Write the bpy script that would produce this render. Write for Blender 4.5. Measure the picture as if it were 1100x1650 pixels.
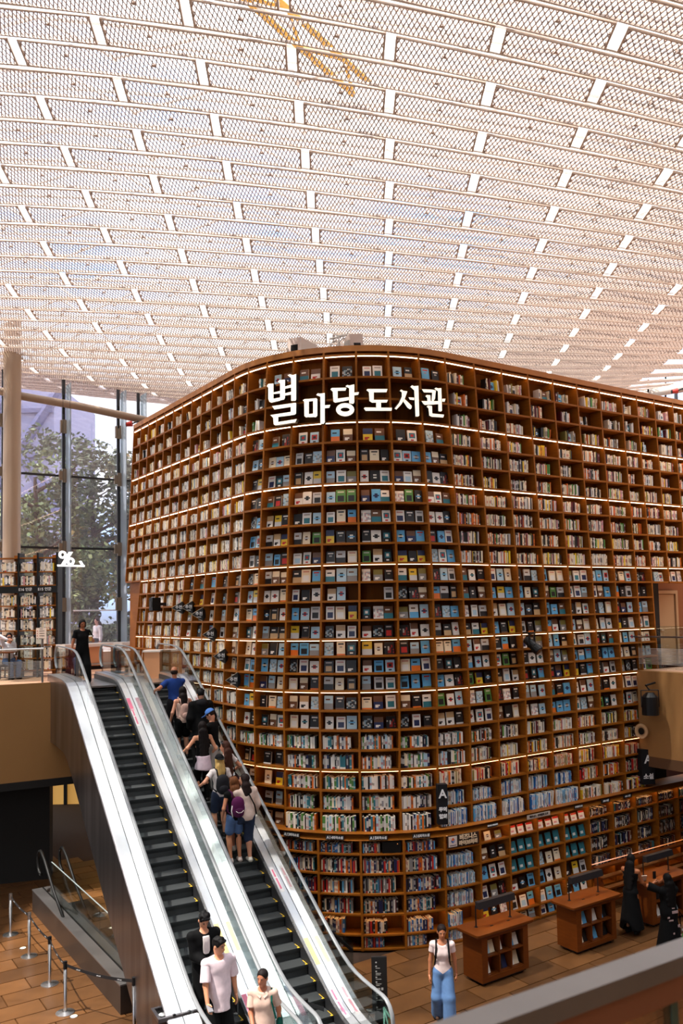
import bpy, math, random
import numpy as np
from mathutils import Vector, Matrix

# ------------------------------------------------------------------ scene, camera, light
for o in list(bpy.data.objects):
    bpy.data.objects.remove(o, do_unlink=True)
SC = bpy.context.scene
COL = SC.collection
rnd = random.Random(7)

EYE = np.array([0.0, 0.0, 7.2])
FOC, PPX, PPY = 1350.0, 550.0, 900.0
_p, _a = math.radians(3.6), math.radians(1.14)
CF = np.array([0, math.cos(_p), math.sin(_p)])
_R0 = np.array([1.0, 0, 0]); _U0 = np.array([0, -math.sin(_p), math.cos(_p)])
CR = math.cos(_a) * _R0 - math.sin(_a) * _U0
CU = math.sin(_a) * _R0 + math.cos(_a) * _U0
cam_data = bpy.data.cameras.new('camera')
cam = bpy.data.objects.new('camera', cam_data); COL.objects.link(cam)
cam.matrix_world = Matrix(((CR[0], CU[0], -CF[0], EYE[0]), (CR[1], CU[1], -CF[1], EYE[1]), (CR[2], CU[2], -CF[2], EYE[2]), (0, 0, 0, 1)))
cam_data.sensor_fit = 'HORIZONTAL'; cam_data.sensor_width = 24.0
cam_data.lens = 24.0 * FOC / 1100.0
cam_data.shift_y = 75.0 / 1100.0
cam_data.clip_start = 0.1; cam_data.clip_end = 400
cam_data.dof.use_dof = True; cam_data.dof.focus_distance = 19.0; cam_data.dof.aperture_fstop = 4.5
SC.camera = cam
SC.view_settings.view_transform = 'Standard'; SC.view_settings.look = 'None'
SC.view_settings.gamma = 1.0; SC.view_settings.use_curve_mapping = False
SC.view_settings.exposure = 0.52
SC.cycles.max_bounces = 7; SC.cycles.diffuse_bounces = 4; SC.cycles.glossy_bounces = 3
SC.cycles.transmission_bounces = 4; SC.cycles.transparent_max_bounces = 10
SC.cycles.sample_clamp_indirect = 6.0

def lin(c):
    return tuple((x / 12.92 if x <= 0.04045 else ((x + 0.055) / 1.055) ** 2.4) for x in c)
def rgb(r, g, b):
    return lin((r / 255.0, g / 255.0, b / 255.0))

SKY_STRENGTH = 2.2
SUN_STRENGTH = 6.5
def make_world():
    w = bpy.data.worlds.new('sky'); SC.world = w; w.use_nodes = True
    nt = w.node_tree; N = nt.nodes; L = nt.links; N.clear()
    out = N.new('ShaderNodeOutputWorld'); bg = N.new('ShaderNodeBackground')
    tc = N.new('ShaderNodeTexCoord'); mp = N.new('ShaderNodeMapping'); mp.inputs['Scale'].default_value = (1, 1, 1.6); mp.inputs['Location'].default_value = (4.3, 2.4, 1.2)
    nz = N.new('ShaderNodeTexNoise'); nz.inputs['Scale'].default_value = 2.0; nz.inputs['Detail'].default_value = 6; nz.inputs['Roughness'].default_value = 0.55
    cr = N.new('ShaderNodeValToRGB')
    cr.color_ramp.elements[0].position = 0.36; cr.color_ramp.elements[0].color = (0.36, 0.58, 0.95, 1)
    cr.color_ramp.elements[1].position = 0.49; cr.color_ramp.elements[1].color = (1.0, 0.99, 0.98, 1)
    L.new(tc.outputs['Generated'], mp.inputs['Vector']); L.new(mp.outputs['Vector'], nz.inputs['Vector']); L.new(nz.outputs['Fac'], cr.inputs['Fac'])
    sep = N.new('ShaderNodeSeparateXYZ'); L.new(tc.outputs['Generated'], sep.inputs['Vector'])
    mr = N.new('ShaderNodeMapRange'); mr.inputs['From Min'].default_value = -0.02; mr.inputs['From Max'].default_value = 0.02
    L.new(sep.outputs['Z'], mr.inputs['Value'])
    mx = N.new('ShaderNodeMixRGB'); mx.inputs['Color1'].default_value = (0.22, 0.20, 0.18, 1)
    L.new(mr.outputs['Result'], mx.inputs['Fac']); L.new(cr.outputs['Color'], mx.inputs['Color2'])
    L.new(mx.outputs['Color'], bg.inputs['Color']); bg.inputs['Strength'].default_value = SKY_STRENGTH
    L.new(bg.outputs['Background'], out.inputs['Surface'])
make_world()
sun_data = bpy.data.lights.new('sun', 'SUN'); sun_data.energy = SUN_STRENGTH; sun_data.angle = math.radians(1.2); sun_data.color = (1.0, 0.93, 0.84)
sun = bpy.data.objects.new('sun', sun_data); COL.objects.link(sun); sun.location = (0, 0, 40)
SUN_DIR = Vector((0.38, 0.16, -0.91)).normalized()      # the way the sunlight travels
sun.rotation_euler = SUN_DIR.to_track_quat('-Z', 'Y').to_euler()

# ------------------------------------------------------------------ helpers
def ray(x, y):
    return (x - PPX) / FOC * CR - (y - PPY) / FOC * CU + CF
def at_z(x, y, z):
    r = ray(x, y); return EYE + r * ((z - EYE[2]) / r[2])
def at_y(x, y, D):
    r = ray(x, y); return EYE + r * (D / r[1])
def at_plane(x, y, P0, n):
    r = ray(x, y); return EYE + r * (np.dot(np.asarray(P0) - EYE, n) / np.dot(r, n))
def proj(P):
    v = np.asarray(P, float) - EYE; dd = v @ CF
    return np.stack([PPX + FOC * (v @ CR) / dd, PPY - FOC * (v @ CU) / dd], -1)

_M = {}
def mat(key, color=(0.8, 0.8, 0.8), rough=0.6, metal=0.0, noise=0.0, nscale=20.0, stretch=(1, 1, 1), emit=None, estr=0.0, spec=0.5, bump=0.0, attr=False, coat=0.0):
    if key in _M: return _M[key]
    m = bpy.data.materials.new(key); m.use_nodes = True
    nt = m.node_tree; b = nt.nodes['Principled BSDF']
    b.inputs['Base Color'].default_value = (*color, 1); b.inputs['Roughness'].default_value = rough; b.inputs['Metallic'].default_value = metal
    b.inputs['Specular IOR Level'].default_value = spec
    if coat: b.inputs['Coat Weight'].default_value = coat
    src = None
    if attr:
        a = nt.nodes.new('ShaderNodeAttribute'); a.attribute_name = 'col'; src = a.outputs['Color']
        nt.links.new(src, b.inputs['Base Color'])
    if noise > 0 or bump > 0:
        tc = nt.nodes.new('ShaderNodeTexCoord'); mp = nt.nodes.new('ShaderNodeMapping'); mp.inputs['Scale'].default_value = stretch
        nz = nt.nodes.new('ShaderNodeTexNoise'); nz.inputs['Scale'].default_value = nscale; nz.inputs['Detail'].default_value = 4
        nt.links.new(tc.outputs['Object'], mp.inputs['Vector']); nt.links.new(mp.outputs['Vector'], nz.inputs['Vector'])
        if noise > 0:
            mr = nt.nodes.new('ShaderNodeMapRange'); mr.inputs['From Min'].default_value = 0.25; mr.inputs['From Max'].default_value = 0.75
            mr.inputs['To Min'].default_value = 1 - noise; mr.inputs['To Max'].default_value = 1 + noise
            nt.links.new(nz.outputs['Fac'], mr.inputs['Value'])
            mx = nt.nodes.new('ShaderNodeVectorMath'); mx.operation = 'SCALE'
            if src is not None: nt.links.new(src, mx.inputs[0])
            else: mx.inputs[0].default_value = color
            nt.links.new(mr.outputs['Result'], mx.inputs['Scale']); nt.links.new(mx.outputs['Vector'], b.inputs['Base Color'])
        if bump > 0:
            bp = nt.nodes.new('ShaderNodeBump'); bp.inputs['Strength'].default_value = bump; bp.inputs['Distance'].default_value = 0.01
            nt.links.new(nz.outputs['Fac'], bp.inputs['Height']); nt.links.new(bp.outputs['Normal'], b.inputs['Normal'])
    if emit is not None:
        b.inputs['Emission Color'].default_value = (*emit, 1); b.inputs['Emission Strength'].default_value = estr
    _M[key] = m; return m
def glass(key, tint=(0.9, 0.96, 0.95), refl=0.10, body=None, bodyfac=0.0):
    if key in _M: return _M[key]
    m = bpy.data.materials.new(key); m.use_nodes = True; nt = m.node_tree; nt.nodes.clear()
    out = nt.nodes.new('ShaderNodeOutputMaterial'); tr = nt.nodes.new('ShaderNodeBsdfTransparent'); tr.inputs['Color'].default_value = (*tint, 1)
    gl = nt.nodes.new('ShaderNodeBsdfGlossy'); gl.inputs['Roughness'].default_value = 0.03
    mx = nt.nodes.new('ShaderNodeMixShader'); lw = nt.nodes.new('ShaderNodeLayerWeight'); lw.inputs['Blend'].default_value = 0.25
    mr = nt.nodes.new('ShaderNodeMapRange'); mr.inputs['To Min'].default_value = refl * 0.6; mr.inputs['To Max'].default_value = min(0.9, refl * 5)
    nt.links.new(lw.outputs['Fresnel'], mr.inputs['Value']); nt.links.new(mr.outputs['Result'], mx.inputs['Fac'])
    first = tr.outputs[0]
    if body is not None:
        df = nt.nodes.new('ShaderNodeBsdfDiffuse'); df.inputs['Color'].default_value = (*body, 1)
        m2 = nt.nodes.new('ShaderNodeMixShader'); m2.inputs['Fac'].default_value = bodyfac
        nt.links.new(tr.outputs[0], m2.inputs[1]); nt.links.new(df.outputs[0], m2.inputs[2]); first = m2.outputs[0]
    nt.links.new(first, mx.inputs[1]); nt.links.new(gl.outputs[0], mx.inputs[2]); nt.links.new(mx.outputs[0], out.inputs['Surface'])
    _M[key] = m; return m

class MB:
    """collects shapes in world (or local) coordinates and links them as ONE mesh object"""
    def __init__(s): s.v = []; s.f = []; s.m = []; s.c = []
    def quad(s, a, b, c, d, mi=0, col=None):
        n = len(s.v); s.v += [tuple(a), tuple(b), tuple(c), tuple(d)]; s.f.append((n, n + 1, n + 2, n + 3)); s.m.append(mi); s.c.append(col)
    def poly(s, pts, mi=0, col=None):
        n = len(s.v); s.v += [tuple(p) for p in pts]; s.f.append(tuple(range(n, n + len(pts)))); s.m.append(mi); s.c.append(col)
    def frame_box(s, o, ax, ay, az, mi=0, col=None):
        """box from corner o with edge vectors ax, ay, az"""
        o, ax, ay, az = (np.asarray(q, float) for q in (o, ax, ay, az))
        n = len(s.v)
        for k in ((0,0,0),(1,0,0),(1,1,0),(0,1,0),(0,0,1),(1,0,1),(1,1,1),(0,1,1)):
            s.v.append(tuple(o + ax * k[0] + ay * k[1] + az * k[2]))
        fl = np.dot(np.cross(ax, ay), az) < 0
        for q in ((3,2,1,0),(4,5,6,7),(0,1,5,4),(1,2,6,5),(2,3,7,6),(3,0,4,7)):
            q = tuple(n + i for i in q)
            s.f.append(q[::-1] if fl else q); s.m.append(mi); s.c.append(col)
    def box(s, c, size, mi=0, col=None, ex=(1,0,0), ey=(0,1,0), ez=(0,0,1)):
        ex, ey, ez = (np.asarray(q, float) for q in (ex, ey, ez)); c = np.asarray(c, float)
        s.frame_box(c - ex * size[0] / 2 - ey * size[1] / 2 - ez * size[2] / 2, ex * size[0], ey * size[1], ez * size[2], mi, col)
    def hexa(s, bot, top, mi=0, col=None):
        """prism between two equal rings of points"""
        n = len(s.v); k = len(bot)
        s.v += [tuple(p) for p in bot] + [tuple(p) for p in top]
        s.f.append(tuple(n + i for i in range(k))[::-1]); s.f.append(tuple(n + k + i for i in range(k)))
        s.m += [mi, mi]; s.c += [col, col]
        for i in range(k):
            j = (i + 1) % k
            s.f.append((n + i, n + j, n + k + j, n + k + i)); s.m.append(mi); s.c.append(col)
    def tube(s, pts, r, seg=8, mi=0, closed=False, col=None, caps=True):
        pts = [np.asarray(p, float) for p in pts]; n0 = len(s.v); k = len(pts)
        rr = r if hasattr(r, '__len__') else [r] * k
        up = np.array([0, 0, 1.0])
        for i, p in enumerate(pts):
            if closed: t = pts[(i + 1) % k] - pts[i - 1]
            else: t = pts[min(i + 1, k - 1)] - pts[max(i - 1, 0)]
            t = t / (np.linalg.norm(t) + 1e-12)
            ref = up if abs(t[2]) < 0.95 else np.array([1.0, 0, 0])
            a = np.cross(t, ref); a /= np.linalg.norm(a); b = np.cross(a, t)
            if i and np.dot(a, pa) < 0 and abs(np.dot(a, pa)) > 0.3: a, b = -a, -b
            pa = a
            for j in range(seg):
                an = 2 * math.pi * j / seg
                s.v.append(tuple(p + (a * math.cos(an) + b * math.sin(an)) * rr[i]))
        for i in range(k if closed else k - 1):
            for j in range(seg):
                i2 = (i + 1) % k; j2 = (j + 1) % seg
                s.f.append((n0 + i * seg + j, n0 + i * seg + j2, n0 + i2 * seg + j2, n0 + i2 * seg + j)); s.m.append(mi); s.c.append(col)
        if not closed and caps:
            s.f.append(tuple(n0 + j for j in range(seg))[::-1]); s.f.append(tuple(n0 + (k - 1) * seg + j for j in range(seg)))
            s.m += [mi, mi]; s.c += [col, col]
    def lathe(s, prof, c=(0, 0, 0), seg=20, mi=0, col=None):
        n0 = len(s.v); k = len(prof)
        for r, z in prof:
            for j in range(seg):
                an = 2 * math.pi * j / seg
                s.v.append((c[0] + r * math.cos(an), c[1] + r * math.sin(an), c[2] + z))
        for i in range(k - 1):
            for j in range(seg):
                j2 = (j + 1) % seg
                s.f.append((n0 + i * seg + j, n0 + i * seg + j2, n0 + (i + 1) * seg + j2, n0 + (i + 1) * seg + j)); s.m.append(mi); s.c.append(col)
    def mesh(s, name, mats):
        me = bpy.data.meshes.new(name); me.from_pydata(s.v, [], s.f)
        for m in (mats if isinstance(mats, (list, tuple)) else [mats]): me.materials.append(m)
        if any(s.m): me.polygons.foreach_set('material_index', s.m)
        if any(c is not None for c in s.c):
            at = me.color_attributes.new('col', 'FLOAT_COLOR', 'CORNER')
            arr = np.ones((len(me.loops), 4), np.float32); i = 0
            for f, c in zip(s.f, s.c):
                arr[i:i + len(f), :3] = c if c is not None else (0.5, 0.5, 0.5); i += len(f)
            at.data.foreach_set('color', arr.ravel())
        me.update(); return me
    def build(s, name, mats, parent=None, smooth=False):
        me = s.mesh(name, mats)
        if smooth: me.shade_smooth()
        return link(name, me, parent)
def link(name, me, parent=None):
    o = bpy.data.objects.new(name, me); COL.objects.link(o)
    if parent is not None: adopt(o, parent)
    return o
def world_loc(o):
    t = Matrix.Identity(4)
    chain = []
    while o is not None: chain.append(o); o = o.parent
    for q in reversed(chain): t = t @ q.matrix_parent_inverse @ q.matrix_basis
    return t
def adopt(o, parent):
    """parent o, whose mesh is in world coordinates, without moving it"""
    o.parent = parent; o.matrix_parent_inverse = world_loc(parent).inverted()
def thing(name, label, cat, loc=(0, 0, 0), group=None):
    o = bpy.data.objects.new(name, None); COL.objects.link(o); o.location = tuple(float(q) for q in loc); o.empty_display_size = 0.1
    o['label'] = label; o['category'] = cat
    if group: o['group'] = group
    return o
def tag(o, label, cat, group=None):
    o['label'] = label; o['category'] = cat
    if group: o['group'] = group
    return o
def struct(o): o['kind'] = 'structure'; return o
def struct_empty(name, loc=(0, 0, 0)):
    o = bpy.data.objects.new(name, None); COL.objects.link(o); o.location = loc; o['kind'] = 'structure'; return o
def nrm(v): v = np.asarray(v, float); return v / np.linalg.norm(v)
def frame_matrix(o, ex, ey, ez):
    return Matrix(((ex[0], ey[0], ez[0], o[0]), (ex[1], ey[1], ez[1], o[1]), (ex[2], ey[2], ez[2], o[2]), (0, 0, 0, 1)))
def text_mesh(s, size, extrude=0.004, bold=0.0, name='lettering'):
    cu = bpy.data.curves.new('lettering', 'FONT'); cu.body = s; cu.size = size; cu.extrude = extrude; cu.offset = bold
    cu.align_x = 'CENTER'; cu.align_y = 'CENTER'; cu.resolution_u = 3
    o = bpy.data.objects.new('lettering', cu); COL.objects.link(o)
    dg = bpy.context.evaluated_depsgraph_get()
    me = bpy.data.meshes.new_from_object(o.evaluated_get(dg)); me.name = name
    bpy.data.objects.remove(o, do_unlink=True); bpy.data.curves.remove(cu)
    return me
def put_text(s, size, pos, ex, ey, m, parent, name='lettering', extrude=0.004, bold=0.0):
    me = text_mesh(s, size, extrude, bold, name); me.materials.clear(); me.materials.append(m)
    ex = nrm(ex); ey = nrm(ey); ez = np.cross(ex, ey)
    me.transform(frame_matrix(pos, ex, ey, ez)); return link(name, me, parent)

# ------------------------------------------------------------------ materials
WOOD = mat('shelf wood', rgb(146, 84, 20), 0.5, spec=0.2, noise=0.16, nscale=3.0, stretch=(1, 1, 9))
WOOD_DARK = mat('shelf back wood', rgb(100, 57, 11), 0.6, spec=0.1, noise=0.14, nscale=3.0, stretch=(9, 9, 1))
KWOOD = mat('desk wood', rgb(108, 52, 10), 0.45, spec=0.25, noise=0.14, nscale=4.0, stretch=(1, 1, 8))
WHITE_METAL = mat('white painted steel', (0.92, 0.88, 0.84), 0.5)
STRAND = mat('champagne strand', (0.46, 0.34, 0.28), 0.5)
MESH_METAL = mat('beige panel frame', (0.84, 0.70, 0.60), 0.5)
STEEL = mat('brushed steel', (0.72, 0.72, 0.72), 0.28, metal=1.0, noise=0.06, nscale=8, stretch=(1, 1, 30))
STEEL_DARK = mat('dark steel cladding', (0.24, 0.22, 0.225), 0.3, metal=1.0, noise=0.5, nscale=1.2, stretch=(3, 3, 0.12))
BLACK = mat('black', (0.005, 0.005, 0.005), 0.5, spec=0.25)
BLACK_METAL = mat('black metal', (0.008, 0.008, 0.009), 0.4, spec=0.3)
RUBBER = mat('grey rubber', (0.20, 0.21, 0.22), 0.35)
STEP_M = mat('escalator step', (0.055, 0.06, 0.062), 0.5, metal=0.4)
YELLOW = mat('yellow paint', (0.80, 0.50, 0.03), 0.5)
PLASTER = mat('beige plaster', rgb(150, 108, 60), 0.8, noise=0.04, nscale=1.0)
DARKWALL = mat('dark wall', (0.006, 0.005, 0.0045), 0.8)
TILE = mat('brown stone tile', rgb(118, 80, 48), 0.42, noise=0.22, nscale=2.5)
GROUT = mat('dark grout', rgb(52, 34, 22), 0.8)
GLASS = glass('clear glass', (0.93, 0.97, 0.96), 0.07)
RAIL_GLASS = glass('railing glass', (0.86, 0.92, 0.92), 0.08)
ESC_GLASS = glass('balustrade glass', (0.86, 0.93, 0.92), 0.10)
LED_MID = mat('led strip mid', (1, 1, 1), 0.5, emit=(1.0, 0.64, 0.38), estr=3.0)
LED_LOW = mat('led strip low', (1, 1, 1), 0.5, emit=(1.0, 0.48, 0.20), estr=3.2)
LED = mat('led strip', (1, 1, 1), 0.5, emit=(1.0, 0.68, 0.42), estr=6.5)
SIGN_FACE = mat('lit sign face', (1, 0.95, 0.85), 0.5, emit=(1.0, 0.87, 0.66), estr=0.62)
SIGN_SIDE = mat('sign return', (0.02, 0.015, 0.012), 0.5)
PRINT = mat('printed paper', (0.8, 0.8, 0.8), 0.45, attr=True)
WHITE_INK = mat('white lettering', (0.75, 0.75, 0.75), 0.5)
WHITE_PANEL = mat('white panel', (0.78, 0.72, 0.68), 0.5)

# ------------------------------------------------------------------ building axes
TH = math.radians(56.2)
BP = np.array([4.36, 20.16, 0.0])                       # a point at the foot of the right face of the tower
AD = np.array([math.sin(TH), math.cos(TH), 0.0])        # along the right face
AN = np.array([math.cos(TH), -math.sin(TH), 0.0])       # outward from the right face
SL = -5.85
ZUP = 5.47                                              # upper floor
ESC_YAW = math.radians(-28.62)
EE = np.array([math.sin(ESC_YAW), math.cos(ESC_YAW), 0.0]); EC = np.array([math.cos(ESC_YAW), -math.sin(ESC_YAW), 0.0])
EP0 = np.array([-4.546, 19.036, 0.0]); EZ0 = 4.096; TAN = math.tan(math.radians(30))
def esc(s, w, z): return np.array([EP0[0] + EE[0] * s + EC[0] * w, EP0[1] + EE[1] * s + EC[1] * w, z])

# ------------------------------------------------------------------ ceiling
RS = 0.93
RQ = [1.02581, 14.0581, 3.55446, -0.04298, 0.03079, 0.64793, -0.832030, -0.0835400, -0.07537, -0.00271, 0.04416, 0.00422, 0.00504, -0.00061, 0.00012]
def roof(k, r):
    q = RQ
    x = q[0] + k * q[2] + r * q[4]; y = q[1] + k * q[3] + r * q[5]
    z = 17.0 + q[6]*k + q[7]*r + q[8]*k*k + q[9]*r*r + q[10]*k*r + q[11]*k**3 + q[12]*k*k*r + q[13]*k*r*r + q[14]*r**3
    return np.array([x, y, z - 7.2]) * RS + np.array([0, 0, 7.2])
PL, PW = 3.5545 * RS, 0.6487 * RS
def panel_meshes():
    fl, fw = PL - 0.16, PW - 0.072
    fr = MB()
    for sy in (-1, 1): fr.box((0, sy * (fw / 2 - 0.011), 0), (fl, 0.022, 0.04))
    for sx in (-1, 1): fr.box((sx * (fl / 2 - 0.016), 0, 0), (0.032, fw - 0.052, 0.05))
    for sx in (-0.25, 0.25): fr.box((fl * sx, 0, 0.045), (0.08, 0.05, 0.04))
    inf = MB(); lx, ly = fl / 2 - 0.035, fw / 2 - 0.03; h = 0.018
    def strand(x0, dx, hh, z):
        """one slanting strip across the panel, clipped at its ends"""
        pts = [(x0, -ly), (x0 + dx, ly)]
        (xa, ya), (xb, yb) = pts
        if max(xa, xb) < -lx or min(xa, xb) > lx: return
        def cl(xa, ya, xb, yb):
            if xa < -lx: f = (-lx - xa) / (xb - xa); xa, ya = -lx, ya + (yb - ya) * f
            if xa > lx: f = (lx - xa) / (xb - xa); xa, ya = lx, ya + (yb - ya) * f
            return xa, ya
        xa2, ya2 = cl(xa, ya, xb, yb); xb2, yb2 = cl(xb, yb, xa, ya)
        q = 0.0078 if hh > 0.015 else 0.0036
        bot = [(xa2 - q, ya2, z - hh), (xa2 + q, ya2, z - hh), (xb2 + q, yb2, z - hh), (xb2 - q, yb2, z - hh)]
        n0 = len(inf.v); inf.v += bot + [(p_[0], p_[1], z + hh) for p_ in bot]
        for f_ in ((3, 2, 1, 0), (4, 5, 6, 7), (0, 3, 7, 4), (1, 5, 6, 2)): inf.f.append(tuple(n0 + i_ for i_ in f_)); inf.m.append(0); inf.c.append(None)
    n = 46
    for i in range(n): strand(-lx - 0.0 + (2 * lx + 0.17) * (i + 0.5) / n, -0.17, h, 0.0)
    n = 34
    for i in range(n): strand(-lx - 0.26 + (2 * lx + 0.26) * (i + 0.5) / n, 0.26, 0.012, 0.006)
    return fr.mesh('ceiling_panel', MESH_METAL), inf.mesh('panel_mesh', STRAND)
def build_ceiling():
    root = struct_empty('ceiling', (0, 20, 15))
    fm, im = panel_meshes(); n = 0
    for r in range(-5, 37):
        off = 0.5 if r % 2 == 0 else 0.0
        for kk in range(-6, 5):
            k = kk + off
            c = roof(k, r)
            px = proj(c)
            if not (-330 < px[0] < 1430 and -110 < px[1] < 780): continue
            if k > 2.6 or k < -4.6: continue
            dk = roof(k + 0.5, r) - roof(k - 0.5, r); dr = roof(k, r + 0.5) - roof(k, r - 0.5)
            ex = nrm(dk); ez = nrm(np.cross(dk, dr)); ey = np.cross(ez, ex)
            sx = np.linalg.norm(dk) / PL; sy = np.linalg.norm(dr) / PW
            o = link('ceiling_panel', fm); o.matrix_world = frame_matrix(c, ex * sx, ey * sy, ez); adopt_at(o, root)
            q = link('panel_mesh', im); q.parent = o; n += 1
    # purlins between the rows, carrying the panels from above
    for r in range(-5, 36):
        pts = [roof(k, r + 0.5) + np.array([0, 0, 0.05]) for k in np.arange(-4.75, 2.8, 0.25)]
        m = MB(); ribbon(m, pts, 0.046, 0.03); m.build('roof_purlin', WHITE_METAL, root)
    # steel lattice above the mesh
    for r in range(-4, 36, 2):
        m = MB()
        for k in np.arange(-4.5, 2.5, 1.0):
            a = roof(k, r + 0.5) + np.array([0, 0, 0.35]); b = roof(k + 1, r + 0.5) + np.array([0, 0, 0.35])
            t = roof(k + 0.5, r + 1.5) + np.array([0, 0, 1.55]); t2 = roof(k - 0.5, r + 1.5) + np.array([0, 0, 1.55])
            m.tube([a, t], 0.028, 6); m.tube([b, t], 0.028, 6)
            m.tube([t2, t], 0.035, 6)
            pass
            m.lathe([(0.0, -0.07), (0.06, -0.03), (0.06, 0.03), (0.0, 0.07)], a, 8)
        m.build('roof_truss', WHITE_METAL, root)
    # glazing bars of the skylight
    for r in range(-4, 36, 2):
        pts = [roof(k, r + 0.5) + np.array([0, 0, 1.75]) for k in np.arange(-4.6, 2.7, 0.4)]
        m = MB(); ribbon(m, pts, 0.05, 0.05); m.build('glazing_bar', WHITE_METAL, root)
    m = MB()
    ks = np.arange(-4.6, 2.8, 0.5); rs = list(range(-5, 37, 3))
    for k0, k1 in zip(ks[:-1], ks[1:]):
        for r0, r1 in zip(rs[:-1], rs[1:]):
            m.quad(*[roof(k, r) + np.array([0, 0, 1.82]) for k, r in ((k0, r0), (k1, r0), (k1, r1), (k0, r1))])
    m.build('skylight_glass', glass('skylight glass', (0.95, 0.97, 0.98), 0.04), root)
    print('panels', n)
def adopt_at(o, parent):
    mw = o.matrix_world.copy(); o.parent = parent; o.matrix_parent_inverse = world_loc(parent).inverted(); o.matrix_basis = mw
def ribbon(m, pts, w, h, up=(0, 0, 1)):
    """flat bar of width w, height h along pts"""
    up = np.asarray(up, float); pts = [np.asarray(p, float) for p in pts]; rings = []
    for i, p in enumerate(pts):
        t = nrm(pts[min(i + 1, len(pts) - 1)] - pts[max(i - 1, 0)]); a = nrm(np.cross(t, up)); b = np.cross(a, t)
        rings.append([p - a * w / 2 - b * h / 2, p + a * w / 2 - b * h / 2, p + a * w / 2 + b * h / 2, p - a * w / 2 + b * h / 2])
    n = len(m.v)
    for q in rings: m.v += [tuple(x) for x in q]
    for i in range(len(pts) - 1):
        for j in range(4):
            j2 = (j + 1) % 4
            m.f.append((n + i * 4 + j, n + i * 4 + j2, n + i * 4 + 4 + j2, n + i * 4 + 4 + j)); m.m.append(0); m.c.append(None)
    e = n + (len(pts) - 1) * 4
    m.f += [(n + 3, n + 2, n + 1, n), (e, e + 1, e + 2, e + 3)]; m.m += [0, 0]; m.c += [None, None]
build_ceiling()

# yellow maintenance gantry above the mesh, seen through it at the top
g = thing('maintenance_gantry', 'yellow lattice gantry above the mesh ceiling, seen through its openings', 'gantry', roof(-1.0, -1) + np.array([0, 0, 0.9]))
GY = mat('yellow gantry paint', (0.80, 0.47, 0.10), 0.5)
a0, a1 = roof(-1.25, -2.6) + np.array([0, 0, 0.75]), roof(-0.15, 3.2) + np.array([0, 0, 0.75])
dv = nrm(a1 - a0); sd = nrm(np.cross(dv, (0, 0, 1)))
for sgn in (-1, 1):
    m = MB(); m.tube([a0 + sd * 0.22 * sgn, a1 + sd * 0.22 * sgn], 0.06, 6); m.build('chord', GY, g)
for i in range(8):
    f0, f1 = i / 8, (i + 1) / 8; s_ = 1 if i % 2 else -1
    m = MB(); m.tube([a0 + (a1 - a0) * f0 + sd * 0.22 * s_, a0 + (a1 - a0) * f1 - sd * 0.22 * s_], 0.035, 6); m.build('brace', GY, g)

UNSEEN = mat('dark brown wall', rgb(74, 50, 34), 0.8)
# ------------------------------------------------------------------ floors
def slab(name, pts, z0, z1, m):
    b = MB(); b.hexa([(p[0], p[1], z0) for p in pts], [(p[0], p[1], z1) for p in pts]); return struct(b.build(name, m))
ground = slab('floor', [(-26, -6), (26, -6), (26, 44), (-26, 44)], -0.30, -0.035, GROUT)
def build_tiles():
    tl, tw = 1.12, 0.56
    meshes = []
    for k in range(6):
        b = MB(); ln = tl - 0.012; wd = tw - 0.012; e = 0.006
        bot = [(-ln/2, -wd/2, -0.035), (ln/2, -wd/2, -0.035), (ln/2, wd/2, -0.035), (-ln/2, wd/2, -0.035)]
        top = [(-ln/2 + e, -wd/2 + e, 0), (ln/2 - e, -wd/2 + e, 0), (ln/2 - e, wd/2 - e, 0), (-ln/2 + e, wd/2 - e, 0)]
        b.hexa(bot, top)
        c = np.array(rgb(98, 64, 34)) * (0.70 + 0.12 * k)
        meshes.append(b.mesh('floor_tile', mat('stone tile %d' % k, tuple(c), 0.40, noise=0.18, nscale=2.2)))
    cand = []
    for j in range(-60, 60):
        for i in range(-30, 30):
            c = BP + AD * ((i + (0.5 if j % 2 else 0)) * tl) + AN * (j * tw) ; c[2] = 0
            v = c - EYE
            if v[1] < 11.5 or np.hypot(v[0], v[1]) > 27: continue
            p = proj(c)
            if not (-70 < p[0] < 1170 and 1380 < p[1] < 1760): continue
            s, o = (c - BP) @ AD, (c - BP) @ AN
            if o < -0.5 and s > SL + 0.4: continue          # under the tower
            if 235 < p[0] < 520 and p[1] < 1600 : continue   # hidden by the escalators
            cand.append((v @ v, tuple(c)))
    cand.sort()
    for dd, c in cand[:300]:
        o = link('floor_tile', rnd.choice(meshes)); o.location = c
        o.rotation_euler = (0, 0, math.atan2(AD[1], AD[0])); o.parent = ground
    if len(cand) > 300:
        b = MB(); ez = np.array([0, 0, 1.0])
        for dd, c in cand[300:]: b.box((c[0], c[1], -0.0175), (tl - 0.014, tw - 0.014, 0.035), ex=AD, ey=-AN, ez=ez)
        o = b.build('floor_tiles_beyond', TILE, ground); o['kind'] = 'stuff'
    print('tiles', len(cand))
build_tiles()

# upper floor on the left, reaching back to the window wall; cut away round the escalators and the tower
UPF = mat('pale upper floor', rgb(196, 150, 120), 0.45, noise=0.06, nscale=2)
fl_top = 2.30                                            # where the escalators meet the upper floor (s)
P = lambda s, w: tuple(esc(s, w, 0)[:2])
slab('floor_upper', [P(4.55, -9), P(4.55, -1.20), P(2.9, -1.20), P(2.9, 1.95), P(3.6, 2.1), P(3.9, 2.9), P(16, 1.0), P(16, -9)], ZUP - 0.35, ZUP, UPF)
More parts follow.
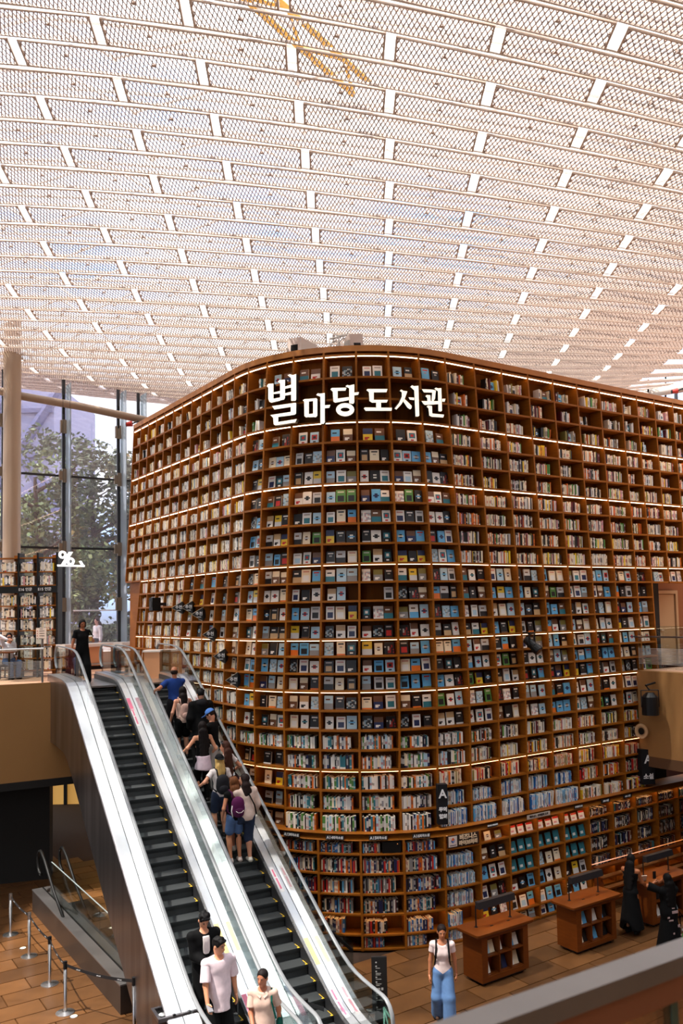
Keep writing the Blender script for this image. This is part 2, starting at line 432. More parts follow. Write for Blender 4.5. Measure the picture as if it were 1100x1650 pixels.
# beige fascia of the left slab
b = MB(); b.hexa([(*P(4.5, -9), 2.95), (*P(4.5, 2.0), 2.95), (*P(4.75, 2.0), 2.95), (*P(4.75, -9), 2.95)], [(*P(4.5, -9), ZUP - 0.36), (*P(4.5, 2.0), ZUP - 0.36), (*P(4.75, 2.0), ZUP - 0.36), (*P(4.75, -9), ZUP - 0.36)])
b.hexa([(*P(4.5, -9), ZUP - 0.36), (*P(4.5, -1.22), ZUP - 0.36), (*P(4.55, -1.22), ZUP - 0.36), (*P(4.55, -9), ZUP - 0.36)], [(*P(4.5, -9), ZUP), (*P(4.5, -1.22), ZUP), (*P(4.55, -1.22), ZUP), (*P(4.55, -9), ZUP)])
struct(b.build('wall_fascia_left', PLASTER))
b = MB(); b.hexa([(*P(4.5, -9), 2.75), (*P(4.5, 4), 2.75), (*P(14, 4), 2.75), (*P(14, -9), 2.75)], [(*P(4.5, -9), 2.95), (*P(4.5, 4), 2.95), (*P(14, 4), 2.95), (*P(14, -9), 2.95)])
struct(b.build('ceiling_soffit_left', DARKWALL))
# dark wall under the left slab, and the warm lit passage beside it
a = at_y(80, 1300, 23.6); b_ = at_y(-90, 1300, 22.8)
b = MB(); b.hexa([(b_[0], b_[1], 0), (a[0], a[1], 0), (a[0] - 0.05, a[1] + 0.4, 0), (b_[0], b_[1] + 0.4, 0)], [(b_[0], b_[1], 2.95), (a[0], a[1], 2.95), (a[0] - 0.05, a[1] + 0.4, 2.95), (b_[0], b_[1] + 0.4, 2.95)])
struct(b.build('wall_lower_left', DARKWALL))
WARM = mat('warm passage wall', rgb(120, 62, 18), 0.5)
q0, q1 = at_y(60, 1300, 33.0), at_y(330, 1300, 33.0)
b = MB(); b.hexa([(q0[0], 33.0, 0), (q1[0], 33.0, 0), (q1[0], 33.4, 0), (q0[0], 33.4, 0)], [(q0[0], 33.0, 2.75), (q1[0], 33.0, 2.75), (q1[0], 33.4, 2.75), (q0[0], 33.4, 2.75)])
struct(b.build('wall_passage', WARM))
LIT = mat('lit glass', (0.9, 0.6, 0.2), 0.4, emit=(1.0, 0.50, 0.10), estr=0.22)
for i, (x0, x1) in enumerate(((80, 104), (108, 134), (138, 165))):
    t0, t1 = at_y(x0, 1262, 32.9), at_y(x1, 1262, 32.9); zb = at_y(x0, 1299, 32.9)[2]
    d_ = struct_empty('window_%d' % (i + 1), (t0[0], 32.9, zb))
    b = MB(); b.hexa([(t0[0], 32.92, zb), (t1[0], 32.92, zb), (t1[0], 32.96, zb), (t0[0], 32.96, zb)], [(t0[0], 32.92, 2.7), (t1[0], 32.92, 2.7), (t1[0], 32.96, 2.7), (t0[0], 32.96, 2.7)]); b.build('pane', LIT, d_)
    b = MB(); b.box(((t0[0] + t1[0]) / 2, 32.88, zb + (2.7 - zb) * 0.36), (t1[0] - t0[0], 0.06, 0.07)); b.box((t0[0] - 0.05, 32.88, (zb + 2.7) / 2), (0.12, 0.1, 2.7 - zb)); b.box(((t0[0] + t1[0]) / 2, 32.88, zb - 0.1), (t1[0] - t0[0] + 0.2, 0.1, 0.2)); b.build('frame', BLACK, d_)

for k, (x_, y_) in enumerate(((-7.6, 27.5), (-5.6, 29.5))):  # unseen lamps, added to give the passage its orange light
    t = thing('added_passage_lamp', 'added unseen warm lamp in the passage soffit, ' + ('nearer' if k == 0 else 'farther') + ' one', 'lamp', (x_, y_, 2.72))
    b = MB(); b.lathe([(0.0, -0.012), (0.10, -0.012), (0.12, 0.0), (0.12, 0.03)], (x_, y_, 2.72), 16); b.build('lens', mat('amber lens', (1, 1, 1), 0.4, emit=(1.0, 0.5, 0.12), estr=4.0), t)
    b = MB(); b.lathe([(0.12, -0.01), (0.15, -0.01), (0.15, 0.03), (0.12, 0.03)], (x_, y_, 2.72), 16); b.build('ring', BLACK, t)
    ld = bpy.data.lights.new('passage_glow', 'POINT'); ld.energy = 26; ld.color = (1.0, 0.45, 0.10); ld.shadow_soft_size = 0.1
    lo_ = bpy.data.objects.new('passage_glow', ld); COL.objects.link(lo_); lo_.location = (x_, y_, 2.6)

# right slab: beige fascia running out from the tower towards the viewer, dark beneath
F0 = BP + AD * 4.14; F1 = F0 + AN * 16; BK = 14
def rslab(name, z0, z1, m, d0=0.0, d1=BK):
    return slab(name, [tuple((F0 + AD * d0)[:2]), tuple((F1 + AD * d0)[:2]), tuple((F1 + AD * d1)[:2]), tuple((F0 + AD * d1)[:2])], z0, z1, m)
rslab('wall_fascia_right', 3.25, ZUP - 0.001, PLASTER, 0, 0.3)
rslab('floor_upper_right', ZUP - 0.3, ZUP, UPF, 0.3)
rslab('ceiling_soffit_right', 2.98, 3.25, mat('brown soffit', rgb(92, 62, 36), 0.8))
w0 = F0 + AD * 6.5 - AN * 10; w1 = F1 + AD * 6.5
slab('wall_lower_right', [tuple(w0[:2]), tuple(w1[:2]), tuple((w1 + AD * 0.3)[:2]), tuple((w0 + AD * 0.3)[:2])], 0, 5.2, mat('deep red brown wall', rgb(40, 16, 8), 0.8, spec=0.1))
# upper right wall with the door, behind the railing
u0 = BP + AD * 5.05 - AN * 0.9; u1 = BP + AD * 14 - AN * 0.9
b = MB(); b.hexa([(*u0[:2], ZUP), (*u1[:2], ZUP), (*(u1 - AN * 0.3)[:2], ZUP), (*(u0 - AN * 0.3)[:2], ZUP)], [(*u0[:2], 7.85), (*u1[:2], 7.85), (*(u1 - AN * 0.3)[:2], 7.85), (*(u0 - AN * 0.3)[:2], 7.85)])
struct(b.build('wall_upper_right', mat('brown upper wall', rgb(132, 76, 36), 0.6)))
dr = struct_empty('door_1', tuple(u0))
DOORP = mat('pale door', rgb(176, 140, 100), 0.6)
def on_u(x, z, out=0.0):                                  # point of the wall plane at picture column x
    ts = np.linspace(0, 9, 1801); best = min(ts, key=lambda t: abs(proj(u0 + AD * t + AN * out + np.array([0, 0, z]))[0] - x)); return best
da, db = on_u(1053, 6.5), on_u(1090, 6.5)
for nm, s0, s1, z0, z1, out, mm in (('door_leaf', da + 0.12, db - 0.12, ZUP, 7.5, 0.03, DOORP), ('jamb', da, da + 0.1, ZUP, 7.62, 0.08, DOORP), ('jamb', db - 0.1, db, ZUP, 7.62, 0.08, DOORP), ('head', da + 0.1, db - 0.1, 7.52, 7.62, 0.08, DOORP)):
    b = MB(); b.frame_box(u0 + AD * s0 + np.array([0, 0, z0]), AD * (s1 - s0), AN * out, (0, 0, z1 - z0)); b.build(nm, mm, dr)
b = MB(); b.box(u0 + AD * (da + 0.3) + AN * 0.06 + np.array([0, 0, ZUP + 1.0]), (0.12, 0.05, 0.03), ex=AD, ey=AN); b.build('handle', STEEL, dr)

# the viewer's own mezzanine floor (out of view, it shades the hall below)
g0 = at_z(745, 1650, 6.52); g1 = at_z(1100, 1525, 6.52); gd = nrm(g1 - g0); gn = np.array([-gd[1], gd[0], 0])
m0 = g0 - gd * 14; m1 = g0 + gd * 14
slab('floor_mezzanine', [tuple((m0 - gn * 0.05)[:2]), tuple((m1 - gn * 0.05)[:2]), tuple((m1 - gn * 9)[:2]), tuple((m0 - gn * 9)[:2])], 4.9, ZUP, PLASTER)
slab('wall_behind', [tuple((m0 - gn * 9)[:2]), tuple((m1 - gn * 9)[:2]), tuple((m1 - gn * 9.3)[:2]), tuple((m0 - gn * 9.3)[:2])], 0, 22, UNSEEN)
slab('wall_right_far', [(21, -10), (21.4, -10), (21.4, 40), (21, 40)], 0, 17, UNSEEN)
slab('wall_left_far', [(-17.4, -10), (-17, -10), (-17, 20), (-17.4, 20)], 0, 22, UNSEEN)
slab('ceiling_rear', [(-24, -10), (22, -10), (22, 4.5), (-24, 4.5)], 20.5, 20.8, mat('white rear ceiling', (0.75, 0.70, 0.65), 0.7))
# foreground balustrade
fr = thing('balustrade', 'grey metal topped glass balustrade crossing the bottom right corner', 'railing', (g0[0], g0[1], ZUP))
b = MB(); b.frame_box(g0 - gd * 3 - gn * 0.03 + np.array([0, 0, -0.035]), gd * 6, gn * 0.06, (0, 0, 0.035)); b.build('top_rail', mat('worn rail steel', (0.22, 0.185, 0.16), 0.5, metal=0.4, noise=0.08, nscale=6), fr)
b = MB(); b.frame_box(g0 - gd * 3 - gn * 0.022 + np.array([0, 0, -0.085]), gd * 6, gn * 0.044, (0, 0, 0.05)); b.build('under_rail', mat('bronze channel', rgb(150, 92, 62), 0.5), fr)
jx = at_plane(1077, 1580, g0, gn); js = (jx - g0) @ gd
for s0, s1 in ((-3, js - 0.008), (js + 0.008, 3)):
    b = MB(); b.frame_box(g0 + gd * s0 - gn * 0.008 + np.array([0, 0, -1.05]), gd * (s1 - s0), gn * 0.016, (0, 0, 0.965)); b.build('glass_pane', glass('foreground glass', (0.80, 0.66, 0.56), 0.10, body=rgb(150, 84, 44), bodyfac=0.16), fr)
b = MB(); b.frame_box(g0 + gd * (js - 0.008) - gn * 0.01 + np.array([0, 0, -1.05]), gd * 0.02, gn * 0.02, (0, 0, 0.965)); b.build('glass_joint', mat('teal glass edge', rgb(60, 92, 84), 0.3), fr)

# ------------------------------------------------------------------ window wall on the left, column, pipes
W0 = at_y(102, 900, 28.0); W0[2] = ZUP                    # foot of the main mullion
WD = AD; WN = AN
def wpt(s, out=0.0, z=ZUP): return np.array([W0[0] + WD[0] * s + WN[0] * out, W0[1] + WD[1] * s + WN[1] * out, z])
MULL = mat('dark mullion', (0.03, 0.03, 0.035), 0.4)
BRACKET = mat('bronze bracket', rgb(150, 132, 112), 0.4, metal=0.6)
FIN = glass('fin glass', (0.84, 0.92, 0.96), 0.16, body=(0.72, 0.84, 0.94), bodyfac=0.45)
zt = 15.3; zr1 = 11.93; zr2 = 9.50; zb = 6.0
wins = [-5.8, -3.86, -1.93, 0.0, 1.89, 2.62, 4.5, 6.4]
wr = struct_empty('window_wall', tuple(wpt(0)))
for i, s in enumerate(wins):
    w_ = wr
    b = MB(); b.box(wpt(s, 0, (zb + zt) / 2), (0.10, 0.08, zt - zb), ex=WD, ey=WN); b.build('mullion', MULL, wr)
    if i in (0, 1, 2, 3, 4, 5):
        b = MB(); b.frame_box(wpt(s + 0.06, 0.05, zb), WD * 0.03, WN * 0.55, (0, 0, zt - zb - 0.3)); b.build('glass_fin', FIN, wr)
    for z in (13.6, zr1, zr2, 7.6):
        b = MB(); b.box(wpt(s, 0.08, z), (0.26 if z not in (zr1, zr2) else 0.34, 0.10, 0.42 if z not in (zr1, zr2) else 0.30), ex=WD, ey=WN)
        b.box(wpt(s, 0.12, z), (0.14, 0.06, 0.46), ex=WD, ey=WN); b.build('glass_bracket', BRACKET, wr)
for s0, s1 in zip(wins[:-1], wins[1:]):
    for z0, z1 in ((zb, zr2), (zr2, zr1), (zr1, zt)):
        b = MB(); b.frame_box(wpt(s0 + 0.04, -0.006, z0 + 0.02), WD * (s1 - s0 - 0.08), WN * 0.012, (0, 0, z1 - z0 - 0.04)); b.build('pane', glass('window glass', (0.84, 0.84, 0.88), 0.10, body=(0.78, 0.74, 0.80), bodyfac=0.14), wr)  # pale body colour in the panes stands in for haze and reflection
    for z in (zr1, zr2):
        b = MB(); b.box(wpt((s0 + s1) / 2, 0, z), (s1 - s0, 0.05, 0.07), ex=WD, ey=WN); b.build('transom', MULL, wr)
b = MB(); b.frame_box(wpt(-9, -0.2, ZUP), WD * 20, WN * 0.3, (0, 0, zb - ZUP)); struct(b.build('trim_sill', WHITE_PANEL))

c0 = at_y(19, 800, 25.6)
b = MB(); b.lathe([(0.262, 0), (0.262, 11.0)], (c0[0], c0[1], ZUP), 28); b.lathe([(0.34, 0), (0.34, 0.06), (0.262, 0.06)], (c0[0], c0[1], ZUP), 28)
o = b.build('column', mat('painted column', rgb(176, 150, 126), 0.4), smooth=True); struct(o)
pa = at_y(-60, 616, 25.2); pb = at_y(275, 686, 27.8)
b = MB(); b.tube([pa, at_y(33, 638, 25.9), at_y(130, 655, 26.7), pb], 0.125, 14); struct(b.build('pipe_beam', mat('painted pipe', rgb(170, 146, 124), 0.45), smooth=True))
for x, y0, y1 in ((102, 637, 668), (191, 655, 690), (224, 660, 684)):
    D = 26.5 + (x - 102) * 0.012
    t0, t1 = at_y(x, y0, D), at_y(x, y1, D); b = MB(); b.tube([t0, t1], 0.03, 8); struct(b.build('beam_hanger', BLACK))
# the same ring pipe on the right, over the far end of the tower
qa, qb = at_y(1020, 638, 30.5), at_y(1135, 619, 28.5)
b = MB(); b.tube([qa, qb], 0.16, 14); struct(b.build('pipe_beam', mat('pale pipe', rgb(214, 204, 194), 0.45), smooth=True))
for x, y0, y1 in ((1044, 621, 632), (1072, 614, 660)):
    t0, t1 = at_y(x, y0 - 10, 29.8), at_y(x, y1, 29.8); b = MB(); b.tube([t0, t1], 0.035, 8); struct(b.build('beam_hanger', BLACK))
va, vb = at_y(1000, 640, 33), at_y(1190, 640, 29)
sky_wall = struct_empty('window_right', (va[0], va[1], 8))
for i in range(4):
    f0, f1 = i / 4, (i + 1) / 4; A_ = va + (vb - va) * f0; B_ = va + (vb - va) * f1
    b = MB(); b.hexa([(A_[0], A_[1], 8), (B_[0], B_[1], 8), (B_[0], B_[1] + .012, 8), (A_[0], A_[1] + .012, 8)], [(A_[0], A_[1], 15.5), (B_[0], B_[1], 15.5), (B_[0], B_[1] + .012, 15.5), (A_[0], A_[1] + .012, 15.5)])
    b.build('pane', glass('window glass', (0.84, 0.84, 0.88), 0.10, body=(0.78, 0.74, 0.80), bodyfac=0.14), sky_wall)  # same haze veil put into the pane colour
    b = MB(); b.box((A_[0], A_[1], 11.7), (0.1, 0.1, 7.5)); b.build('mullion', MULL, sky_wall)
# red and white camera heads clamped to the pipes
for nm, px, D, lab in (('security_camera', (210, 684), 27.2, 'red security camera on the left ring pipe'), ('security_camera', (1088, 631), 28.9, 'red and white security camera on the right ring pipe')):
    p_ = at_y(*px, D); t = thing(nm, lab, 'camera', p_)
    b = MB(); b.tube([p_ + np.array([-0.13, 0, 0]), p_ + np.array([0.06, 0, 0.03])], [0.07, 0.1], 12); b.build('body', mat('red plastic', rgb(190, 50, 40), 0.4), t)
    b = MB(); b.tube([p_ + np.array([0.06, 0, 0.03]), p_ + np.array([0.25, 0, 0.10]), p_ + np.array([0.34, 0, 0.02])], 0.025, 8); b.build('arm', BLACK, t)
    b = MB(); b.tube([p_ + np.array([-0.15, 0, 0]), p_ + np.array([-0.13, 0, 0])], [0.05, 0.08], 12); b.build('lens', BLACK, t)

# ------------------------------------------------------------------ outside: paving, trees, building
slab('ground_outside', [(-60, 29.5), (60, 46), (60, 120), (-60, 120)], ZUP - 0.3, ZUP - 0.02, mat('pale paving', rgb(214, 200, 190), 0.7))
def leaf_tree(name, label, base, h, wid, n, cols, seed, trunk_r=0.22, low=0.15):
    r = random.Random(seed); t = thing(name, label, 'tree', base, 'trees outside the window')
    b = MB(); b.tube([np.array(base), np.array(base) + (0.1, 0, h * 0.45), np.array(base) + (-0.1, 0.1, h * 0.85)], [trunk_r, trunk_r * 0.75, trunk_r * 0.3], 9)
    for i in range(7):
        z = h * (0.3 + 0.08 * i); an = r.uniform(0, 6.28); q = np.array(base) + (0, 0, z)
        b.tube([q, q + np.array([math.cos(an) * wid * 0.35, math.sin(an) * wid * 0.35, h * 0.12])], [trunk_r * 0.4, trunk_r * 0.12], 6)
    b.build('trunk', mat('bark', rgb(74, 56, 50), 0.9), t)
    cl = []
    for i in range(26):
        f = r.random(); z = h * (low + (1 - low) * f); w = wid * (0.35 + 0.65 * math.sin(math.pi * min(1, 0.12 + f * 0.82))) * 0.5
        an = r.uniform(0, 6.28); q = w * math.sqrt(r.random()); cl.append((q * math.cos(an), q * math.sin(an), z, r.uniform(0.45, 0.85) * wid * 0.22))
    b = MB()
    for i in range(n):
        c = cl[r.randrange(len(cl))]; d = nrm([r.gauss(0, 1), r.gauss(0, 1), r.gauss(0, 1)]); rad = c[3] * (0.5 + 0.6 * r.random())
        p = np.array(base) + np.array(c[:3]) + d * rad; a = nrm([r.gauss(0, 1), r.gauss(0, 1), r.gauss(0, 0.6)]); bb = nrm(np.cross(a, [r.gauss(0, 1), r.gauss(0, 1), r.gauss(0, 1)]))
        s = r.uniform(0.10, 0.19); col = np.array(r.choice(cols)) * r.uniform(0.75, 1.25)
        b.poly([p - a * s, p + bb * s * 0.5, p + a * s, p - bb * s * 0.5], 0, tuple(col))
    o = b.build('foliage', mat('foliage', attr=True, rough=0.7), t); o['kind'] = 'stuff'
G1 = [rgb(112, 132, 84), rgb(136, 150, 100), rgb(84, 104, 70), rgb(164, 176, 120)]
G2 = [rgb(92, 106, 80), rgb(74, 86, 66), rgb(120, 130, 100)]
G3 = [rgb(176, 150, 96), rgb(150, 140, 84), rgb(120, 130, 76)]
for i, (px, D, h, wd, n, cs, lab, low) in enumerate(((58, 35, 9.0, 5.6, 4600, G1, 'green broadleaf tree outside, directly right of the round column', 0.12), (150, 36.5, 8.6, 5.6, 4400, G2, 'dark green tree outside behind the woman in white', 0.1), (-10, 34, 6.6, 4.4, 2500, G1, 'green tree outside, left of the round column', 0.15), (196, 39, 9.0, 4.8, 2800, G3, 'yellowing tree outside beside the left edge of the book tower', 0.3), (100, 41, 10.6, 6.5, 4200, G2, 'tall dark tree outside, furthest back behind the middle window bay', 0.2))):
    q = at_y(px, 1000, D); leaf_tree('broadleaf_tree', lab, (q[0], q[1], ZUP - 0.02), h, wd, n, cs, 11 + i, low=low)
b = MB(); r = random.Random(5)
for i in range(5200):
    x = r.uniform(20, 215); D = r.uniform(31.5, 33); q = at_y(x, 1000, D); p = np.array([q[0], q[1], ZUP - 0.02 + r.uniform(0, 1.4)])
    a = nrm([r.gauss(0, 1), r.gauss(0, 1), r.gauss(0, 1)]); bb = nrm(np.cross(a, [r.gauss(0, 1), r.gauss(0, 1), r.gauss(0, 1)])); s = r.uniform(0.07, 0.13)
    b.poly([p - a * s, p + bb * s * 0.5, p + a * s, p - bb * s * 0.5], 0, tuple(np.array(r.choice(G2)) * r.uniform(0.9, 1.7)))
hd = b.build('hedge', mat('foliage', attr=True, rough=0.7)); tag(hd, 'low clipped hedge outside behind the woman in white', 'hedge'); hd['kind'] = 'stuff'
q = at_y(90, 1000, 58)
bd = thing('tower_block', 'blue grey block with crossed steel bracing beyond the trees', 'building', (q[0], 58, ZUP))
b = MB(); b.box((q[0] - 11.5, 64, ZUP + 9), (22, 10, 19)); b.build('wall', mat('blue grey facade', rgb(150, 152, 186), 0.6), bd)
for i in range(-6, 0):
    for s_ in (-1, 1):
        x = q[0] + i * 3.4 + 0.4; b = MB(); b.tube([(x - 3 * s_, 58.9, ZUP + 9), (x + 3 * s_, 58.9, ZUP + 18)], 0.38, 6); b.build('brace', mat('blue grey brace', rgb(96, 100, 140), 0.6), bd)
for z in (10.0, 13.2, 16.4):
    b = MB(); b.box((q[0] - 11.5, 58.8, ZUP + z), (22, 0.3, 0.3)); b.build('floor_band', mat('blue grey brace', rgb(96, 100, 140), 0.6), bd)
# white steel bar railing outside
ra, rb = at_y(118, 984, 30.3), at_y(188, 983, 31.6)
t = thing('outdoor_rail', 'thin white metal rail outside the window above the hedge', 'rail', (ra[0], ra[1], ZUP - 0.02))
b = MB(); b.tube([ra, rb], 0.03, 6); b.build('bar', WHITE_METAL, t)
for f in (0.0, 1.0):
    p_ = ra + (rb - ra) * f; b = MB(); b.tube([p_, (p_[0], p_[1], ZUP - 0.02)], 0.012, 6); b.build('post', MULL, t)

# ------------------------------------------------------------------ books: shared designs
BOOKCOL = [('white', (236, 230, 220)), ('cream', (236, 218, 186)), ('black', (24, 22, 24)), ('navy', (32, 42, 82)), ('red', (190, 40, 34)), ('orange', (226, 112, 28)), ('yellow', (228, 190, 44)),
           ('sky blue', (96, 170, 214)), ('blue', (40, 104, 172)), ('teal', (44, 116, 128)), ('green', (84, 138, 62)), ('olive', (128, 118, 58)), ('pink', (216, 150, 156)), ('grey', (140, 136, 132)), ('brown', (108, 70, 44)), ('burgundy', (92, 28, 38)), ('pale blue', (176, 206, 220)), ('tan', (198, 162, 116)), ('purple', (100, 84, 140)), ('light grey', (204, 202, 198))]
BC = {n: np.array(rgb(*c)) for n, c in BOOKCOL}
PAGES = tuple(rgb(232, 220, 198))
def cover_design(seed):
    """front-cover print as a 6 x 9 colour grid"""
    r = random.Random(900 + seed)
    base = r.choice(['white'] * 19 + ['cream'] * 6 + ['black'] * 10 + ['navy'] * 3 + ['sky blue'] * 4 + ['pale blue'] * 4 + ['orange', 'red', 'yellow', 'teal', 'olive', 'grey', 'brown', 'blue', 'light grey', 'light grey', 'tan', 'green', 'yellow'])
    g = np.zeros((9, 6, 3)); g[:] = BC[base]
    dark = base in ('black', 'navy', 'teal', 'brown', 'blue', 'purple', 'red', 'burgundy', 'green', 'grey', 'olive')
    ink = BC['white'] if dark else BC[r.choice(['black', 'navy', 'red', 'brown', 'black'])]
    acc = BC[r.choice(['white', 'grey', 'black', 'black', 'light grey', 'pale blue', 'sky blue', 'red', 'red', 'tan', 'brown', 'navy', 'orange', 'olive', 'cream', 'teal'])]
    st = r.randrange(7)
    if st == 0: g[1, 1:5] = ink * 0.6 + g[1, 1:5] * 0.4; g[4:8, 1:5] = acc
    elif st == 1: g[5:, :] = acc; g[2, 1:4] = ink
    elif st == 2: g[2:6, 1:5] = acc; g[3:5, 2:4] = ink; g[7, 2:4] = ink
    elif st == 3: g[:4, :] = acc; g[6, 1:4] = ink; g[7, 1:3] = ink
    elif st == 4:
        for i in range(2, 8):
            for j in range(6):
                if r.random() < 0.45: g[i, j] = g[i, j] * 0.45 + (ink if r.random() < 0.5 else acc) * 0.55
    elif st == 5: g[1, 1:5] = ink; g[3, 2:4] = ink * 0.5 + g[3, 2:4] * 0.5; g[8, :] = acc
    else: g[3:6, 2:4] = ink; g[4, 1:5] = acc
    return base, g
def cover_book(seed):
    """book standing with its cover to -Y; unit width, height and thickness"""
    base, g = cover_design(seed); b = MB()
    for i in range(9):
        for j in range(6):
            x0, x1 = -0.5 + j / 6, -0.5 + (j + 1) / 6; z1, z0 = 1 - i / 9, 1 - (i + 1) / 9
            b.quad((x0, -0.5, z0), (x1, -0.5, z0), (x1, -0.5, z1), (x0, -0.5, z1), 0, tuple(g[i, j]))
    c = tuple(BC[base]); w = (-0.5, -0.5, 0), (0.5, -0.5, 0), (0.5, 0.5, 0), (-0.5, 0.5, 0)
    u = [(p[0], p[1], 1) for p in w]
    b.quad(u[0], u[1], u[2], u[3], 0, PAGES); b.quad(w[1], w[2], u[2], u[1], 0, PAGES); b.quad(w[3], w[0], u[0], u[3], 0, c); b.quad(w[2], w[3], u[3], u[2], 0, c); b.quad(w[3], w[2], w[1], w[0], 0, PAGES)
    return base, b
def spine_book(seed, pal):
    r = random.Random(4000 + seed); base = r.choice(pal); b = MB(); c = BC[base] * r.uniform(0.85, 1.1)
    dark = base in ('black', 'navy', 'teal', 'brown', 'blue', 'purple', 'red', 'burgundy', 'green', 'olive', 'grey')
    ink = BC['white'] * 0.9 if dark else BC[r.choice(['black', 'grey', 'brown', 'red', 'navy'])]
    cuts = sorted([0, 0.14, r.uniform(0.2, 0.35), r.uniform(0.5, 0.75), 0.86, 1]); st = r.randrange(4)
    for i in range(5):
        col = c
        if st == 0 and i == 2: col = c * 0.35 + ink * 0.65
        if st == 1 and i == 0: col = BC[r.choice(['black', 'white', 'red', 'navy'])]
        if st == 2 and i in (1, 3): col = c * 0.5 + ink * 0.5
        b.quad((-0.5, -0.5, cuts[i]), (0.5, -0.5, cuts[i]), (0.5, -0.5, cuts[i + 1]), (-0.5, -0.5, cuts[i + 1]), 0, tuple(np.clip(col, 0, 1)))
    c = tuple(np.clip(c, 0, 1)); w = (-0.5, -0.5, 0), (0.5, -0.5, 0), (0.5, 0.5, 0), (-0.5, 0.5, 0); u = [(p[0], p[1], 1) for p in w]
    b.quad(u[0], u[1], u[2], u[3], 0, PAGES); b.quad(w[1], w[2], u[2], u[1], 0, c); b.quad(w[3], w[0], u[0], u[3], 0, c); b.quad(w[2], w[3], u[3], u[2], 0, PAGES); b.quad(w[3], w[2], w[1], w[0], 0, PAGES)
    return base, b
COVERS = [cover_book(i) for i in range(48)]
PALS = {'mid': ['white'] * 15 + ['cream'] * 6 + ['light grey'] * 3 + ['black'] * 5 + ['navy'] * 2 + ['red', 'orange', 'orange', 'yellow', 'olive', 'brown', 'burgundy', 'teal', 'teal', 'pale blue', 'pale blue', 'sky blue', 'green', 'grey', 'light grey', 'tan'],
        'left': ['cream'] * 9 + ['white'] * 9 + ['light grey'] * 4 + ['black'] * 3 + ['pink', 'grey', 'tan', 'tan', 'pale blue', 'red', 'yellow', 'brown'],
        'right': ['white'] * 7 + ['cream'] * 7 + ['tan'] * 3 + ['yellow'] * 3 + ['orange'] * 2 + ['red'] * 2 + ['black'] * 4 + ['brown', 'burgundy', 'olive', 'green', 'navy', 'pale blue', 'pink', 'light grey'],
        'low': ['white'] * 8 + ['cream'] * 6 + ['black'] * 6 + ['navy'] * 4 + ['red'] * 3 + ['pink'] * 2 + ['orange', 'yellow', 'teal', 'blue', 'blue', 'sky blue', 'purple', 'burgundy', 'grey', 'tan'],
        'shade_dark': ['black'] * 8 + ['navy'] * 3 + ['grey'] * 3 + ['brown'] * 3 + ['white'] * 3 + ['cream'] * 2 + ['burgundy', 'teal', 'tan'],  # darker mix of covers stands in for the shade at the lower right
        'mag': ['white'] * 6 + ['pale blue'] * 6 + ['sky blue'] * 3 + ['blue'] * 3 + ['navy', 'light grey', 'light grey', 'pink', 'teal', 'cream'],
        'warm': ['yellow'] * 2 + ['white'] * 4 + ['cream'] * 4 + ['tan'] * 3 + ['orange', 'olive', 'olive', 'black', 'black', 'red', 'tan']}
SPINES = {k: [spine_book(i + 100 * n, v) for i in range(26)] for n, (k, v) in enumerate(PALS.items())}
_meshcache = {}
def book_mesh(kind, k, i):
    key = (kind, k, i)
    if key not in _meshcache:
        src = COVERS[i][1] if kind == 'cover' else SPINES[k][i][1]
        _meshcache[key] = src.mesh('display_book' if kind == 'cover' else 'shelf_book', PRINT)
    return _meshcache[key]

# ------------------------------------------------------------------ the book tower
def Rz(z): return 3.5 + 0.6 * min(1, max(0, (9 - z) / 5))
LOWZ = 2.43
def tp(t, z, out=0.0):
    """point of the tower face: t along the plan curve, z height, out outward"""
    R = Rz(z); h = R * math.pi / 4
    if z < LOWZ - 0.01: out = out + 0.25
    if t < -h: s, o = SL, -R + (t + h); ns, no = -1.0, 0.0
    elif t > h: s, o = SL + R + (t - h), 0.0; ns, no = 0.0, 1.0
    else:
        ph = math.pi * 0.75 - t / R; ns, no = math.cos(ph), math.sin(ph); s, o = SL + R + R * ns, -R + R * no
    p = BP + AD * (s + ns * out) + AN * (o + no * out); return np.array([p[0], p[1], z])
def tn(t, z=9):
    a = tp(t, z, 0); return nrm(tp(t, z, 0.1) - a)
_zs = [0, 3.75, 5.47, 6.61, 8.26, 10.03, 12.9, 13.2]
_t0 = [-2.14, -2.14, -2.13, -2.02, -1.88, -1.74, -1.53, -1.5]
_t6 = [3.10, 3.10, 3.16, 3.13, 3.09, 2.98, 2.80, 2.78]
_tl = [0.69, 0.69, 0.69, 0.69, 0.665, 0.65, 0.63, 0.63]
RW = [0.892] * 7 + [0.65, 0.77, 0.85, 0.55]
def td(i, z):
    """divider i at height z"""
    t0 = np.interp(z, _zs, _t0); t6 = np.interp(z, _zs, _t6)
    if i <= 0: return t0 + i * np.interp(z, _zs, _tl)
    if i <= 6: return t0 + (t6 - t0) * i / 6
    if z < LOWZ: return t6 + 0.9 * (i - 6)
    return t6 + sum(RW[:i - 6])
ROWS = [12.90, 12.39, 11.90, 11.41, 10.95, 10.49, 10.03, 9.59, 9.14, 8.70, 8.26, 7.85, 7.44, 7.02, 6.61, 6.23, 5.85, 5.47, 5.04, 4.61, 4.18, 3.75, 3.31, 2.87, 2.43]
LROWS = [2.29, 2.02, 1.60, 1.18, 0.76, 0.34, 0.05]
LITROWS = {12.90, 11.41, 10.03, 8.26, 6.61, 5.47, 3.75}
def bays(z):
    """range of bays present just under height z"""
    if z > 8.27: return range(-13, 17)
    if z > 7.9: return range(-11, 17)
    if z > 5.5: return range(-11, 14)
    if z > 2.5: return range(-7, 13)
    return range(-3, 16)
bc = thing('bookcase', 'towering wooden bookcase with a rounded corner and lit shelf edges', 'bookcase', tp(0, 0, -0.3))
DEP = 0.34
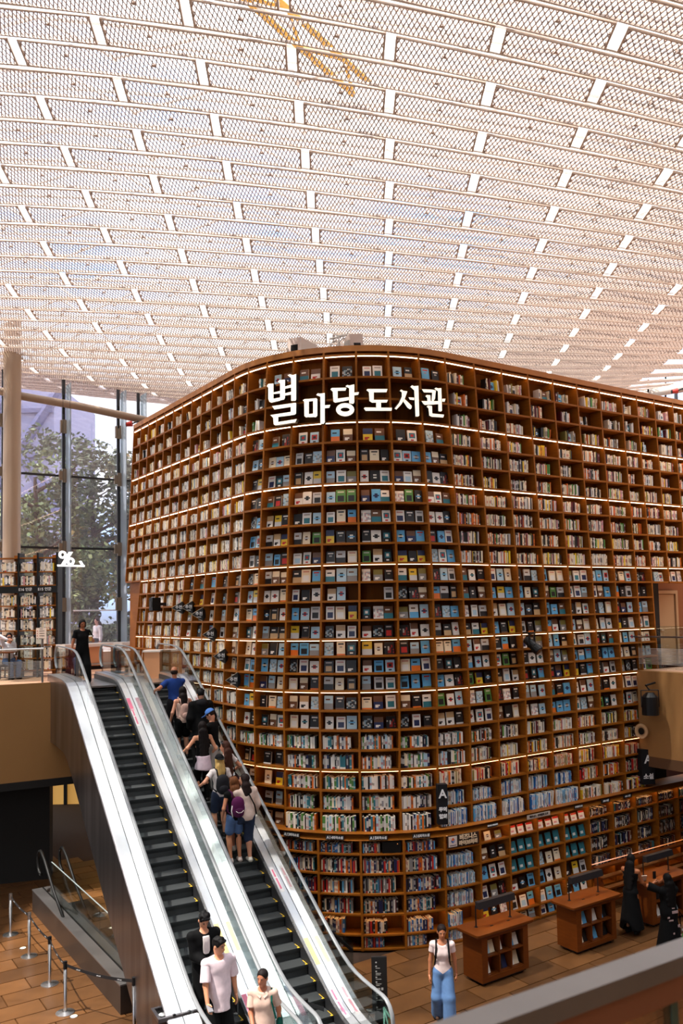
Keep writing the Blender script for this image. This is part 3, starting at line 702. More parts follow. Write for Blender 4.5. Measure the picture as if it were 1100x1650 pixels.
def divider(i, zs, thick=0.045, front=0.0):
    b = MB(); rings = []
    for z in zs:
        t = td(i, z); w = thick / 2
        rings.append([tp(t - w, z, front), tp(t + w, z, front), tp(t + w, z, -DEP), tp(t - w, z, -DEP)])
    n = len(b.v)
    for q in rings: b.v += [tuple(p) for p in q]
    for k in range(len(zs) - 1):
        for j in range(4):
            j2 = (j + 1) % 4
            b.f.append((n + k * 4 + j, n + k * 4 + 4 + j, n + k * 4 + 4 + j2, n + k * 4 + j2)); b.m.append(0); b.c.append(None)
    return b.build('divider', WOOD, bc)
for i in range(-13, 18):
    top = 12.95; bot = 8.26 if i < -11 else 5.47 if i < -7 else 2.44
    if i > 14: bot = 7.85
    elif i > 13: bot = 5.47
    zs = [z for z in ROWS if bot - 0.01 <= z <= top]
    zs = [top] + zs[1:-1] + [bot]
    divider(i, zs, front=0.016)
for i in range(-3, 17): divider(i, [2.30, 1.5, 0.7, 0.0], front=0.016)
def board(i, z, th, name='shelf_board', front=0.012, m=None, build=True, nseg=None, dep=DEP, ez=0.0):
    ta, tb = td(i, z) + 0.0225, td(i + 1, z) - 0.0225
    if nseg is None: nseg = 3 if abs((ta + tb) / 2) < 3.4 else 1
    b = MB(); ts = np.linspace(ta, tb, nseg + 1); zq = z + ez
    for a_, b_ in zip(ts[:-1], ts[1:]):
        def q(t, o, zz): p = tp(t, zq, o).copy(); p[2] = zz; return p
        b.hexa([q(a_, front, z - th), q(b_, front, z - th), q(b_, -dep, z - th), q(a_, -dep, z - th)], [q(a_, front, z), q(b_, front, z), q(b_, -dep, z), q(a_, -dep, z)])
    return b if not build else b.build(name, m or WOOD, bc)
cells = []                                                # every compartment: bay, z of its floor, z of its ceiling, row number
allboards = []
for ri, z in enumerate(ROWS):
    for i in bays(z if ri == 0 else z + 0.1): allboards.append((i, z, 0.045 if ri else 0.05))
    if ri:
        for i in bays(ROWS[ri - 1]): cells.append((i, z, ROWS[ri - 1], ri))
for i in range(-3, 16):
    for k, z in enumerate(LROWS[1:]): allboards.append((i, z, 0.035)); cells.append((i, z, LROWS[k], 100 + k + 1))
def area_px(i, z, w, h):
    c = tp((td(i, z) + td(i + 1, z)) / 2, z); p = proj(c)
    if not (-10 < p[0] < 1110 and -10 < p[1] < 1660): return 0
    v = c - EYE; D2 = v @ v; return w * h * max(0.05, -nrm(v) @ tn((td(i, z) + td(i + 1, z)) / 2, z)) / D2
allboards.sort(key=lambda q: -area_px(q[0], q[1], 0.8, 0.05))
rest = MB()
for k, (i, z, th) in enumerate(allboards):
    b = board(i, z, th, build=False, ez=0.0)
    if k < 300: b.build('shelf_board', WOOD, bc)
    else:
        n = len(rest.v); rest.v += b.v; rest.f += [tuple(n + q for q in f) for f in b.f]; rest.m += b.m; rest.c += b.c
o = rest.build('far_shelf_boards', WOOD, bc); o['kind'] = 'stuff'
# back panel, cornice, ledge, plinth, end panels
def band(name, t0, t1, z0, z1, o0, o1, m, step=0.35, tilt=None):
    b = MB(); n = max(2, int((t1 - t0) / step)); ts = np.linspace(t0, t1, n + 1)
    for a_, b_ in zip(ts[:-1], ts[1:]):
        b.hexa([tp(a_, z0, o1), tp(b_, z0, o1), tp(b_, z0, o0), tp(a_, z0, o0)], [tp(a_, z1, o1), tp(b_, z1, o1), tp(b_, z1, o0), tp(a_, z1, o0)])
    return b.build(name, m, bc)
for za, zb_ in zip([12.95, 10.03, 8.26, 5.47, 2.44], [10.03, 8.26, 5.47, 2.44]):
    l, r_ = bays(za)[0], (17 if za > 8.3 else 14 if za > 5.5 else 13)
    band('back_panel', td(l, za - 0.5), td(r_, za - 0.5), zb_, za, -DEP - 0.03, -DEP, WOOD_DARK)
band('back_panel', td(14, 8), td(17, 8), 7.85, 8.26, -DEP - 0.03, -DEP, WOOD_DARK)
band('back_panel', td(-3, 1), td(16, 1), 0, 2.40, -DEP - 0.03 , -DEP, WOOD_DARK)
band('cornice', td(-13, 12.9) - 0.02, td(17, 12.9) + 0.02, 12.95, 13.08, -0.36, 0.02, mat('cornice wood', rgb(178, 112, 48), 0.45, noise=0.12, nscale=3))
band('ledge', td(-3, 1), td(16, 1), 2.431, 2.44, 0.0, 0.27, WOOD)
band('header_rail', td(-3, 1), td(16, 1), 2.295, 2.425, -0.34, 0.02, WOOD)
band('plinth', td(-3, 1), td(16, 1), 0.0, 0.012, -0.3, 0.0, WOOD_DARK)
band('end_panel', td(-13, 8.2) + 0.02, td(-11, 8.2) - 0.05, ZUP, 8.21, -0.20, -0.14, WOOD)
band('end_panel', td(-11, 8.2) - 0.05, td(-11, 8.2) - 0.02, ZUP, 8.21, -0.4, 0, WOOD)
# lit strips under the front edge of each lit shelf
for z in sorted(LITROWS):
    for i in bays(z):
        ta, tb = td(i, z) + 0.03, td(i + 1, z) - 0.03; n = 3 if abs(ta) < 3.4 else 1; ts = np.linspace(ta, tb, n + 1); b = MB()
        for a_, b_ in zip(ts[:-1], ts[1:]):
            zz = z - 0.047 if z < 12.8 else z - 0.052
            b.hexa([tp(a_, zz - 0.013, 0.006), tp(b_, zz - 0.013, 0.006), tp(b_, zz - 0.013, -0.018), tp(a_, zz - 0.013, -0.018)], [tp(a_, zz, 0.006), tp(b_, zz, 0.006), tp(b_, zz, -0.018), tp(a_, zz, -0.018)])
        b.build('light_strip', LED if z > 9 else LED_MID if z > 5 else LED_LOW, bc)
for z in (2.29, 0.76):
    for i in (range(5, 16) if z > 1 else range(-2, 16)):
        ta, tb = td(i, z) + 0.05, td(i + 1, z) - 0.05; b = MB()
        for a_, b_ in zip(np.linspace(ta, tb, 3)[:-1], np.linspace(ta, tb, 3)[1:]):
            zz = (z + 0.003) if z > 1 else z - 0.036; b.hexa([tp(a_, zz - 0.01, -0.02), tp(b_, zz - 0.01, -0.02), tp(b_, zz - 0.01, -0.035), tp(a_, zz - 0.01, -0.035)], [tp(a_, zz, -0.02), tp(b_, zz, -0.02), tp(b_, zz, -0.035), tp(a_, zz, -0.035)])
        b.build('light_strip', mat('amber led strip', (1, 1, 1), 0.5, emit=(1.0, 0.55, 0.22), estr=9.0), bc)

core = [tp(q, 5, -0.6) for q in np.arange(-9.6, 11.3, 0.35)]; bk_ = BP + AD * (11.3 + SL + 3.5 - 2.9) - AN * 11
b = MB(); ring_ = [tuple(q[:2]) for q in core]; cx_ = BP - AD * 1.0 - AN * 5
for (xa, ya), (xb, yb) in zip(ring_[:-1], ring_[1:]): b.quad((xa, ya, 0), (xb, yb, 0), (xb, yb, 12.9), (xa, ya, 12.9)); b.poly([(xa, ya, 12.9), (xb, yb, 12.9), (cx_[0], cx_[1], 12.9)])
(xa, ya), (xb, yb) = ring_[-1], ring_[0]; b.quad((xa, ya, 0), (xb, yb, 0), (xb, yb, 12.9), (xa, ya, 12.9)); b.poly([(xa, ya, 12.9), (xb, yb, 12.9), (cx_[0], cx_[1], 12.9)])
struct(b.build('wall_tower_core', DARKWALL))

# ------------------------------------------------------------------ filling the compartments
ORD = ['zeroth', 'first', 'second', 'third', 'fourth', 'fifth', 'sixth', 'seventh', 'eighth', 'ninth', 'tenth', 'eleventh', 'twelfth', 'thirteenth', 'fourteenth', 'fifteenth', 'sixteenth', 'seventeenth', 'eighteenth', 'nineteenth', 'twentieth', 'twenty-first', 'twenty-second', 'twenty-third', 'twenty-fourth', 'twenty-fifth']
def where(i, ri):
    col = ('%s column of rounded corner' % ORD[i + 3]) if -2 <= i <= 5 else ('%s column right of corner' % ORD[i - 5]) if i > 5 else ('%s column left of corner' % ORD[-2 - i])
    row = ('%s shelf down' % ORD[ri]) if ri < 100 else ('%s shelf under ledge' % ORD[ri - 100])
    return row + ', ' + col
placed = []                                               # (kind, palette, design, matrix, label, weight)
def put_book(kind, pal, di, t, z, out, w, h, th, label, weight, lean=0.0, yaw=0.0, roll=0.0):
    n = tn(t, z); n = np.array([n[0], n[1], 0]); x = np.array([-n[1], n[0], 0])   # x to the right when one faces the shelf
    if yaw: c, s = math.cos(yaw), math.sin(yaw); n, x = n * c + x * s, x * c - n * s
    up = np.array([0, 0, 1.0])
    if lean: up = nrm(up - n * math.tan(lean)); n = np.cross(x, up)
    if roll: c, s = math.cos(roll), math.sin(roll); x, up = x * c - up * s, up * c + x * s
    p = tp(t, z, out); p = p.copy(); p[2] = z + (abs(math.sin(roll)) * w / 2 if roll else 0) + 0.001
    m = frame_matrix(p, x * w, -n * th, up * h); placed.append((kind, pal, di, m, label, weight))
def weight(t, z):
    c = tp(t, z); p = proj(c)
    if not (0 < p[0] < 1100 and 0 < p[1] < 1650): return 0
    v = c - EYE; return max(0.03, -nrm(v) @ tn(t, z)) / (v @ v)
def faces_out(i, ri):
    if ri >= 100: return 6 <= i <= 9
    if ri == 1: return 0 <= i <= 5
    if ri in (2, 3): return False
    if ri <= 6: return -1 <= i <= 5
    if ri <= 10: return -1 <= i <= 5
    if ri <= 14: return -6 <= i <= 15
    if ri <= 17: return -2 <= i <= 13
    if ri <= 19: return -1 <= i <= 12
    if ri == 21 and i in (-1, 0): return True
    if ri in (22, 23, 24): return -2 <= i <= 0
    return False
for (i, z, zc, ri) in cells:
    ta, tb = td(i, z) + 0.04, td(i + 1, z) - 0.04; wd = tb - ta; hh = zc - z - 0.06
    if wd < 0.2: continue
    pm = proj(tp((ta + tb) / 2, z))
    if not (-40 < pm[0] < 1140): continue
    if ri in (2, 3) and 0 <= i <= 5: continue
    if ri < 100 and i <= -6 and z < 5.4: continue
    if ri >= 105 and i >= 10: continue
    if ri == 101 and i == 5: continue                     # the library sign stands here
    if ri == 101 and i == 3: wd = wd * 0.5; tb = ta + wd    # the black screen fills the rest
    wq = where(i, ri)
    if faces_out(i, ri):
        n = 2 if (ri in (1, 4) or wd < 0.62) else 3
        if ri == 12 and i == 2: n = 2
        if ri == 12 and i == 3: n = 1
        if ri >= 100: n = 3 if ri > 101 else 2 + (i > 6)
        if ri in (21, 22, 23, 24): n = 2
        di0 = rnd.randrange(48)
        for k in range(n):
            f = (k + 0.5) / n if n > 1 else 0.82
            f = f if n != 2 else (0.30, 0.72)[k]
            if ri == 12 and i == 2: f = (0.2, 0.5)[k]
            w = min(rnd.uniform(0.178, 0.222), wd / n * 0.93); h = min(rnd.uniform(0.25, 0.30), hh * 0.93); th = rnd.uniform(0.018, 0.04)
            if ri >= 100: h = min(0.29, hh * 0.9) * rnd.uniform(0.85, 1.0); w = min(0.19, wd / n * 0.9); th = 0.012
            di = rnd.randrange(48)
            t = ta + wd * f + rnd.uniform(-0.015, 0.015)
            o_ = -0.13
            if ri >= 100: o_ = -0.07
            if ri == 101 and i > 6: di = 48
            if ri in (102, 103) and i in (7, 8, 9) and not (ri == 103 and i == 8): di = 49
            base = ['white-and-red', 'teal'][di - 48] if di >= 48 else COVERS[di][0]
            pos = '' if n == 1 else ('left book', 'right book')[k] if n == 2 else ('left book', 'middle book', 'right book')[k]
            put_book('cover', None, di, t, z, o_, w, h, th, ('%s cover facing out, %s, %s' % (base, pos, wq)).replace(', ,', ','), weight(t, z) * w * h, lean=rnd.uniform(0.08, 0.16) if ri < 100 else 0.22, yaw=rnd.uniform(-0.06, 0.06))
    else:
        pal = 'left' if i < -1 else 'mid' if i <= 5 else 'right'
        if ri >= 100: pal = 'low' if i < 5 else 'mag' if i < 10 else 'shade_dark'
        elif ri >= 22: pal = 'mid' if i < 5 else ('mag' if ri >= 23 and i < 10 else 'warm')
        elif ri >= 18 and i < 5: pal = 'mid'
        fill = rnd.uniform(0.80, 0.97)
        mixed = ri <= 3
        if mixed: fill = rnd.uniform(0.45, 0.78)
        elif ri <= 6 and i > 5: fill = rnd.uniform(0.55, 0.95)
        if ri >= 105: fill = rnd.uniform(0.5, 0.85)
        if i in (13, 14, 15, 16) and ri > 13 and ri < 100: fill = 0.5
        t = ta + (rnd.uniform(0, wd * (1 - fill)) if mixed else 0.0); te = t + wd * fill; k = 0
        hb = min(rnd.uniform(0.25, 0.30), hh * 0.92)
        if ri == 24 and i <= 9: hb = min(0.34, hh * 0.95)
        while True:
            th = rnd.uniform(0.022, 0.05) if ri < 100 else rnd.uniform(0.018, 0.042)
            if pal == 'mag': th = rnd.uniform(0.008, 0.03)
            if t + th > te: break
            k += 1; h = min(hb * rnd.uniform(0.86, 1.06), hh * 0.96); dp = rnd.uniform(0.15, 0.2)
            di = rnd.randrange(26); base = SPINES[pal][di][0]
            roll = 0.0
            if (mixed and rnd.random() < 0.10) or (pal == 'mag' and rnd.random() < 0.04): roll = rnd.choice((-1, 1)) * rnd.uniform(0.08, 0.2); t += 0.02
            so = -0.05 - dp / 2 - rnd.uniform(0, 0.02)
            if ri == 24 and i >= -1: so = -0.02 - dp / 2 + 0.08
            put_book('spine', pal, di, t + th / 2, z, so, th - 0.002, h, dp, '%s spine, %s from left, %s' % (base, ORD[k] if k < 26 else 'last', wq), weight(t, z) * th * h, roll=roll)
            t += th + (0.03 if roll else 0.0)
            if mixed and k == 3 and rnd.random() < 0.5:    # a pair turned cover-out among the spines
                w = 0.17; 
                if t + w < te + 0.05:
                    di = rnd.randrange(48); put_book('cover', None, di, t + w / 2, z, -0.12, w, min(0.24, hh * 0.9), 0.03, '%s cover among spines, %s' % (COVERS[di][0], wq), weight(t, z) * 0.04, lean=0.1); t += w + 0.01
# two printed designs for the leaflets under the ledge
def leaflet(base, top, col):
    b = MB(); g = np.zeros((9, 6, 3)); g[:] = BC[base] if isinstance(base, str) else base; g[:2, :] = top; g[5:7, 1:4] = col
    for i in range(9):
        for j in range(6):
            x0, x1 = -0.5 + j / 6, -0.5 + (j + 1) / 6; z1, z0 = 1 - i / 9, 1 - (i + 1) / 9; b.quad((x0, -0.5, z0), (x1, -0.5, z0), (x1, -0.5, z1), (x0, -0.5, z1), 0, tuple(g[i, j]))
    w = (-0.5, -0.5, 0), (0.5, -0.5, 0), (0.5, 0.5, 0), (-0.5, 0.5, 0); u = [(p[0], p[1], 1) for p in w]; c = tuple(g[8, 0])
    b.quad(u[0], u[1], u[2], u[3], 0, PAGES); b.quad(w[1], w[2], u[2], u[1], 0, c); b.quad(w[3], w[0], u[0], u[3], 0, c); b.quad(w[2], w[3], u[3], u[2], 0, c); b.quad(w[3], w[2], w[1], w[0], 0, c)
    return b
COVERS.append(('white-and-red', leaflet('white', BC['red'] * 1.1, BC['pink']))); COVERS.append(('teal', leaflet(BC['teal'], BC['teal'], BC['white'] * 0.8 + BC['teal'] * 0.2)))
def join_books(lst, name, label, group):
    V, Fq, Cq = [], [], []; n = 0; b = MB()
    for kind, pal, di, m, lab, wt in lst:
        src = COVERS[di][1] if kind == 'cover' else SPINES[pal][di][1]
        v = np.array(src.v); M = np.array(m); v = v @ M[:3, :3].T + M[:3, 3]
        b.f += [tuple(n + q for q in f) for f in src.f]; b.v += [tuple(p) for p in v]; b.m += src.m; b.c += src.c; n += len(src.v)
    o = b.build(name, PRINT); tag(o, label, 'books', group); o['kind'] = 'stuff'
for kind, nm, grp, lab in (('cover', 'display_book', 'books shown cover out on the tower', 'smaller books shown cover out on the higher and outer shelves of the tower'), ('spine', 'shelf_book', 'books shelved spine out on the tower', 'remaining books standing spine out on the shelves of the tower')):
    lst = sorted([p for p in placed if p[0] == kind], key=lambda p: -p[5]); seen = {}
    for p in lst[:300]:
        o = link(nm, book_mesh(kind, p[1], p[2])); o.matrix_world = p[3]
        seen[p[4]] = seen.get(p[4], 0) + 1
        tag(o, p[4], 'book', grp)
    join_books(lst[300:], nm + 's_beyond', lab, grp)
    print(kind, len(lst), 'dup labels', sum(1 for v in seen.values() if v > 1))

# ------------------------------------------------------------------ lit lettering on the tower
def stroke_glyph(polys, T, zmid, parent, name='syllable'):
    """polys: outline points in picture columns/rows measured on the letter's own plate; plate is tangent to the tower at T"""
    n = tn(T, zmid); n = nrm([n[0], n[1], 0]); p0 = tp(T, zmid, 0.16)
    f = MB(); s = MB()
    for poly in polys:
        pts = [at_plane(x, y, p0, n) for x, y in poly]
        area = 0
        for a, b in zip(poly, poly[1:] + poly[:1]): area += a[0] * b[1] - b[0] * a[1]
        if area > 0: pts = pts[::-1]
        back = [p - n * 0.10 for p in pts]
        f.poly(pts)
        k = len(s.v); m = len(pts); s.v += [tuple(p) for p in pts] + [tuple(p) for p in back]
        for i in range(m):
            j = (i + 1) % m; s.f.append((k + i, k + m + i, k + m + j, k + j)); s.m.append(0); s.c.append(None)
        s.poly(back[::-1])
    o = f.build(name, SIGN_FACE, parent); s.build('letter_return', SIGN_SIDE, o)
def ringpoly(cx, cy, rx, ry, w, n=20):
    out = []
    for i in range(n):
        a0, a1 = 2 * math.pi * i / n, 2 * math.pi * (i + 1) / n
        out.append([(cx + rx * math.cos(a0), cy + ry * math.sin(a0)), (cx + rx * math.cos(a1), cy + ry * math.sin(a1)), (cx + (rx - w) * math.cos(a1), cy + (ry - w) * math.sin(a1)), (cx + (rx - w) * math.cos(a0), cy + (ry - w) * math.sin(a0))])
    return out
A_ = lambda pts: [(420 + x * 0.13636, 590 + y * 0.13636) for x, y in pts]
B_ = lambda pts: [(570 + x * 0.14545, 600 + y * 0.14545) for x, y in pts]
sg = thing('lettering_sign', 'cream lit Korean lettering across the top of the rounded corner', 'sign', tp(0.4, 11.9, 0.16))
byeol = [A_(q) for q in (
    [(70, 235), (90, 208), (150, 205), (150, 420), (125, 432), (100, 420), (88, 385), (88, 255)],
    [(200, 185), (222, 162), (286, 160), (286, 372), (275, 395), (228, 404), (228, 200)],
    [(150, 310), (228, 292), (228, 322), (150, 330)], [(146, 385), (228, 370), (228, 408), (125, 432)],
    [(315, 105), (345, 96), (380, 105), (418, 92), (418, 395), (408, 410), (358, 410), (358, 140)],
    [(286, 240), (358, 218), (358, 252), (286, 268)], [(286, 320), (358, 302), (358, 336), (286, 348)],
    [(132, 472), (408, 432), (418, 440), (418, 474), (355, 482), (160, 512)], [(355, 474), (418, 466), (416, 560), (400, 574), (352, 580)],
    [(112, 578), (355, 540), (355, 582), (206, 600), (206, 660), (425, 624), (408, 664), (175, 700), (152, 688), (146, 610)])]
ma = [A_(q) for q in (
    [(495, 402), (520, 388), (568, 386), (568, 600), (535, 606), (515, 590), (512, 420)], [(618, 382), (655, 378), (668, 390), (668, 585), (650, 604), (618, 600)],
    [(568, 386), (618, 382), (618, 412), (568, 418)], [(568, 566), (618, 560), (618, 602), (568, 604)],
    [(655, 342), (672, 320), (700, 325), (756, 316), (756, 660), (742, 682), (704, 682), (704, 360)], [(756, 462), (822, 456), (808, 492), (756, 498)])]
dang = [A_(q) for q in (
    [(822, 275), (838, 258), (1012, 254), (1000, 290), (908, 292), (908, 382), (1040, 365), (1040, 402), (880, 432), (858, 420), (850, 300)],
    [(1000, 238), (1020, 222), (1046, 228), (1104, 214), (1104, 430), (1090, 446), (1044, 440), (1044, 262)], [(1104, 312), (1160, 306), (1150, 338), (1104, 345)])] + [A_(q) for q in ringpoly(996, 514, 108, 78, 54)]
do = [B_(q) for q in (
    [(138, 196), (150, 184), (372, 184), (360, 220), (220, 222), (220, 304), (376, 304), (364, 334), (200, 336), (172, 318), (166, 220)],
    [(246, 334), (300, 334), (300, 392), (246, 392)], [(110, 400), (120, 388), (422, 392), (416, 426), (130, 426)])]
seo = [B_(q) for q in (
    [(508, 205), (524, 190), (548, 204), (592, 210), (560, 300), (520, 360), (470, 412), (452, 402), (500, 338), (530, 270), (530, 222)],
    [(560, 294), (620, 350), (640, 372), (636, 400), (622, 410), (592, 390), (548, 326)],
    [(604, 276), (668, 280), (668, 308), (618, 302)], [(625, 160), (642, 143), (668, 152), (714, 148), (724, 480), (708, 490), (682, 488), (668, 200)])]
gwan = [B_(q) for q in (
    [(752, 186), (862, 190), (908, 200), (898, 290), (880, 322), (860, 318), (866, 224), (775, 222)],
    [(792, 265), (804, 250), (846, 252), (850, 330), (816, 334), (812, 285)], [(748, 318), (936, 318), (936, 352), (785, 362), (770, 350)],
    [(892, 182), (908, 168), (930, 176), (968, 174), (976, 425), (962, 434), (936, 430), (930, 210)], [(976, 292), (1014, 292), (1004, 326), (976, 324)],
    [(805, 378), (822, 366), (864, 372), (868, 456), (998, 468), (990, 500), (860, 492), (834, 478), (826, 400)])]
for polys, t_, z_ in ((byeol, -1.15, 11.95), (ma, -0.35, 11.9), (dang, 0.30, 12.0), (do, 1.05, 12.0), (seo, 1.85, 12.0), (gwan, 2.45, 12.0)): stroke_glyph(polys, t_, z_, sg)

# ------------------------------------------------------------------ things on top of the tower
HOUS = mat('pinkish white housing', rgb(222, 205, 194), 0.5); HOUS2 = mat('grey housing side', rgb(206, 200, 192), 0.5)
def housing(label, c, w, h, dpt, yaw, tilt, win):
    t = thing('projector_housing', label, 'projector', c)
    cy, sy = math.cos(yaw), math.sin(yaw); ex = np.array([cy, sy, 0]); ey = np.array([-sy, cy, 0]); up = nrm(np.array([0, 0, 1.0]) + ex * tilt); ex = nrm(np.cross(ey, up))
    b = MB(); b.frame_box(c - ex * w / 2, ex * w, ey * dpt, up * h, 0); b.build('casing', HOUS, t)
    b = MB(); b.frame_box(c - ex * w / 2 - ey * 0.02, ex * w, ey * 0.02, up * h, 0); b.build('front_plate', HOUS, t)
    wc = c + up * h * 0.42 - ey * 0.028
    b = MB(); b.frame_box(wc - ex * win / 2, ex * win, ey * 0.01, up * win); b.build('black_window', BLACK, t)
    b = MB(); b.frame_box(c - ex * (w / 2 + 0.04) - up * 0.1, ex * 0.04, ey * dpt * 0.9, up * h * 0.95); b.build('side_bracket', HOUS2, t)
    for q in (-0.3, 0.3):
        b = MB(); b.frame_box(c + ex * (w * q - 0.03) + ey * 0.1 - np.array([0, 0, 0.2]), ex * 0.06, ey * 0.06, (0, 0, 0.2)); b.build('foot', HOUS2, t)
pc = at_y(474, 571, 19.6); pc[2] = 13.1
housing('white box with black square window, on the tower top by its left corner', pc, 0.36, 0.62, 0.75, math.radians(-28), 0.04, 0.19)
pc = at_y(578, 562, 19.6); pc[2] = 13.1
housing('white box with black square window, right of the round-holed bracket', pc, 0.34, 0.68, 0.28, math.radians(24), -0.12, 0.18)
bp_ = at_y(546, 563, 19.8); bp_[2] = 13.06
t = thing('bracket_frame', 'white steel bracket with round cut-outs between the two projector boxes', 'bracket', bp_)
WB = mat('white bracket', rgb(232, 226, 218), 0.45)
ex = nrm([0.75, -0.5, 0]); up = np.array([0, 0, 1.0])
b = MB()
for f in (-0.26, 0.0, 0.26): b.frame_box(bp_ + ex * (f - 0.02), ex * 0.035, np.array([0, 0.09, 0]), up * (0.78 + 0.18 * f))
for h_ in (0.0, 0.40, 0.74): b.frame_box(bp_ - ex * 0.28 + up * h_, ex * 0.56, np.array([0, 0.09, 0]), up * 0.03)
b.build('frame', WB, t)
for f, h_, r_ in ((-0.13, 0.2, 0.11), (0.13, 0.22, 0.12), (-0.13, 0.57, 0.12), (0.13, 0.58, 0.12)):
    c = bp_ + ex * f + up * h_ + np.array([0, 0.045, 0]); b = MB()
    for i in range(16):
        a0, a1 = 2 * math.pi * i / 16, 2 * math.pi * (i + 1) / 16
        q = lambda a, rr, o: c + ex * rr * math.cos(a) + up * rr * math.sin(a) + np.array([0, o, 0])
        b.hexa([q(a0, r_, 0), q(a1, r_, 0), q(a1, r_ - 0.03, 0), q(a0, r_ - 0.03, 0)], [q(a0, r_, 0.03), q(a1, r_, 0.03), q(a1, r_ - 0.03, 0.03), q(a0, r_ - 0.03, 0.03)])
    b.build('ring_plate', WB, t)
b = MB()
for s_ in (-1, 1): b.hexa([bp_ + ex * 0.26 * s_ + np.array([0, 0.1, 0]), bp_ + ex * 0.30 * s_ + np.array([0, 0.1, 0]), bp_ + ex * 0.30 * s_ + np.array([0, 0.5, 0]), bp_ + ex * 0.26 * s_ + np.array([0, 0.5, 0])], [bp_ + ex * 0.26 * s_ + np.array([0, 0.1, 0.6]), bp_ + ex * 0.30 * s_ + np.array([0, 0.1, 0.6]), bp_ + ex * 0.30 * s_ + np.array([0, 0.14, 0.6]), bp_ + ex * 0.26 * s_ + np.array([0, 0.14, 0.6])])
b.build('gusset', WB, t)
for i in range(17):
    pass
# small rig of black lamps behind the right top edge
# ------------------------------------------------------------------ signs on the tower
def box_sign(label, px, py, t_, z0, z1, w, dp, yaw, lines):
    c = tp(t_, (z0 + z1) / 2, 0.02 + dp); n = np.array([-math.sin(yaw), -math.cos(yaw), 0]); x = np.array([-n[1], n[0], 0])
    t = thing('category_sign', label, 'sign', c); up = np.array([0, 0, 1.0]); h = z1 - z0
    SB = mat('sign black', (0.010, 0.010, 0.012), 0.6, spec=0.2)
    b = MB(); b.frame_box(c - x * w / 2 - up * h / 2, x * w, -n * dp, up * h); b.build('body', SB, t)
    b = MB(); b.frame_box(c + x * 0.02 - up * 0.03 - n * (dp + 0.001), x * 0.05, -n * 0.30, up * 0.06); b.build('bracket', BLACK_METAL, t)
    for s, size, fx, zz in lines:
        p = np.array([c[0], c[1], zz]) + n * 0.006 + x * fx; put_text(s, size, p, x, up, WHITE_INK, t, bold=0.006)
    p = np.array([c[0], c[1], z0 + h * 0.25]) + x * (w / 2 + 0.006) - n * dp * 0.5; put_text(lines[-1][0] if len(lines) == 2 else '무역협회', 0.085, p, up, n, WHITE_INK, t, bold=0.002)
box_sign('black A sign for the trade shelves standing out right of the curved shelves', 716, 1300, td(5, 3) + 0.02, 2.52, 3.38, 0.22, 0.16, math.radians(-8), [('A', 0.26, 0.0, 3.17), ('무역', 0.10, 0.0, 2.84), ('협회', 0.10, 0.0, 2.69)])
box_sign('black A sign for the novels at the right end of the tower', 1030, 1240, td(13, 3) - 0.25, 2.52, 3.42, 0.36, 0.22, math.radians(-8), [('A', 0.30, 0.0, 3.16), ('소설', 0.155, 0.0, 2.72)])
# flat library sign in the compartment under the ledge
tq = (td(5, 2) + td(6, 2)) / 2; n = tn(tq, 2); n = nrm([n[0], n[1], 0]); x = np.array([-n[1], n[0], 0]); c = tp(tq, 2.16, 0.0)
t = thing('library_sign', 'dark brown board with cream Korean lettering and a white emblem panel', 'sign', c)
b = MB(); b.frame_box(c - x * 0.41 - np.array([0, 0, 0.132]) - n * 0.01, x * 0.82, n * 0.03, (0, 0, 0.264)); b.build('board', mat('dark sign brown', rgb(44, 26, 18), 0.5), t)
b = MB(); b.frame_box(c - x * 0.385 - np.array([0, 0, 0.11]) + n * 0.02, x * 0.215, n * 0.006, (0, 0, 0.22)); b.build('emblem_panel', mat('sign white', rgb(226, 208, 196), 0.5), t)
for k, (cc, pts) in enumerate(((rgb(226, 112, 60), [(0, 0.07), (0.045, 0.02), (0.0, -0.005), (-0.045, 0.02)]), (rgb(190, 66, 50), [(0, 0.07), (0.045, 0.02), (0.02, 0.005)]), (rgb(60, 92, 160), [(-0.045, 0.015), (0.0, -0.012), (0.0, -0.055), (-0.045, -0.02)]), (rgb(128, 150, 196), [(0.045, 0.015), (0.0, -0.012), (0.0, -0.055), (0.045, -0.02)]))):
    o_ = c - x * 0.278 + np.array([0, 0, 0.02]) + n * 0.028
    b = MB(); b.hexa([o_ + x * q[0] + np.array([0, 0, q[1]]) for q in pts], [o_ + x * q[0] + np.array([0, 0, q[1]]) + n * (0.002 + 0.001 * k) for q in pts]); b.build('emblem', mat('emblem %d' % k, cc, 0.5), t)
b = MB(); b.frame_box(c - x * 0.36 - np.array([0, 0, 0.088]) + n * 0.027, x * 0.165, n * 0.002, (0, 0, 0.016)); b.build('caption', mat('caption ink', (0.05, 0.05, 0.08), 0.5), t)
CREAM = mat('cream lettering', rgb(236, 208, 172), 0.5)
put_text('비즈니스', 0.125, c + x * 0.125 + np.array([0, 0, 0.058]) + n * 0.024, x, (0, 0, 1), CREAM, t, bold=0.005)
put_text('라이브러리', 0.107, c + x * 0.125 + np.array([0, 0, -0.062]) + n * 0.024, x, (0, 0, 1), CREAM, t, bold=0.005)
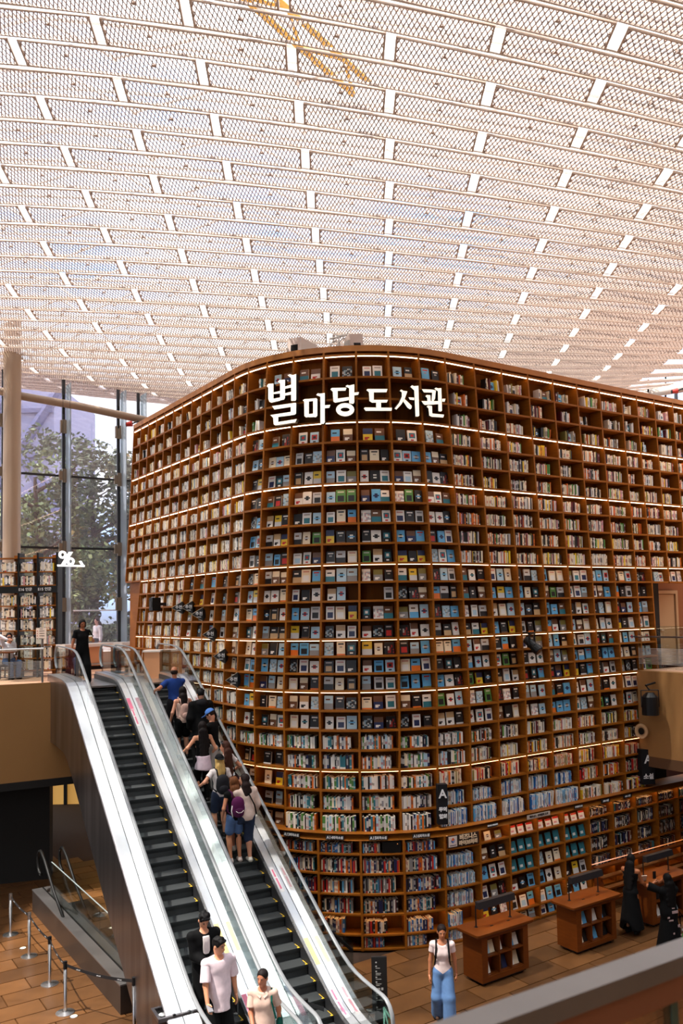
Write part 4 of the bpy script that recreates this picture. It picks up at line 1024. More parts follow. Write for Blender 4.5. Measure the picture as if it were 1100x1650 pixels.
# shelf labels on the header rail
def rail_label(t_, w, h, m, txts, label, z=2.36, ink=WHITE_INK):
    n = tn(t_, 2); n = nrm([n[0], n[1], 0]); x = np.array([-n[1], n[0], 0]); c = tp(t_, 2.3, 0.03); c = np.array([c[0], c[1], z])
    t = thing('shelf_label', label, 'label', c)
    b = MB(); b.frame_box(c - x * w / 2 - np.array([0, 0, h / 2]), x * w, n * 0.012, (0, 0, h)); b.build('plate', m, t)
    for s, size, fx in txts: put_text(s, size, c + x * fx + n * 0.016, x, (0, 0, 1), ink, t, bold=0.002)
LB = mat('label black', (0.01, 0.01, 0.01), 0.5)
for k, i in enumerate((1, 2, 3, 4)):
    tq = td(i, 2) + (0.36 if i != 1 else 0.30); rail_label(tq, 0.40, 0.10, LB, [('A%d' % (13 + k), 0.085, -0.11), ('외국소설', 0.062, 0.07)], 'black shelf label reading A%d on the ledge of the tower' % (13 + k))
rail_label(td(6, 2) + 0.35, 0.30, 0.08, LB, [('비즈니스 라이브러리', 0.036, 0)], 'small black label on the ledge above the first leaflets')
rail_label(td(8, 2) + 0.02, 0.76, 0.095, mat('label white', rgb(200, 184, 168), 0.5), [('비즈니스 · 무역협회 도서', 0.06, 0)], 'long white label on the ledge above the red-topped leaflets', ink=mat('dark ink', (0.05, 0.04, 0.04), 0.5))
rail_label(td(9, 2) + 0.5, 0.30, 0.08, LB, [('무역협회 도서', 0.045, 0)], 'black label on the ledge right of the long white label')
rail_label(td(10, 2) + 0.6, 0.32, 0.09, LB, [('A20 소설', 0.055, 0)], 'fourth black label right of the library sign, on the ledge')
rail_label(td(11, 2) + 0.55, 0.32, 0.09, LB, [('A21 소설', 0.055, 0)], 'black ledge label nearest the right-hand A sign')
# black screen among the books of the second curved bay
tq = td(4, 2) - 0.245; n = tn(tq, 2); n = nrm([n[0], n[1], 0]); x = np.array([-n[1], n[0], 0]); c = tp(tq, 2.025, 0.0)
t = thing('tablet_screen', 'black blank screen on the first shelf under the ledge, among books', 'screen', c)
b = MB(); b.frame_box(c - x * 0.20 - n * 0.04 + np.array([0, 0, 0.0]), x * 0.40, n * 0.03, (0, 0, 0.235)); b.build('panel', BLACK, t)
b = MB(); b.frame_box(c + x * 0.12 - n * 0.008 + np.array([0, 0, 0.18]), x * 0.012, n * 0.003, (0, 0, 0.012)); b.build('indicator', mat('amber indicator', (1, .4, .1), 0.4, emit=(1, 0.35, 0.08), estr=1.0), t)
# black arrow signs on the left face
for k, (px, py) in enumerate(((283.8, 979.6), (300, 979), (316.6, 990), (334.4, 1022.6), (351.5, 1057.5), (371, 1096))):
    best = min(np.linspace(-9, -1, 801), key=lambda q: abs(proj(tp(q, 6.5, 0.1))[0] - (px + 8)))
    r_ = ray(px, py); p0 = tp(best, 6, 0.12); dist = np.hypot(p0[0], p0[1]); zz = 7.2 + r_[2] / np.hypot(r_[0], r_[1]) * dist
    n = np.array([0, -1.0, 0]) * 0.8 + AN * 0.2; n = nrm([n[0], n[1], 0]); x = np.array([-n[1], n[0], 0]); c = np.array([p0[0], p0[1], zz])
    t = thing('arrow_sign', 'black left-pointing arrow sign on the left face, %s from the top left' % ORD[k + 1], 'sign', c)
    h = 0.17 if k < 3 else 0.18; L_ = 0.22
    tri = [(-L_, 0), (0.06, -h), (0.06, h)]
    b = MB(); b.hexa([c + x * q[0] + np.array([0, 0, q[1]]) for q in tri], [c + x * q[0] + np.array([0, 0, q[1]]) + n * 0.03 for q in tri]); b.build('plate', LB, t)
    b = MB(); b.hexa([c + x * 0.06 - np.array([0, 0, h]), c + x * 0.12 - n * 0.12 - np.array([0, 0, h * 0.5]), c + x * 0.12 - n * 0.12 + np.array([0, 0, h * 0.5]), c + x * 0.06 + np.array([0, 0, h])], [c + x * 0.07 - np.array([0, 0, h]), c + x * 0.13 - n * 0.12 - np.array([0, 0, h * 0.5]), c + x * 0.13 - n * 0.12 + np.array([0, 0, h * 0.5]), c + x * 0.07 + np.array([0, 0, h])]); b.build('side_plate', LB, t)
    for s_ in (-1, 1):
        b = MB(); b.tube([c - x * L_ + n * 0.032, c + x * 0.06 + np.array([0, 0, h * s_]) + n * 0.032], 0.006, 5); b.build('edge_line', mat('sign edge', rgb(150, 130, 105), 0.4), t)
    put_text('추천', 0.10, c - x * 0.03 + np.array([0, 0, 0.015]) + n * 0.036, x, (0, 0, 1), WHITE_INK, t, bold=0.002)
    b = MB(); b.frame_box(c - x * 0.09 + np.array([0, 0, -0.075]) + n * 0.034, x * 0.11, n * 0.003, (0, 0, 0.014)); b.build('caption', WHITE_INK, t)
# stage spotlight hanging before the right face; black speaker on the left face
def spot(label, base, head, aim, r=0.13, L_=0.42):
    t = thing('spotlight', label, 'spotlight', base); aim = nrm(aim); side = nrm(np.cross(aim, (0, 0, 1)))
    b = MB(); b.tube([head - aim * L_ * 0.5, head - aim * L_ * 0.42, head + aim * L_ * 0.15, head + aim * L_ * 0.2, head + aim * L_ * 0.5], [r * 0.5, r * 0.8, r * 0.85, r, r], 14); b.build('barrel', BLACK_METAL, t)
    b = MB(); b.tube([head + aim * (L_ * 0.5 + 0.001), head + aim * (L_ * 0.5 + 0.012)], r * 0.82, 14); b.build('lens', mat('lens black', (0.02, 0.02, 0.03), 0.1), t)
    for s_ in (-1, 1):
        b = MB(); b.tube([head + side * r * 1.1 * s_, head + side * r * 1.1 * s_ + np.array([0, 0, 0.26])], 0.018, 6); b.build('yoke_arm', BLACK_METAL, t)
    b = MB(); b.box(head + np.array([0, 0, 0.27]), (r * 2.4, 0.06, 0.05), ex=side, ey=np.cross((0, 0, 1.0), side)); b.tube([head + np.array([0, 0, 0.27]), np.array(base)], 0.022, 6); b.build('clamp', BLACK_METAL, t)
q = np.array([min(np.linspace(2, 8, 601), key=lambda t_: abs(proj(tp(t_, 6.6, 0.3))[0] - 857))])[0]
spot('black spotlight clamped to the lit shelf edge in the middle of the right face', tp(q, 6.60, 0.02), tp(q, 6.32, 0.28), np.array([0.55, -0.45, -0.6]), 0.12, 0.46)
q = min(np.linspace(-9.5, -4, 601), key=lambda t_: abs(proj(tp(t_, 7.6, 0.2))[0] - 256))
t = thing('wall_speaker', 'black loudspeaker bracketed to the left face above the arrow signs', 'speaker', tp(q, 7.5, 0.05))
n = nrm([*tn(q)[:2], 0]); x = np.array([-n[1], n[0], 0])
b = MB(); b.box(tp(q, 7.5, 0.32), (0.26, 0.24, 0.36), ex=x, ey=n); b.build('cabinet', BLACK, t)
b = MB(); b.box(tp(q, 7.5, 0.12), (0.06, 0.26, 0.08), ex=x, ey=n); b.build('bracket', BLACK_METAL, t)
b = MB(); b.lathe([(0, 0), (0.08, 0.0), (0.09, 0.012), (0, 0.012)], (0, 0, 0), 14); o = b.build('cone', mat('speaker cone', (0.03, 0.03, 0.03), 0.7), t)
o.matrix_parent_inverse = world_loc(t).inverted(); o.matrix_basis = frame_matrix(tp(q, 7.5, 0.44), x, (0, 0, 1), n)
# shaded lantern on an arm and round downlight on the right fascia
p0 = at_y(1047, 1133, 21.7); t = thing('theatre_lamp', 'black hanging theatre lamp on an arm against the beige fascia', 'lamp', (p0[0], p0[1], p0[2]))
b = MB(); b.tube([p0 + (0, 0, -0.30), p0 + (0, 0, 0.16), p0 + (0, 0, 0.27)], [0.21, 0.20, 0.10], 16); b.build('housing', BLACK_METAL, t)
for s_ in (-1, 1):
    b = MB(); b.tube([p0 + (0.225 * s_, 0, -0.1), p0 + (0.225 * s_, 0, 0.33)], 0.012, 6); b.build('yoke_arm', BLACK_METAL, t)
b = MB(); b.tube([p0 + (-0.225, 0, 0.33), p0 + (0.225, 0, 0.33)], 0.012, 6); b.tube([p0 + (0.0, 0, 0.33), p0 + (-0.08, 0.03, 0.45), p0 + (0.22, 0.2, 0.5)], 0.028, 8); b.build('arm', BLACK_METAL, t)
rp = at_y(1034, 1178, 22.05); t = thing('round_downlight', 'pale round eyeball light set in the beige fascia below the theatre lamp', 'lamp', rp)
fx = nrm(F1 - F0); fn_ = nrm([-0.83, -0.56, 0]); 
for nm, r0, r1, o0, mm in (('bezel', 0.19, 0.13, 0.05, mat('pale bezel', rgb(206, 172, 130), 0.5)), ('inner_ring', 0.13, 0.085, 0.03, mat('bezel shade', rgb(176, 140, 104), 0.5)), ('lens', 0.09, 0.0, 0.035, BLACK)):
    b = MB(); b.lathe([(r0, 0), (r0, o0), (r1, o0 * 0.8)] + ([(r1, 0)] if r1 else []), (0, 0, 0), 24); o = b.build(nm, mm, t, smooth=False)
    o.matrix_basis = frame_matrix(rp, fx, (0, 0, 1), np.cross(fx, (0, 0, 1.0)) * 1.0); o.matrix_parent_inverse = world_loc(t).inverted()

# ------------------------------------------------------------------ escalators
ZFOOT = 0.36                                              # height of the lower landing plate
def znose(s):
    """height of the step line at distance s along the run, eased at both ends"""
    z = EZ0 + TAN * s
    def soft(a, k=0.22): return 0.5 * (a + math.sqrt(a * a + k * k))
    z = soft(z - ZFOOT) + ZFOOT
    return ZUP - soft(ZUP - z)
SW = 0.78
S_BOT, S_TOP = -8.0, 5.15
SS = list(np.arange(S_BOT, S_TOP + 0.01, 0.25))
def prof(b, w0, w1, dz0, dz1, s0=S_BOT, s1=S_TOP, mi=0, sides=True):
    """long deck between cross positions w0..w1 whose top follows the step line + dz1, bottom at dz0"""
    ss = [s for s in SS if s0 <= s <= s1]; n = len(b.v)
    for s in ss:
        z = znose(s)
        for w, dz in ((w0, dz0), (w1, dz0), (w1, dz1), (w0, dz1)): b.v.append(tuple(esc(s, w, max(z + dz, 0.0))))
    for k in range(len(ss) - 1):
        for j in range(4):
            j2 = (j + 1) % 4
            b.f.append((n + k * 4 + j, n + k * 4 + j2, n + k * 4 + 4 + j2, n + k * 4 + 4 + j)); b.m.append(mi); b.c.append(None)
    e = n + (len(ss) - 1) * 4; b.f += [(n + 3, n + 2, n + 1, n), (e, e + 1, e + 2, e + 3)]; b.m += [mi, mi]; b.c += [None, None]
    return b
DECK = mat('satin steel deck', (0.86, 0.86, 0.88), 0.30, metal=1.0, noise=0.02, nscale=3, stretch=(3, 3, 3))
SKIRT = mat('black skirt brush', (0.02, 0.02, 0.022), 0.5)
RED_S = mat('pink red sticker', rgb(216, 110, 140), 0.5); WHITE_S = mat('white sticker', (0.75, 0.72, 0.72), 0.5); YEL_S = mat('yellow sticker', rgb(232, 205, 130), 0.5)
def rail_path(w, s0, s1, dz, rad=0.30):
    pts = []
    for k in range(9):
        a = math.pi * (1.5 - k / 8); pts.append(esc(s0 + rad * math.cos(a) * 1.0, w, znose(s0) + dz - rad + rad * math.sin(a)))
    for s in np.arange(s0 + 0.15, s1 - 0.1, 0.22): pts.append(esc(s, w, znose(s) + dz))
    for k in range(9):
        a = math.pi / 2 - math.pi * k / 8; pts.append(esc(s1 + rad * math.cos(a), w, znose(s1) + dz - rad + rad * math.sin(a)))
    return pts
def escalator(label, w0, left_outer, right_outer, s_bot, s_tops):
    """w0: cross position of the left step edge"""
    t = thing('escalator', label, 'escalator', esc(-2.5, w0 + SW / 2, 0.0))
    steps = MB(); smesh = None
    # steps
    n0 = int(round((2.35) / 0.3118)); n1 = int(round(-7.4 / 0.3118))
    for i in range(n1, n0 + 1):
        s = i * 0.3118; zt_ = znose(s); zl_ = znose(s - 0.3118)
        if s < -6.75: continue
        b = MB(); c0 = esc(s, w0 + 0.004, zt_ - 0.30); hgt = max(0.03, zt_ - zl_)
        # riser slightly curved
        prof_ = [(0.0, zt_), (-0.0, zt_ - 0.025), (0.03, zt_ - hgt * 0.5), (0.012, zl_ - 0.01), (0.34, zl_ - 0.01), (0.34, zt_)]
        A2 = [esc(s + q[0], w0 + 0.004, q[1]) for q in prof_]; B2 = [esc(s + q[0], w0 + SW - 0.004, q[1]) for q in prof_]
        b.hexa(A2, B2); o = b.build('step', STEP_M, t)
        b = MB()
        b.frame_box(esc(s - 0.003, w0 + SW - 0.05, zt_ + 0.0005), EE * 0.03, EC * 0.044, (0, 0, 0.003))
        b.frame_box(esc(s + 0.03, w0 + SW - 0.018, zt_ + 0.0005), EE * 0.16, EC * 0.012, (0, 0, 0.003))
        b.build('yellow_edge', YELLOW, o)
    for side, wi, sg_ in (('left', w0, -1), ('right', w0 + SW, 1)):
        g_ = wi + sg_ * 0.19; s_top = s_tops[0 if sg_ < 0 else 1]
        b = prof(MB(), *sorted((wi + sg_ * 0.005, wi + sg_ * 0.03)), -0.35, 0.14); b.build('skirt', SKIRT, t)
        b = prof(MB(), *sorted((wi + sg_ * 0.03, g_ - sg_ * 0.012)), 0.05, 0.20); b.build('inner_deck', DECK, t)
        b = prof(MB(), *sorted((g_ - sg_ * 0.012, g_ + sg_ * 0.012)), 0.02, 0.185); b.build('glass_channel', SKIRT, t)
        # glass: separate panes along the run
        s0, s1 = s_bot - 0.05, s_top + 0.05; cuts = list(np.arange(s0, s1, 1.45)) + [s1]
        if cuts[-1] - cuts[-2] < 0.5: cuts.pop(-2)
        for a_, c_ in zip(cuts[:-1], cuts[1:]):
            b = MB(); ss = list(np.linspace(a_ + 0.006, c_ - 0.006, 5)); n = len(b.v)
            for s in ss:
                z = znose(s)
                for w, dz in ((g_ - 0.005, 0.17), (g_ + 0.005, 0.17), (g_ + 0.005, 0.90), (g_ - 0.005, 0.90)): b.v.append(tuple(esc(s, w, z + dz)))
            for k in range(4):
                for j in range(4):
                    j2 = (j + 1) % 4; b.f.append((n + k * 4 + j, n + k * 4 + j2, n + k * 4 + 4 + j2, n + k * 4 + 4 + j)); b.m.append(0); b.c.append(None)
            b.f += [(3, 2, 1, 0), (16, 17, 18, 19)]; b.m += [0, 0]; b.c += [None, None]
            b.build('glass_pane', ESC_GLASS, t)
        for se, dr_ in ((s_bot - 0.05, -1), (s_top + 0.05, 1)):
            z = znose(se); k_ = [(0, 0.17), (0, 0.9)] + [(0.27 * math.cos(a), 0.60 + 0.30 * math.sin(a)) for a in np.linspace(math.pi / 2, -math.pi / 2, 8)] + [(0.1, 0.2)]
            b = MB(); b.hexa([esc(se + dr_ * q[0], g_ - 0.005, z + q[1]) for q in k_], [esc(se + dr_ * q[0], g_ + 0.005, z + q[1]) for q in k_]); b.build('glass_end', ESC_GLASS, t)
        pts = rail_path(g_, s_bot, s_top, 0.94)
        b = MB(); n_ = len(pts); rings = []
        for i, p_ in enumerate(pts):
            tt = nrm(pts[min(i + 1, n_ - 1)] - pts[max(i - 1, 0)]); up = nrm(np.cross(EC, tt)); 
            if i == 0: up0 = up
            rings.append([p_ + EC * (0.036 * math.cos(a)) + up * (0.02 * math.sin(a)) for a in np.linspace(0, 2 * math.pi, 10, endpoint=False)])
        for q in rings: b.v += [tuple(x_) for x_ in q]
        for k in range(n_ - 1):
            for j in range(10):
                j2 = (j + 1) % 10; b.f.append((k * 10 + j, k * 10 + j2, k * 10 + 10 + j2, k * 10 + 10 + j)); b.m.append(0); b.c.append(None)
        b.build('handrail', RUBBER, t, smooth=True)
    # landings
    b = MB(); b.frame_box(esc(2.40, w0 - 0.02, ZUP - 0.04), EE * 2.7, EC * (SW + 0.04), (0, 0, 0.045)); b.build('top_landing', STEEL, t)
    b = MB(); b.frame_box(esc(-9.0, w0 - 0.3, 0.0), EE * 2.2, EC * (SW + 0.6), (0, 0, ZFOOT)); b.build('bottom_landing', STEEL, t)
    return t
WA, WB_ = -SW, 1.457 - SW
ea = escalator('escalator carrying people down, nearest the left edge', WA, True, False, -7.55, (5.0, 4.75))
eb = escalator('escalator carrying a queue of people up, beside the book tower', WB_, False, True, -7.50, (4.4, 4.25))
# decks and claddings
b = prof(MB(), -SW - 0.43, -SW - 0.202, 0.0, 0.20); b.build('outer_deck', DECK, ea)
b = prof(MB(), 0.202, WB_ - 0.202, 0.0, 0.20); b.build('middle_deck', DECK, ea)
b = prof(MB(), 1.457 + 0.202, 1.457 + 0.43, 0.0, 0.20); b.build('outer_deck', DECK, eb)
b = prof(MB(), -SW - 0.45, -SW - 0.43, -1.55, 0.19); b.build('side_cladding', STEEL_DARK, ea)
b = prof(MB(), 1.457 + 0.43, 1.457 + 0.45, -1.55, 0.19); b.build('side_cladding', mat('bronze cladding', rgb(150, 112, 90), 0.4, metal=0.7), eb)
b = prof(MB(), -SW - 0.43, 1.457 + 0.43, -1.55, -1.50); b.build('underside', STEEL_DARK, ea)
# stickers along the inner decks
for par, w_, items in ((ea, 0.035, ((-6.35, 0.62, RED_S), (-5.0, 0.55, YEL_S), (0.6, 0.6, WHITE_S), (1.15, 0.45, RED_S))), (eb, 1.457 + 0.04, ((-4.1, 0.55, WHITE_S), (-5.55, 0.5, YEL_S), (-6.6, 0.65, WHITE_S), (1.0, 0.5, WHITE_S)))):
    for s_, L_, mm in items:
        b = MB(); n = 4
        for a_, c_ in zip(np.linspace(s_, s_ + L_, n + 1)[:-1], np.linspace(s_, s_ + L_, n + 1)[1:]):
            b.quad(esc(a_, w_, znose(a_) + 0.203), esc(a_, w_ + 0.085, znose(a_) + 0.203), esc(c_, w_ + 0.085, znose(c_) + 0.203), esc(c_, w_, znose(c_) + 0.203))
        o = b.build('warning_sticker', mm, par)
        if mm is WHITE_S:
            b = MB()
            for f0, f1 in ((0.12, 0.55), (0.6, 0.9)):
                a_, c_ = s_ + L_ * f0, s_ + L_ * f1; b.quad(esc(a_, w_ + 0.025, znose(a_) + 0.206), esc(a_, w_ + 0.06, znose(a_) + 0.206), esc(c_, w_ + 0.06, znose(c_) + 0.206), esc(c_, w_ + 0.025, znose(c_) + 0.206))
            b.build('print', RED_S, o)
# white mint arrow sticker on the last glass of the rising escalator
w_ = 1.457 + 0.19 + 0.008; s_ = -7.62; MINT = mat('mint sticker', rgb(176, 224, 204), 0.5)
Q = lambda a, h: esc(s_ + a, w_, znose(s_ + a) + h)
b = MB()
for (a0, h0), (a1, h1) in (((-0.16, 0.28), (0.10, 0.76)), ((0.10, 0.76), (0.10, 0.42)), ((0.10, 0.76), (-0.16, 0.66))):
    p0, p1 = Q(a0, h0), Q(a1, h1); d_ = nrm(p1 - p0); sd = np.cross(d_, EC) * 0.022; b.quad(p0 - sd, p0 + sd, p1 + sd, p1 - sd)
o = b.build('arrow_sticker', MINT, eb)

# ------------------------------------------------------------------ upper floor, left: railing, shelves, table, counters
r0 = esc(4.62, -9.0, ZUP); r1 = esc(4.62, -1.40, ZUP)
t = thing('glass_railing', 'glass railing with steel handrail along the edge of the left upper floor', 'railing', r1)
L_ = 7.6
FROST = glass('frosted stripe', (0.9, 0.9, 0.9), 0.05, body=(0.62, 0.56, 0.52), bodyfac=0.45)
for k in range(4):
    a_, c_ = -1.42 - k * 1.9 - 1.88, -1.42 - k * 1.9
    b = MB(); b.frame_box(esc(4.62, a_, ZUP + 0.05), EC * (c_ - a_), EE * 0.012, (0, 0, 1.13)); b.build('glass_pane', RAIL_GLASS, t)
    b = MB()
    for j in range(12): b.frame_box(esc(4.612, a_, ZUP + 0.16 + j * 0.036), EC * (c_ - a_), EE * 0.004, (0, 0, 0.02))
    o = b.build('frosted_stripes', FROST, t); o['kind'] = 'stuff'
    b = MB(); b.frame_box(esc(4.59, c_ - 0.03, ZUP), EC * 0.05, EE * 0.07, (0, 0, 1.15 if k == 0 else 0.95)); b.build('post', STEEL, t)
b = MB(); b.tube([esc(4.56, -9.0, ZUP + 0.90), esc(4.56, -1.4, ZUP + 0.90)], 0.025, 10); b.build('handrail', STEEL, t)
# right upper railing
t = thing('glass_railing', 'glass railing along the right upper floor, in front of the door', 'railing', F0 + np.array([0, 0, ZUP]))
for k in range(4):
    a_ = F0 + AN * (0.02 + k * 2.3) + AD * 0.08
    b = MB(); b.frame_box(a_ + np.array([0, 0, ZUP + 0.05]), AN * 2.26, AD * 0.012, (0, 0, 1.13)); b.build('glass_pane', RAIL_GLASS, t)
    b = MB()
    for j in range(12): b.frame_box(a_ - AD * 0.008 + np.array([0, 0, ZUP + 0.18 + j * 0.036]), AN * 2.26, AD * 0.004, (0, 0, 0.02))
    o = b.build('frosted_stripes', FROST, t); o['kind'] = 'stuff'
    b = MB(); b.frame_box(a_ + AN * 1.5 + np.array([0, 0, ZUP]), AN * 0.04, AD * 0.06, (0, 0, 0.95)); b.build('post', STEEL_DARK, t)
b = MB(); b.tube([F0 - AN * 0.05 + np.array([0, 0, ZUP + 0.90]), F0 + AN * 10 + np.array([0, 0, ZUP + 0.90])], 0.025, 10); b.build('handrail', STEEL_DARK, t)

# black-framed shelves on the upper floor
SX = {}
def upx(x, D): p = at_y(x, 1000, D); return p[0]
D_ = 24.4; t = thing('open_shelf', 'black-framed open bookshelf on the upper floor in front of the round column', 'bookshelf', (upx(60, D_), D_, ZUP))
xs = [upx(q, D_) for q in (-24, 30, 61, 92)]; ztop = at_y(50, 891, D_)[2]
for q in xs:
    b = MB(); b.box((q, D_ + 0.17, (ZUP + ztop) / 2), (0.055, 0.40, ztop - ZUP)); b.build('upright', BLACK, t)
LEV = [at_y(50, y, D_)[2] for y in (899, 921.5, 943.5, 976, 996.5, 1016, 1040, 1061, 1080)]
far_books = []
for k, z in enumerate(LEV):
    for i in range(3):
        b = MB(); b.box(((xs[i] + xs[i + 1]) / 2, D_ + 0.17, z), (xs[i + 1] - xs[i] - 0.055, 0.36, 0.03)); b.build('shelf_board', WOOD, t)
for i in range(3):
    b = MB(); b.box((xs[i + 1] - 0.13, D_ + 0.25, (ZUP + ztop) / 2 - 0.02), (0.2, 0.02, ztop - ZUP - 0.06)); b.build('side_board', WOOD, t)
zb0, zb1 = at_y(50, 955.5, D_)[2], at_y(50, 944.5, D_)[2]
b = MB(); b.box(((xs[0] + xs[-1]) / 2, D_ - 0.045, (zb0 + zb1) / 2), (xs[-1] - xs[0] + 0.05, 0.03, zb1 - zb0)); b.build('header_band', BLACK, t)
for i, (x_, s) in enumerate(((upx(42, D_), 'E16 인문'), (upx(73, D_), 'E15 인문'))): put_text(s, 0.11, (x_, D_ - 0.064, (zb0 + zb1) / 2), (1, 0, 0), (0, 0, 1), WHITE_INK, t)
cnt = 0
for k, z in enumerate(LEV):
    if k == 0: continue
    for i in range(3):
        x = xs[i] + 0.05; te = xs[i + 1] - 0.06 - rnd.uniform(0, 0.1); j = 0
        while True:
            th = rnd.uniform(0.025, 0.055)
            if x + th > te: break
            h = min(rnd.uniform(0.22, 0.30), 0.32) ; di = rnd.randrange(26); j += 1
            if -0.02 < proj((x, D_, z))[0] < 1100:
                o = link('paperback', book_mesh('spine', 'left', di)); o.matrix_world = frame_matrix((x + th / 2, D_ + 0.12, z + 0.017), np.array([1, 0, 0]) * (th - 0.002), np.array([0, 1, 0]) * 0.2, np.array([0, 0, 1.0]) * h)
                tag(o, '%s spine, %s from left, %s board down, %s bay of black-framed shelf' % (SPINES['left'][di][0], ORD[min(j, 25)], ORD[k + 1], ORD[i + 1]), 'book', 'books in the black-framed shelf'); cnt += 1
            x += th
print('upper shelf books', cnt)
# menu board hanging on the shelf
m0 = at_y(66.5, 1024.5, 24.355); t = thing('menu_board', 'white notice board with red markers on the black-framed shelf', 'notice', m0)
b = MB(); b.box(m0, (0.30, 0.02, 0.46)); b.build('panel', mat('notice white', rgb(232, 216, 200), 0.5), t)
b = MB()
for j, zz in enumerate((0.14, 0.07, 0.0, -0.08)): b.box(m0 + (-0.11, -0.013, zz), (0.025, 0.006, 0.025), 1); b.box(m0 + (0.02, -0.013, zz), (0.15, 0.006, 0.016), 0)
b.box(m0 + (0, -0.013, 0.20), (0.09, 0.006, 0.014), 0); b.build('printed_lines', [mat('notice ink', (0.12, 0.08, 0.07), 0.6), mat('notice red', rgb(170, 50, 44), 0.6)], t)
# percent sign
s0_ = at_y(112, 900, 23.6); t = thing('percent_sign', 'white lit percent symbol standing on a flat hooked line', 'sign', s0_)
PS = lambda x, y: at_y(0 + x * 0.12727, 880 + y * 0.12727, 23.6)
PSM = mat('lit white sign', (1, 1, 1), 0.5, emit=(1, 0.97, 0.95), estr=1.15)
def psolid(pts, nm):
    q = [PS(*p) for p in pts]; b = MB(); b.hexa(q, [p + np.array([0, 0.05, 0]) for p in q]); b.build(nm, PSM, t)
psolid([(870, 72), (916, 72), (815, 240), (768, 240)], 'slash')
for cx, cy in ((788, 108), (890, 192)):
    b = MB()
    for q in ringpoly(cx, cy, 49, 50, 26, 18):
        w_ = [PS(*p) for p in q]; b.hexa(w_, [p + np.array([0, 0.05, 0]) for p in w_])
    b.build('ring', PSM, t)
psolid([(722, 234), (1068, 240), (1064, 262), (726, 256)], 'line'); psolid([(996, 190), (1024, 186), (1068, 258), (1036, 258)], 'hook')
for x_ in (800, 890):
    b = MB(); b.tube([PS(x_, 70 if x_ == 800 else 140), PS(x_ - 4, -2000)], 0.005, 6); b.build('hanging_wire', BLACK, t)
# table at the far left, white counter behind the escalator tops
tp0 = at_y(4, 1052, 23.4); t = thing('cafe_table', 'small table with dark frame at the left edge of the upper floor', 'table', (tp0[0], tp0[1], ZUP))
zt_ = tp0[2]; b = MB(); b.box((tp0[0] - 0.1, tp0[1] + 0.3, zt_), (0.62, 0.6, 0.035)); b.build('tabletop', KWOOD, t)
for sx, sy in ((-0.37, 0.05), (0.17, 0.05), (-0.37, 0.55), (0.17, 0.55)):
    b = MB(); b.box((tp0[0] + sx, tp0[1] + sy, (ZUP + zt_) / 2), (0.04, 0.04, zt_ - ZUP - 0.035)); b.build('leg', BLACK, t)
CW = mat('counter white', rgb(242, 226, 216), 0.5); CP = mat('counter front', rgb(214, 150, 106), 0.5)
ca, cb = at_y(96, 1060, 26.6), at_y(300, 1060, 29.6); cd = nrm([cb[0] - ca[0], cb[1] - ca[1], 0]); cn = np.array([-cd[1], cd[0], 0])
t = thing('service_counter', 'long white-topped counter with salmon front before the window', 'counter', (ca[0], ca[1], ZUP)); LL = np.linalg.norm((cb - ca)[:2])
o0 = np.array([ca[0], ca[1], ZUP])
b = MB(); b.frame_box(o0 + cn * 0.06 + np.array([0, 0, 0.12]), cd * LL, cn * 0.6, (0, 0, 0.62)); b.build('front', CP, t)
b = MB(); b.frame_box(o0 + np.array([0, 0, 0.74]), cd * LL, cn * 0.72, (0, 0, 0.10)); b.build('top', CW, t)
b = MB(); b.frame_box(o0 + cn * 0.12, cd * LL, cn * 0.5, (0, 0, 0.12)); b.build('plinth', BLACK, t)
b = MB(); b.frame_box(o0 - cn * 0.005 + np.array([0, 0, 0.15]), cd * LL, cn * 0.02, (0, 0, 0.06)); b.build('kick_rail', STEEL, t)
# suitcase-like maroon cabinet with white cups beside the coffee drinker
mc = at_y(117, 1080, 25.3); t = thing('maroon_cabinet', 'small maroon cabinet behind the escalator top, left of the coffee drinker', 'cabinet', (mc[0], mc[1], ZUP))
b = MB(); b.box((mc[0], mc[1], ZUP + 0.38), (0.34, 0.3, 0.74)); b.build('body', mat('maroon paint', rgb(128, 50, 62), 0.4), t)
for z in (0.2, 0.42, 0.64):
    b = MB(); b.box((mc[0], mc[1] - 0.156, ZUP + z), (0.30, 0.012, 0.18)); b.build('drawer', mat('maroon front', rgb(146, 66, 76), 0.4), t)
# pedestal gates of the escalator tops: small signs on posts
for k, (px, lab) in enumerate(((98, 'grey post sign inside the left balustrade at the head of the left escalator'), (190, 'grey post sign at the head of the middle deck between the escalators'))):
    q = at_y(px, 1078, 23.6); t = thing('post_sign', lab, 'sign', (q[0], q[1], ZUP))
    b = MB(); b.tube([(q[0], q[1], ZUP), (q[0], q[1], ZUP + 0.75)], 0.03, 8); b.build('post', STEEL, t)
    b = MB(); b.lathe([(0.16, 0), (0.15, 0.02), (0.04, 0.06)], (q[0], q[1], ZUP), 16); b.build('base', STEEL, t)
    b = MB(); b.box((q[0], q[1] - 0.02, ZUP + 0.86), (0.26, 0.03, 0.2)); b.build('plate', CW, t)
# inner counter seen through the right newel
q = at_y(243, 1062, 22.9); t = thing('display_plinth', 'low wooden display plinth with white top beside the head of the rising escalator', 'plinth', (q[0], q[1], ZUP))
b = MB(); b.box((q[0], q[1] + 0.3, ZUP + 0.36), (0.42, 0.4, 0.72)); b.build('body', CP, t)
b = MB(); b.box((q[0], q[1] + 0.3, ZUP + 0.745), (0.48, 0.46, 0.05)); b.build('top', CW, t)

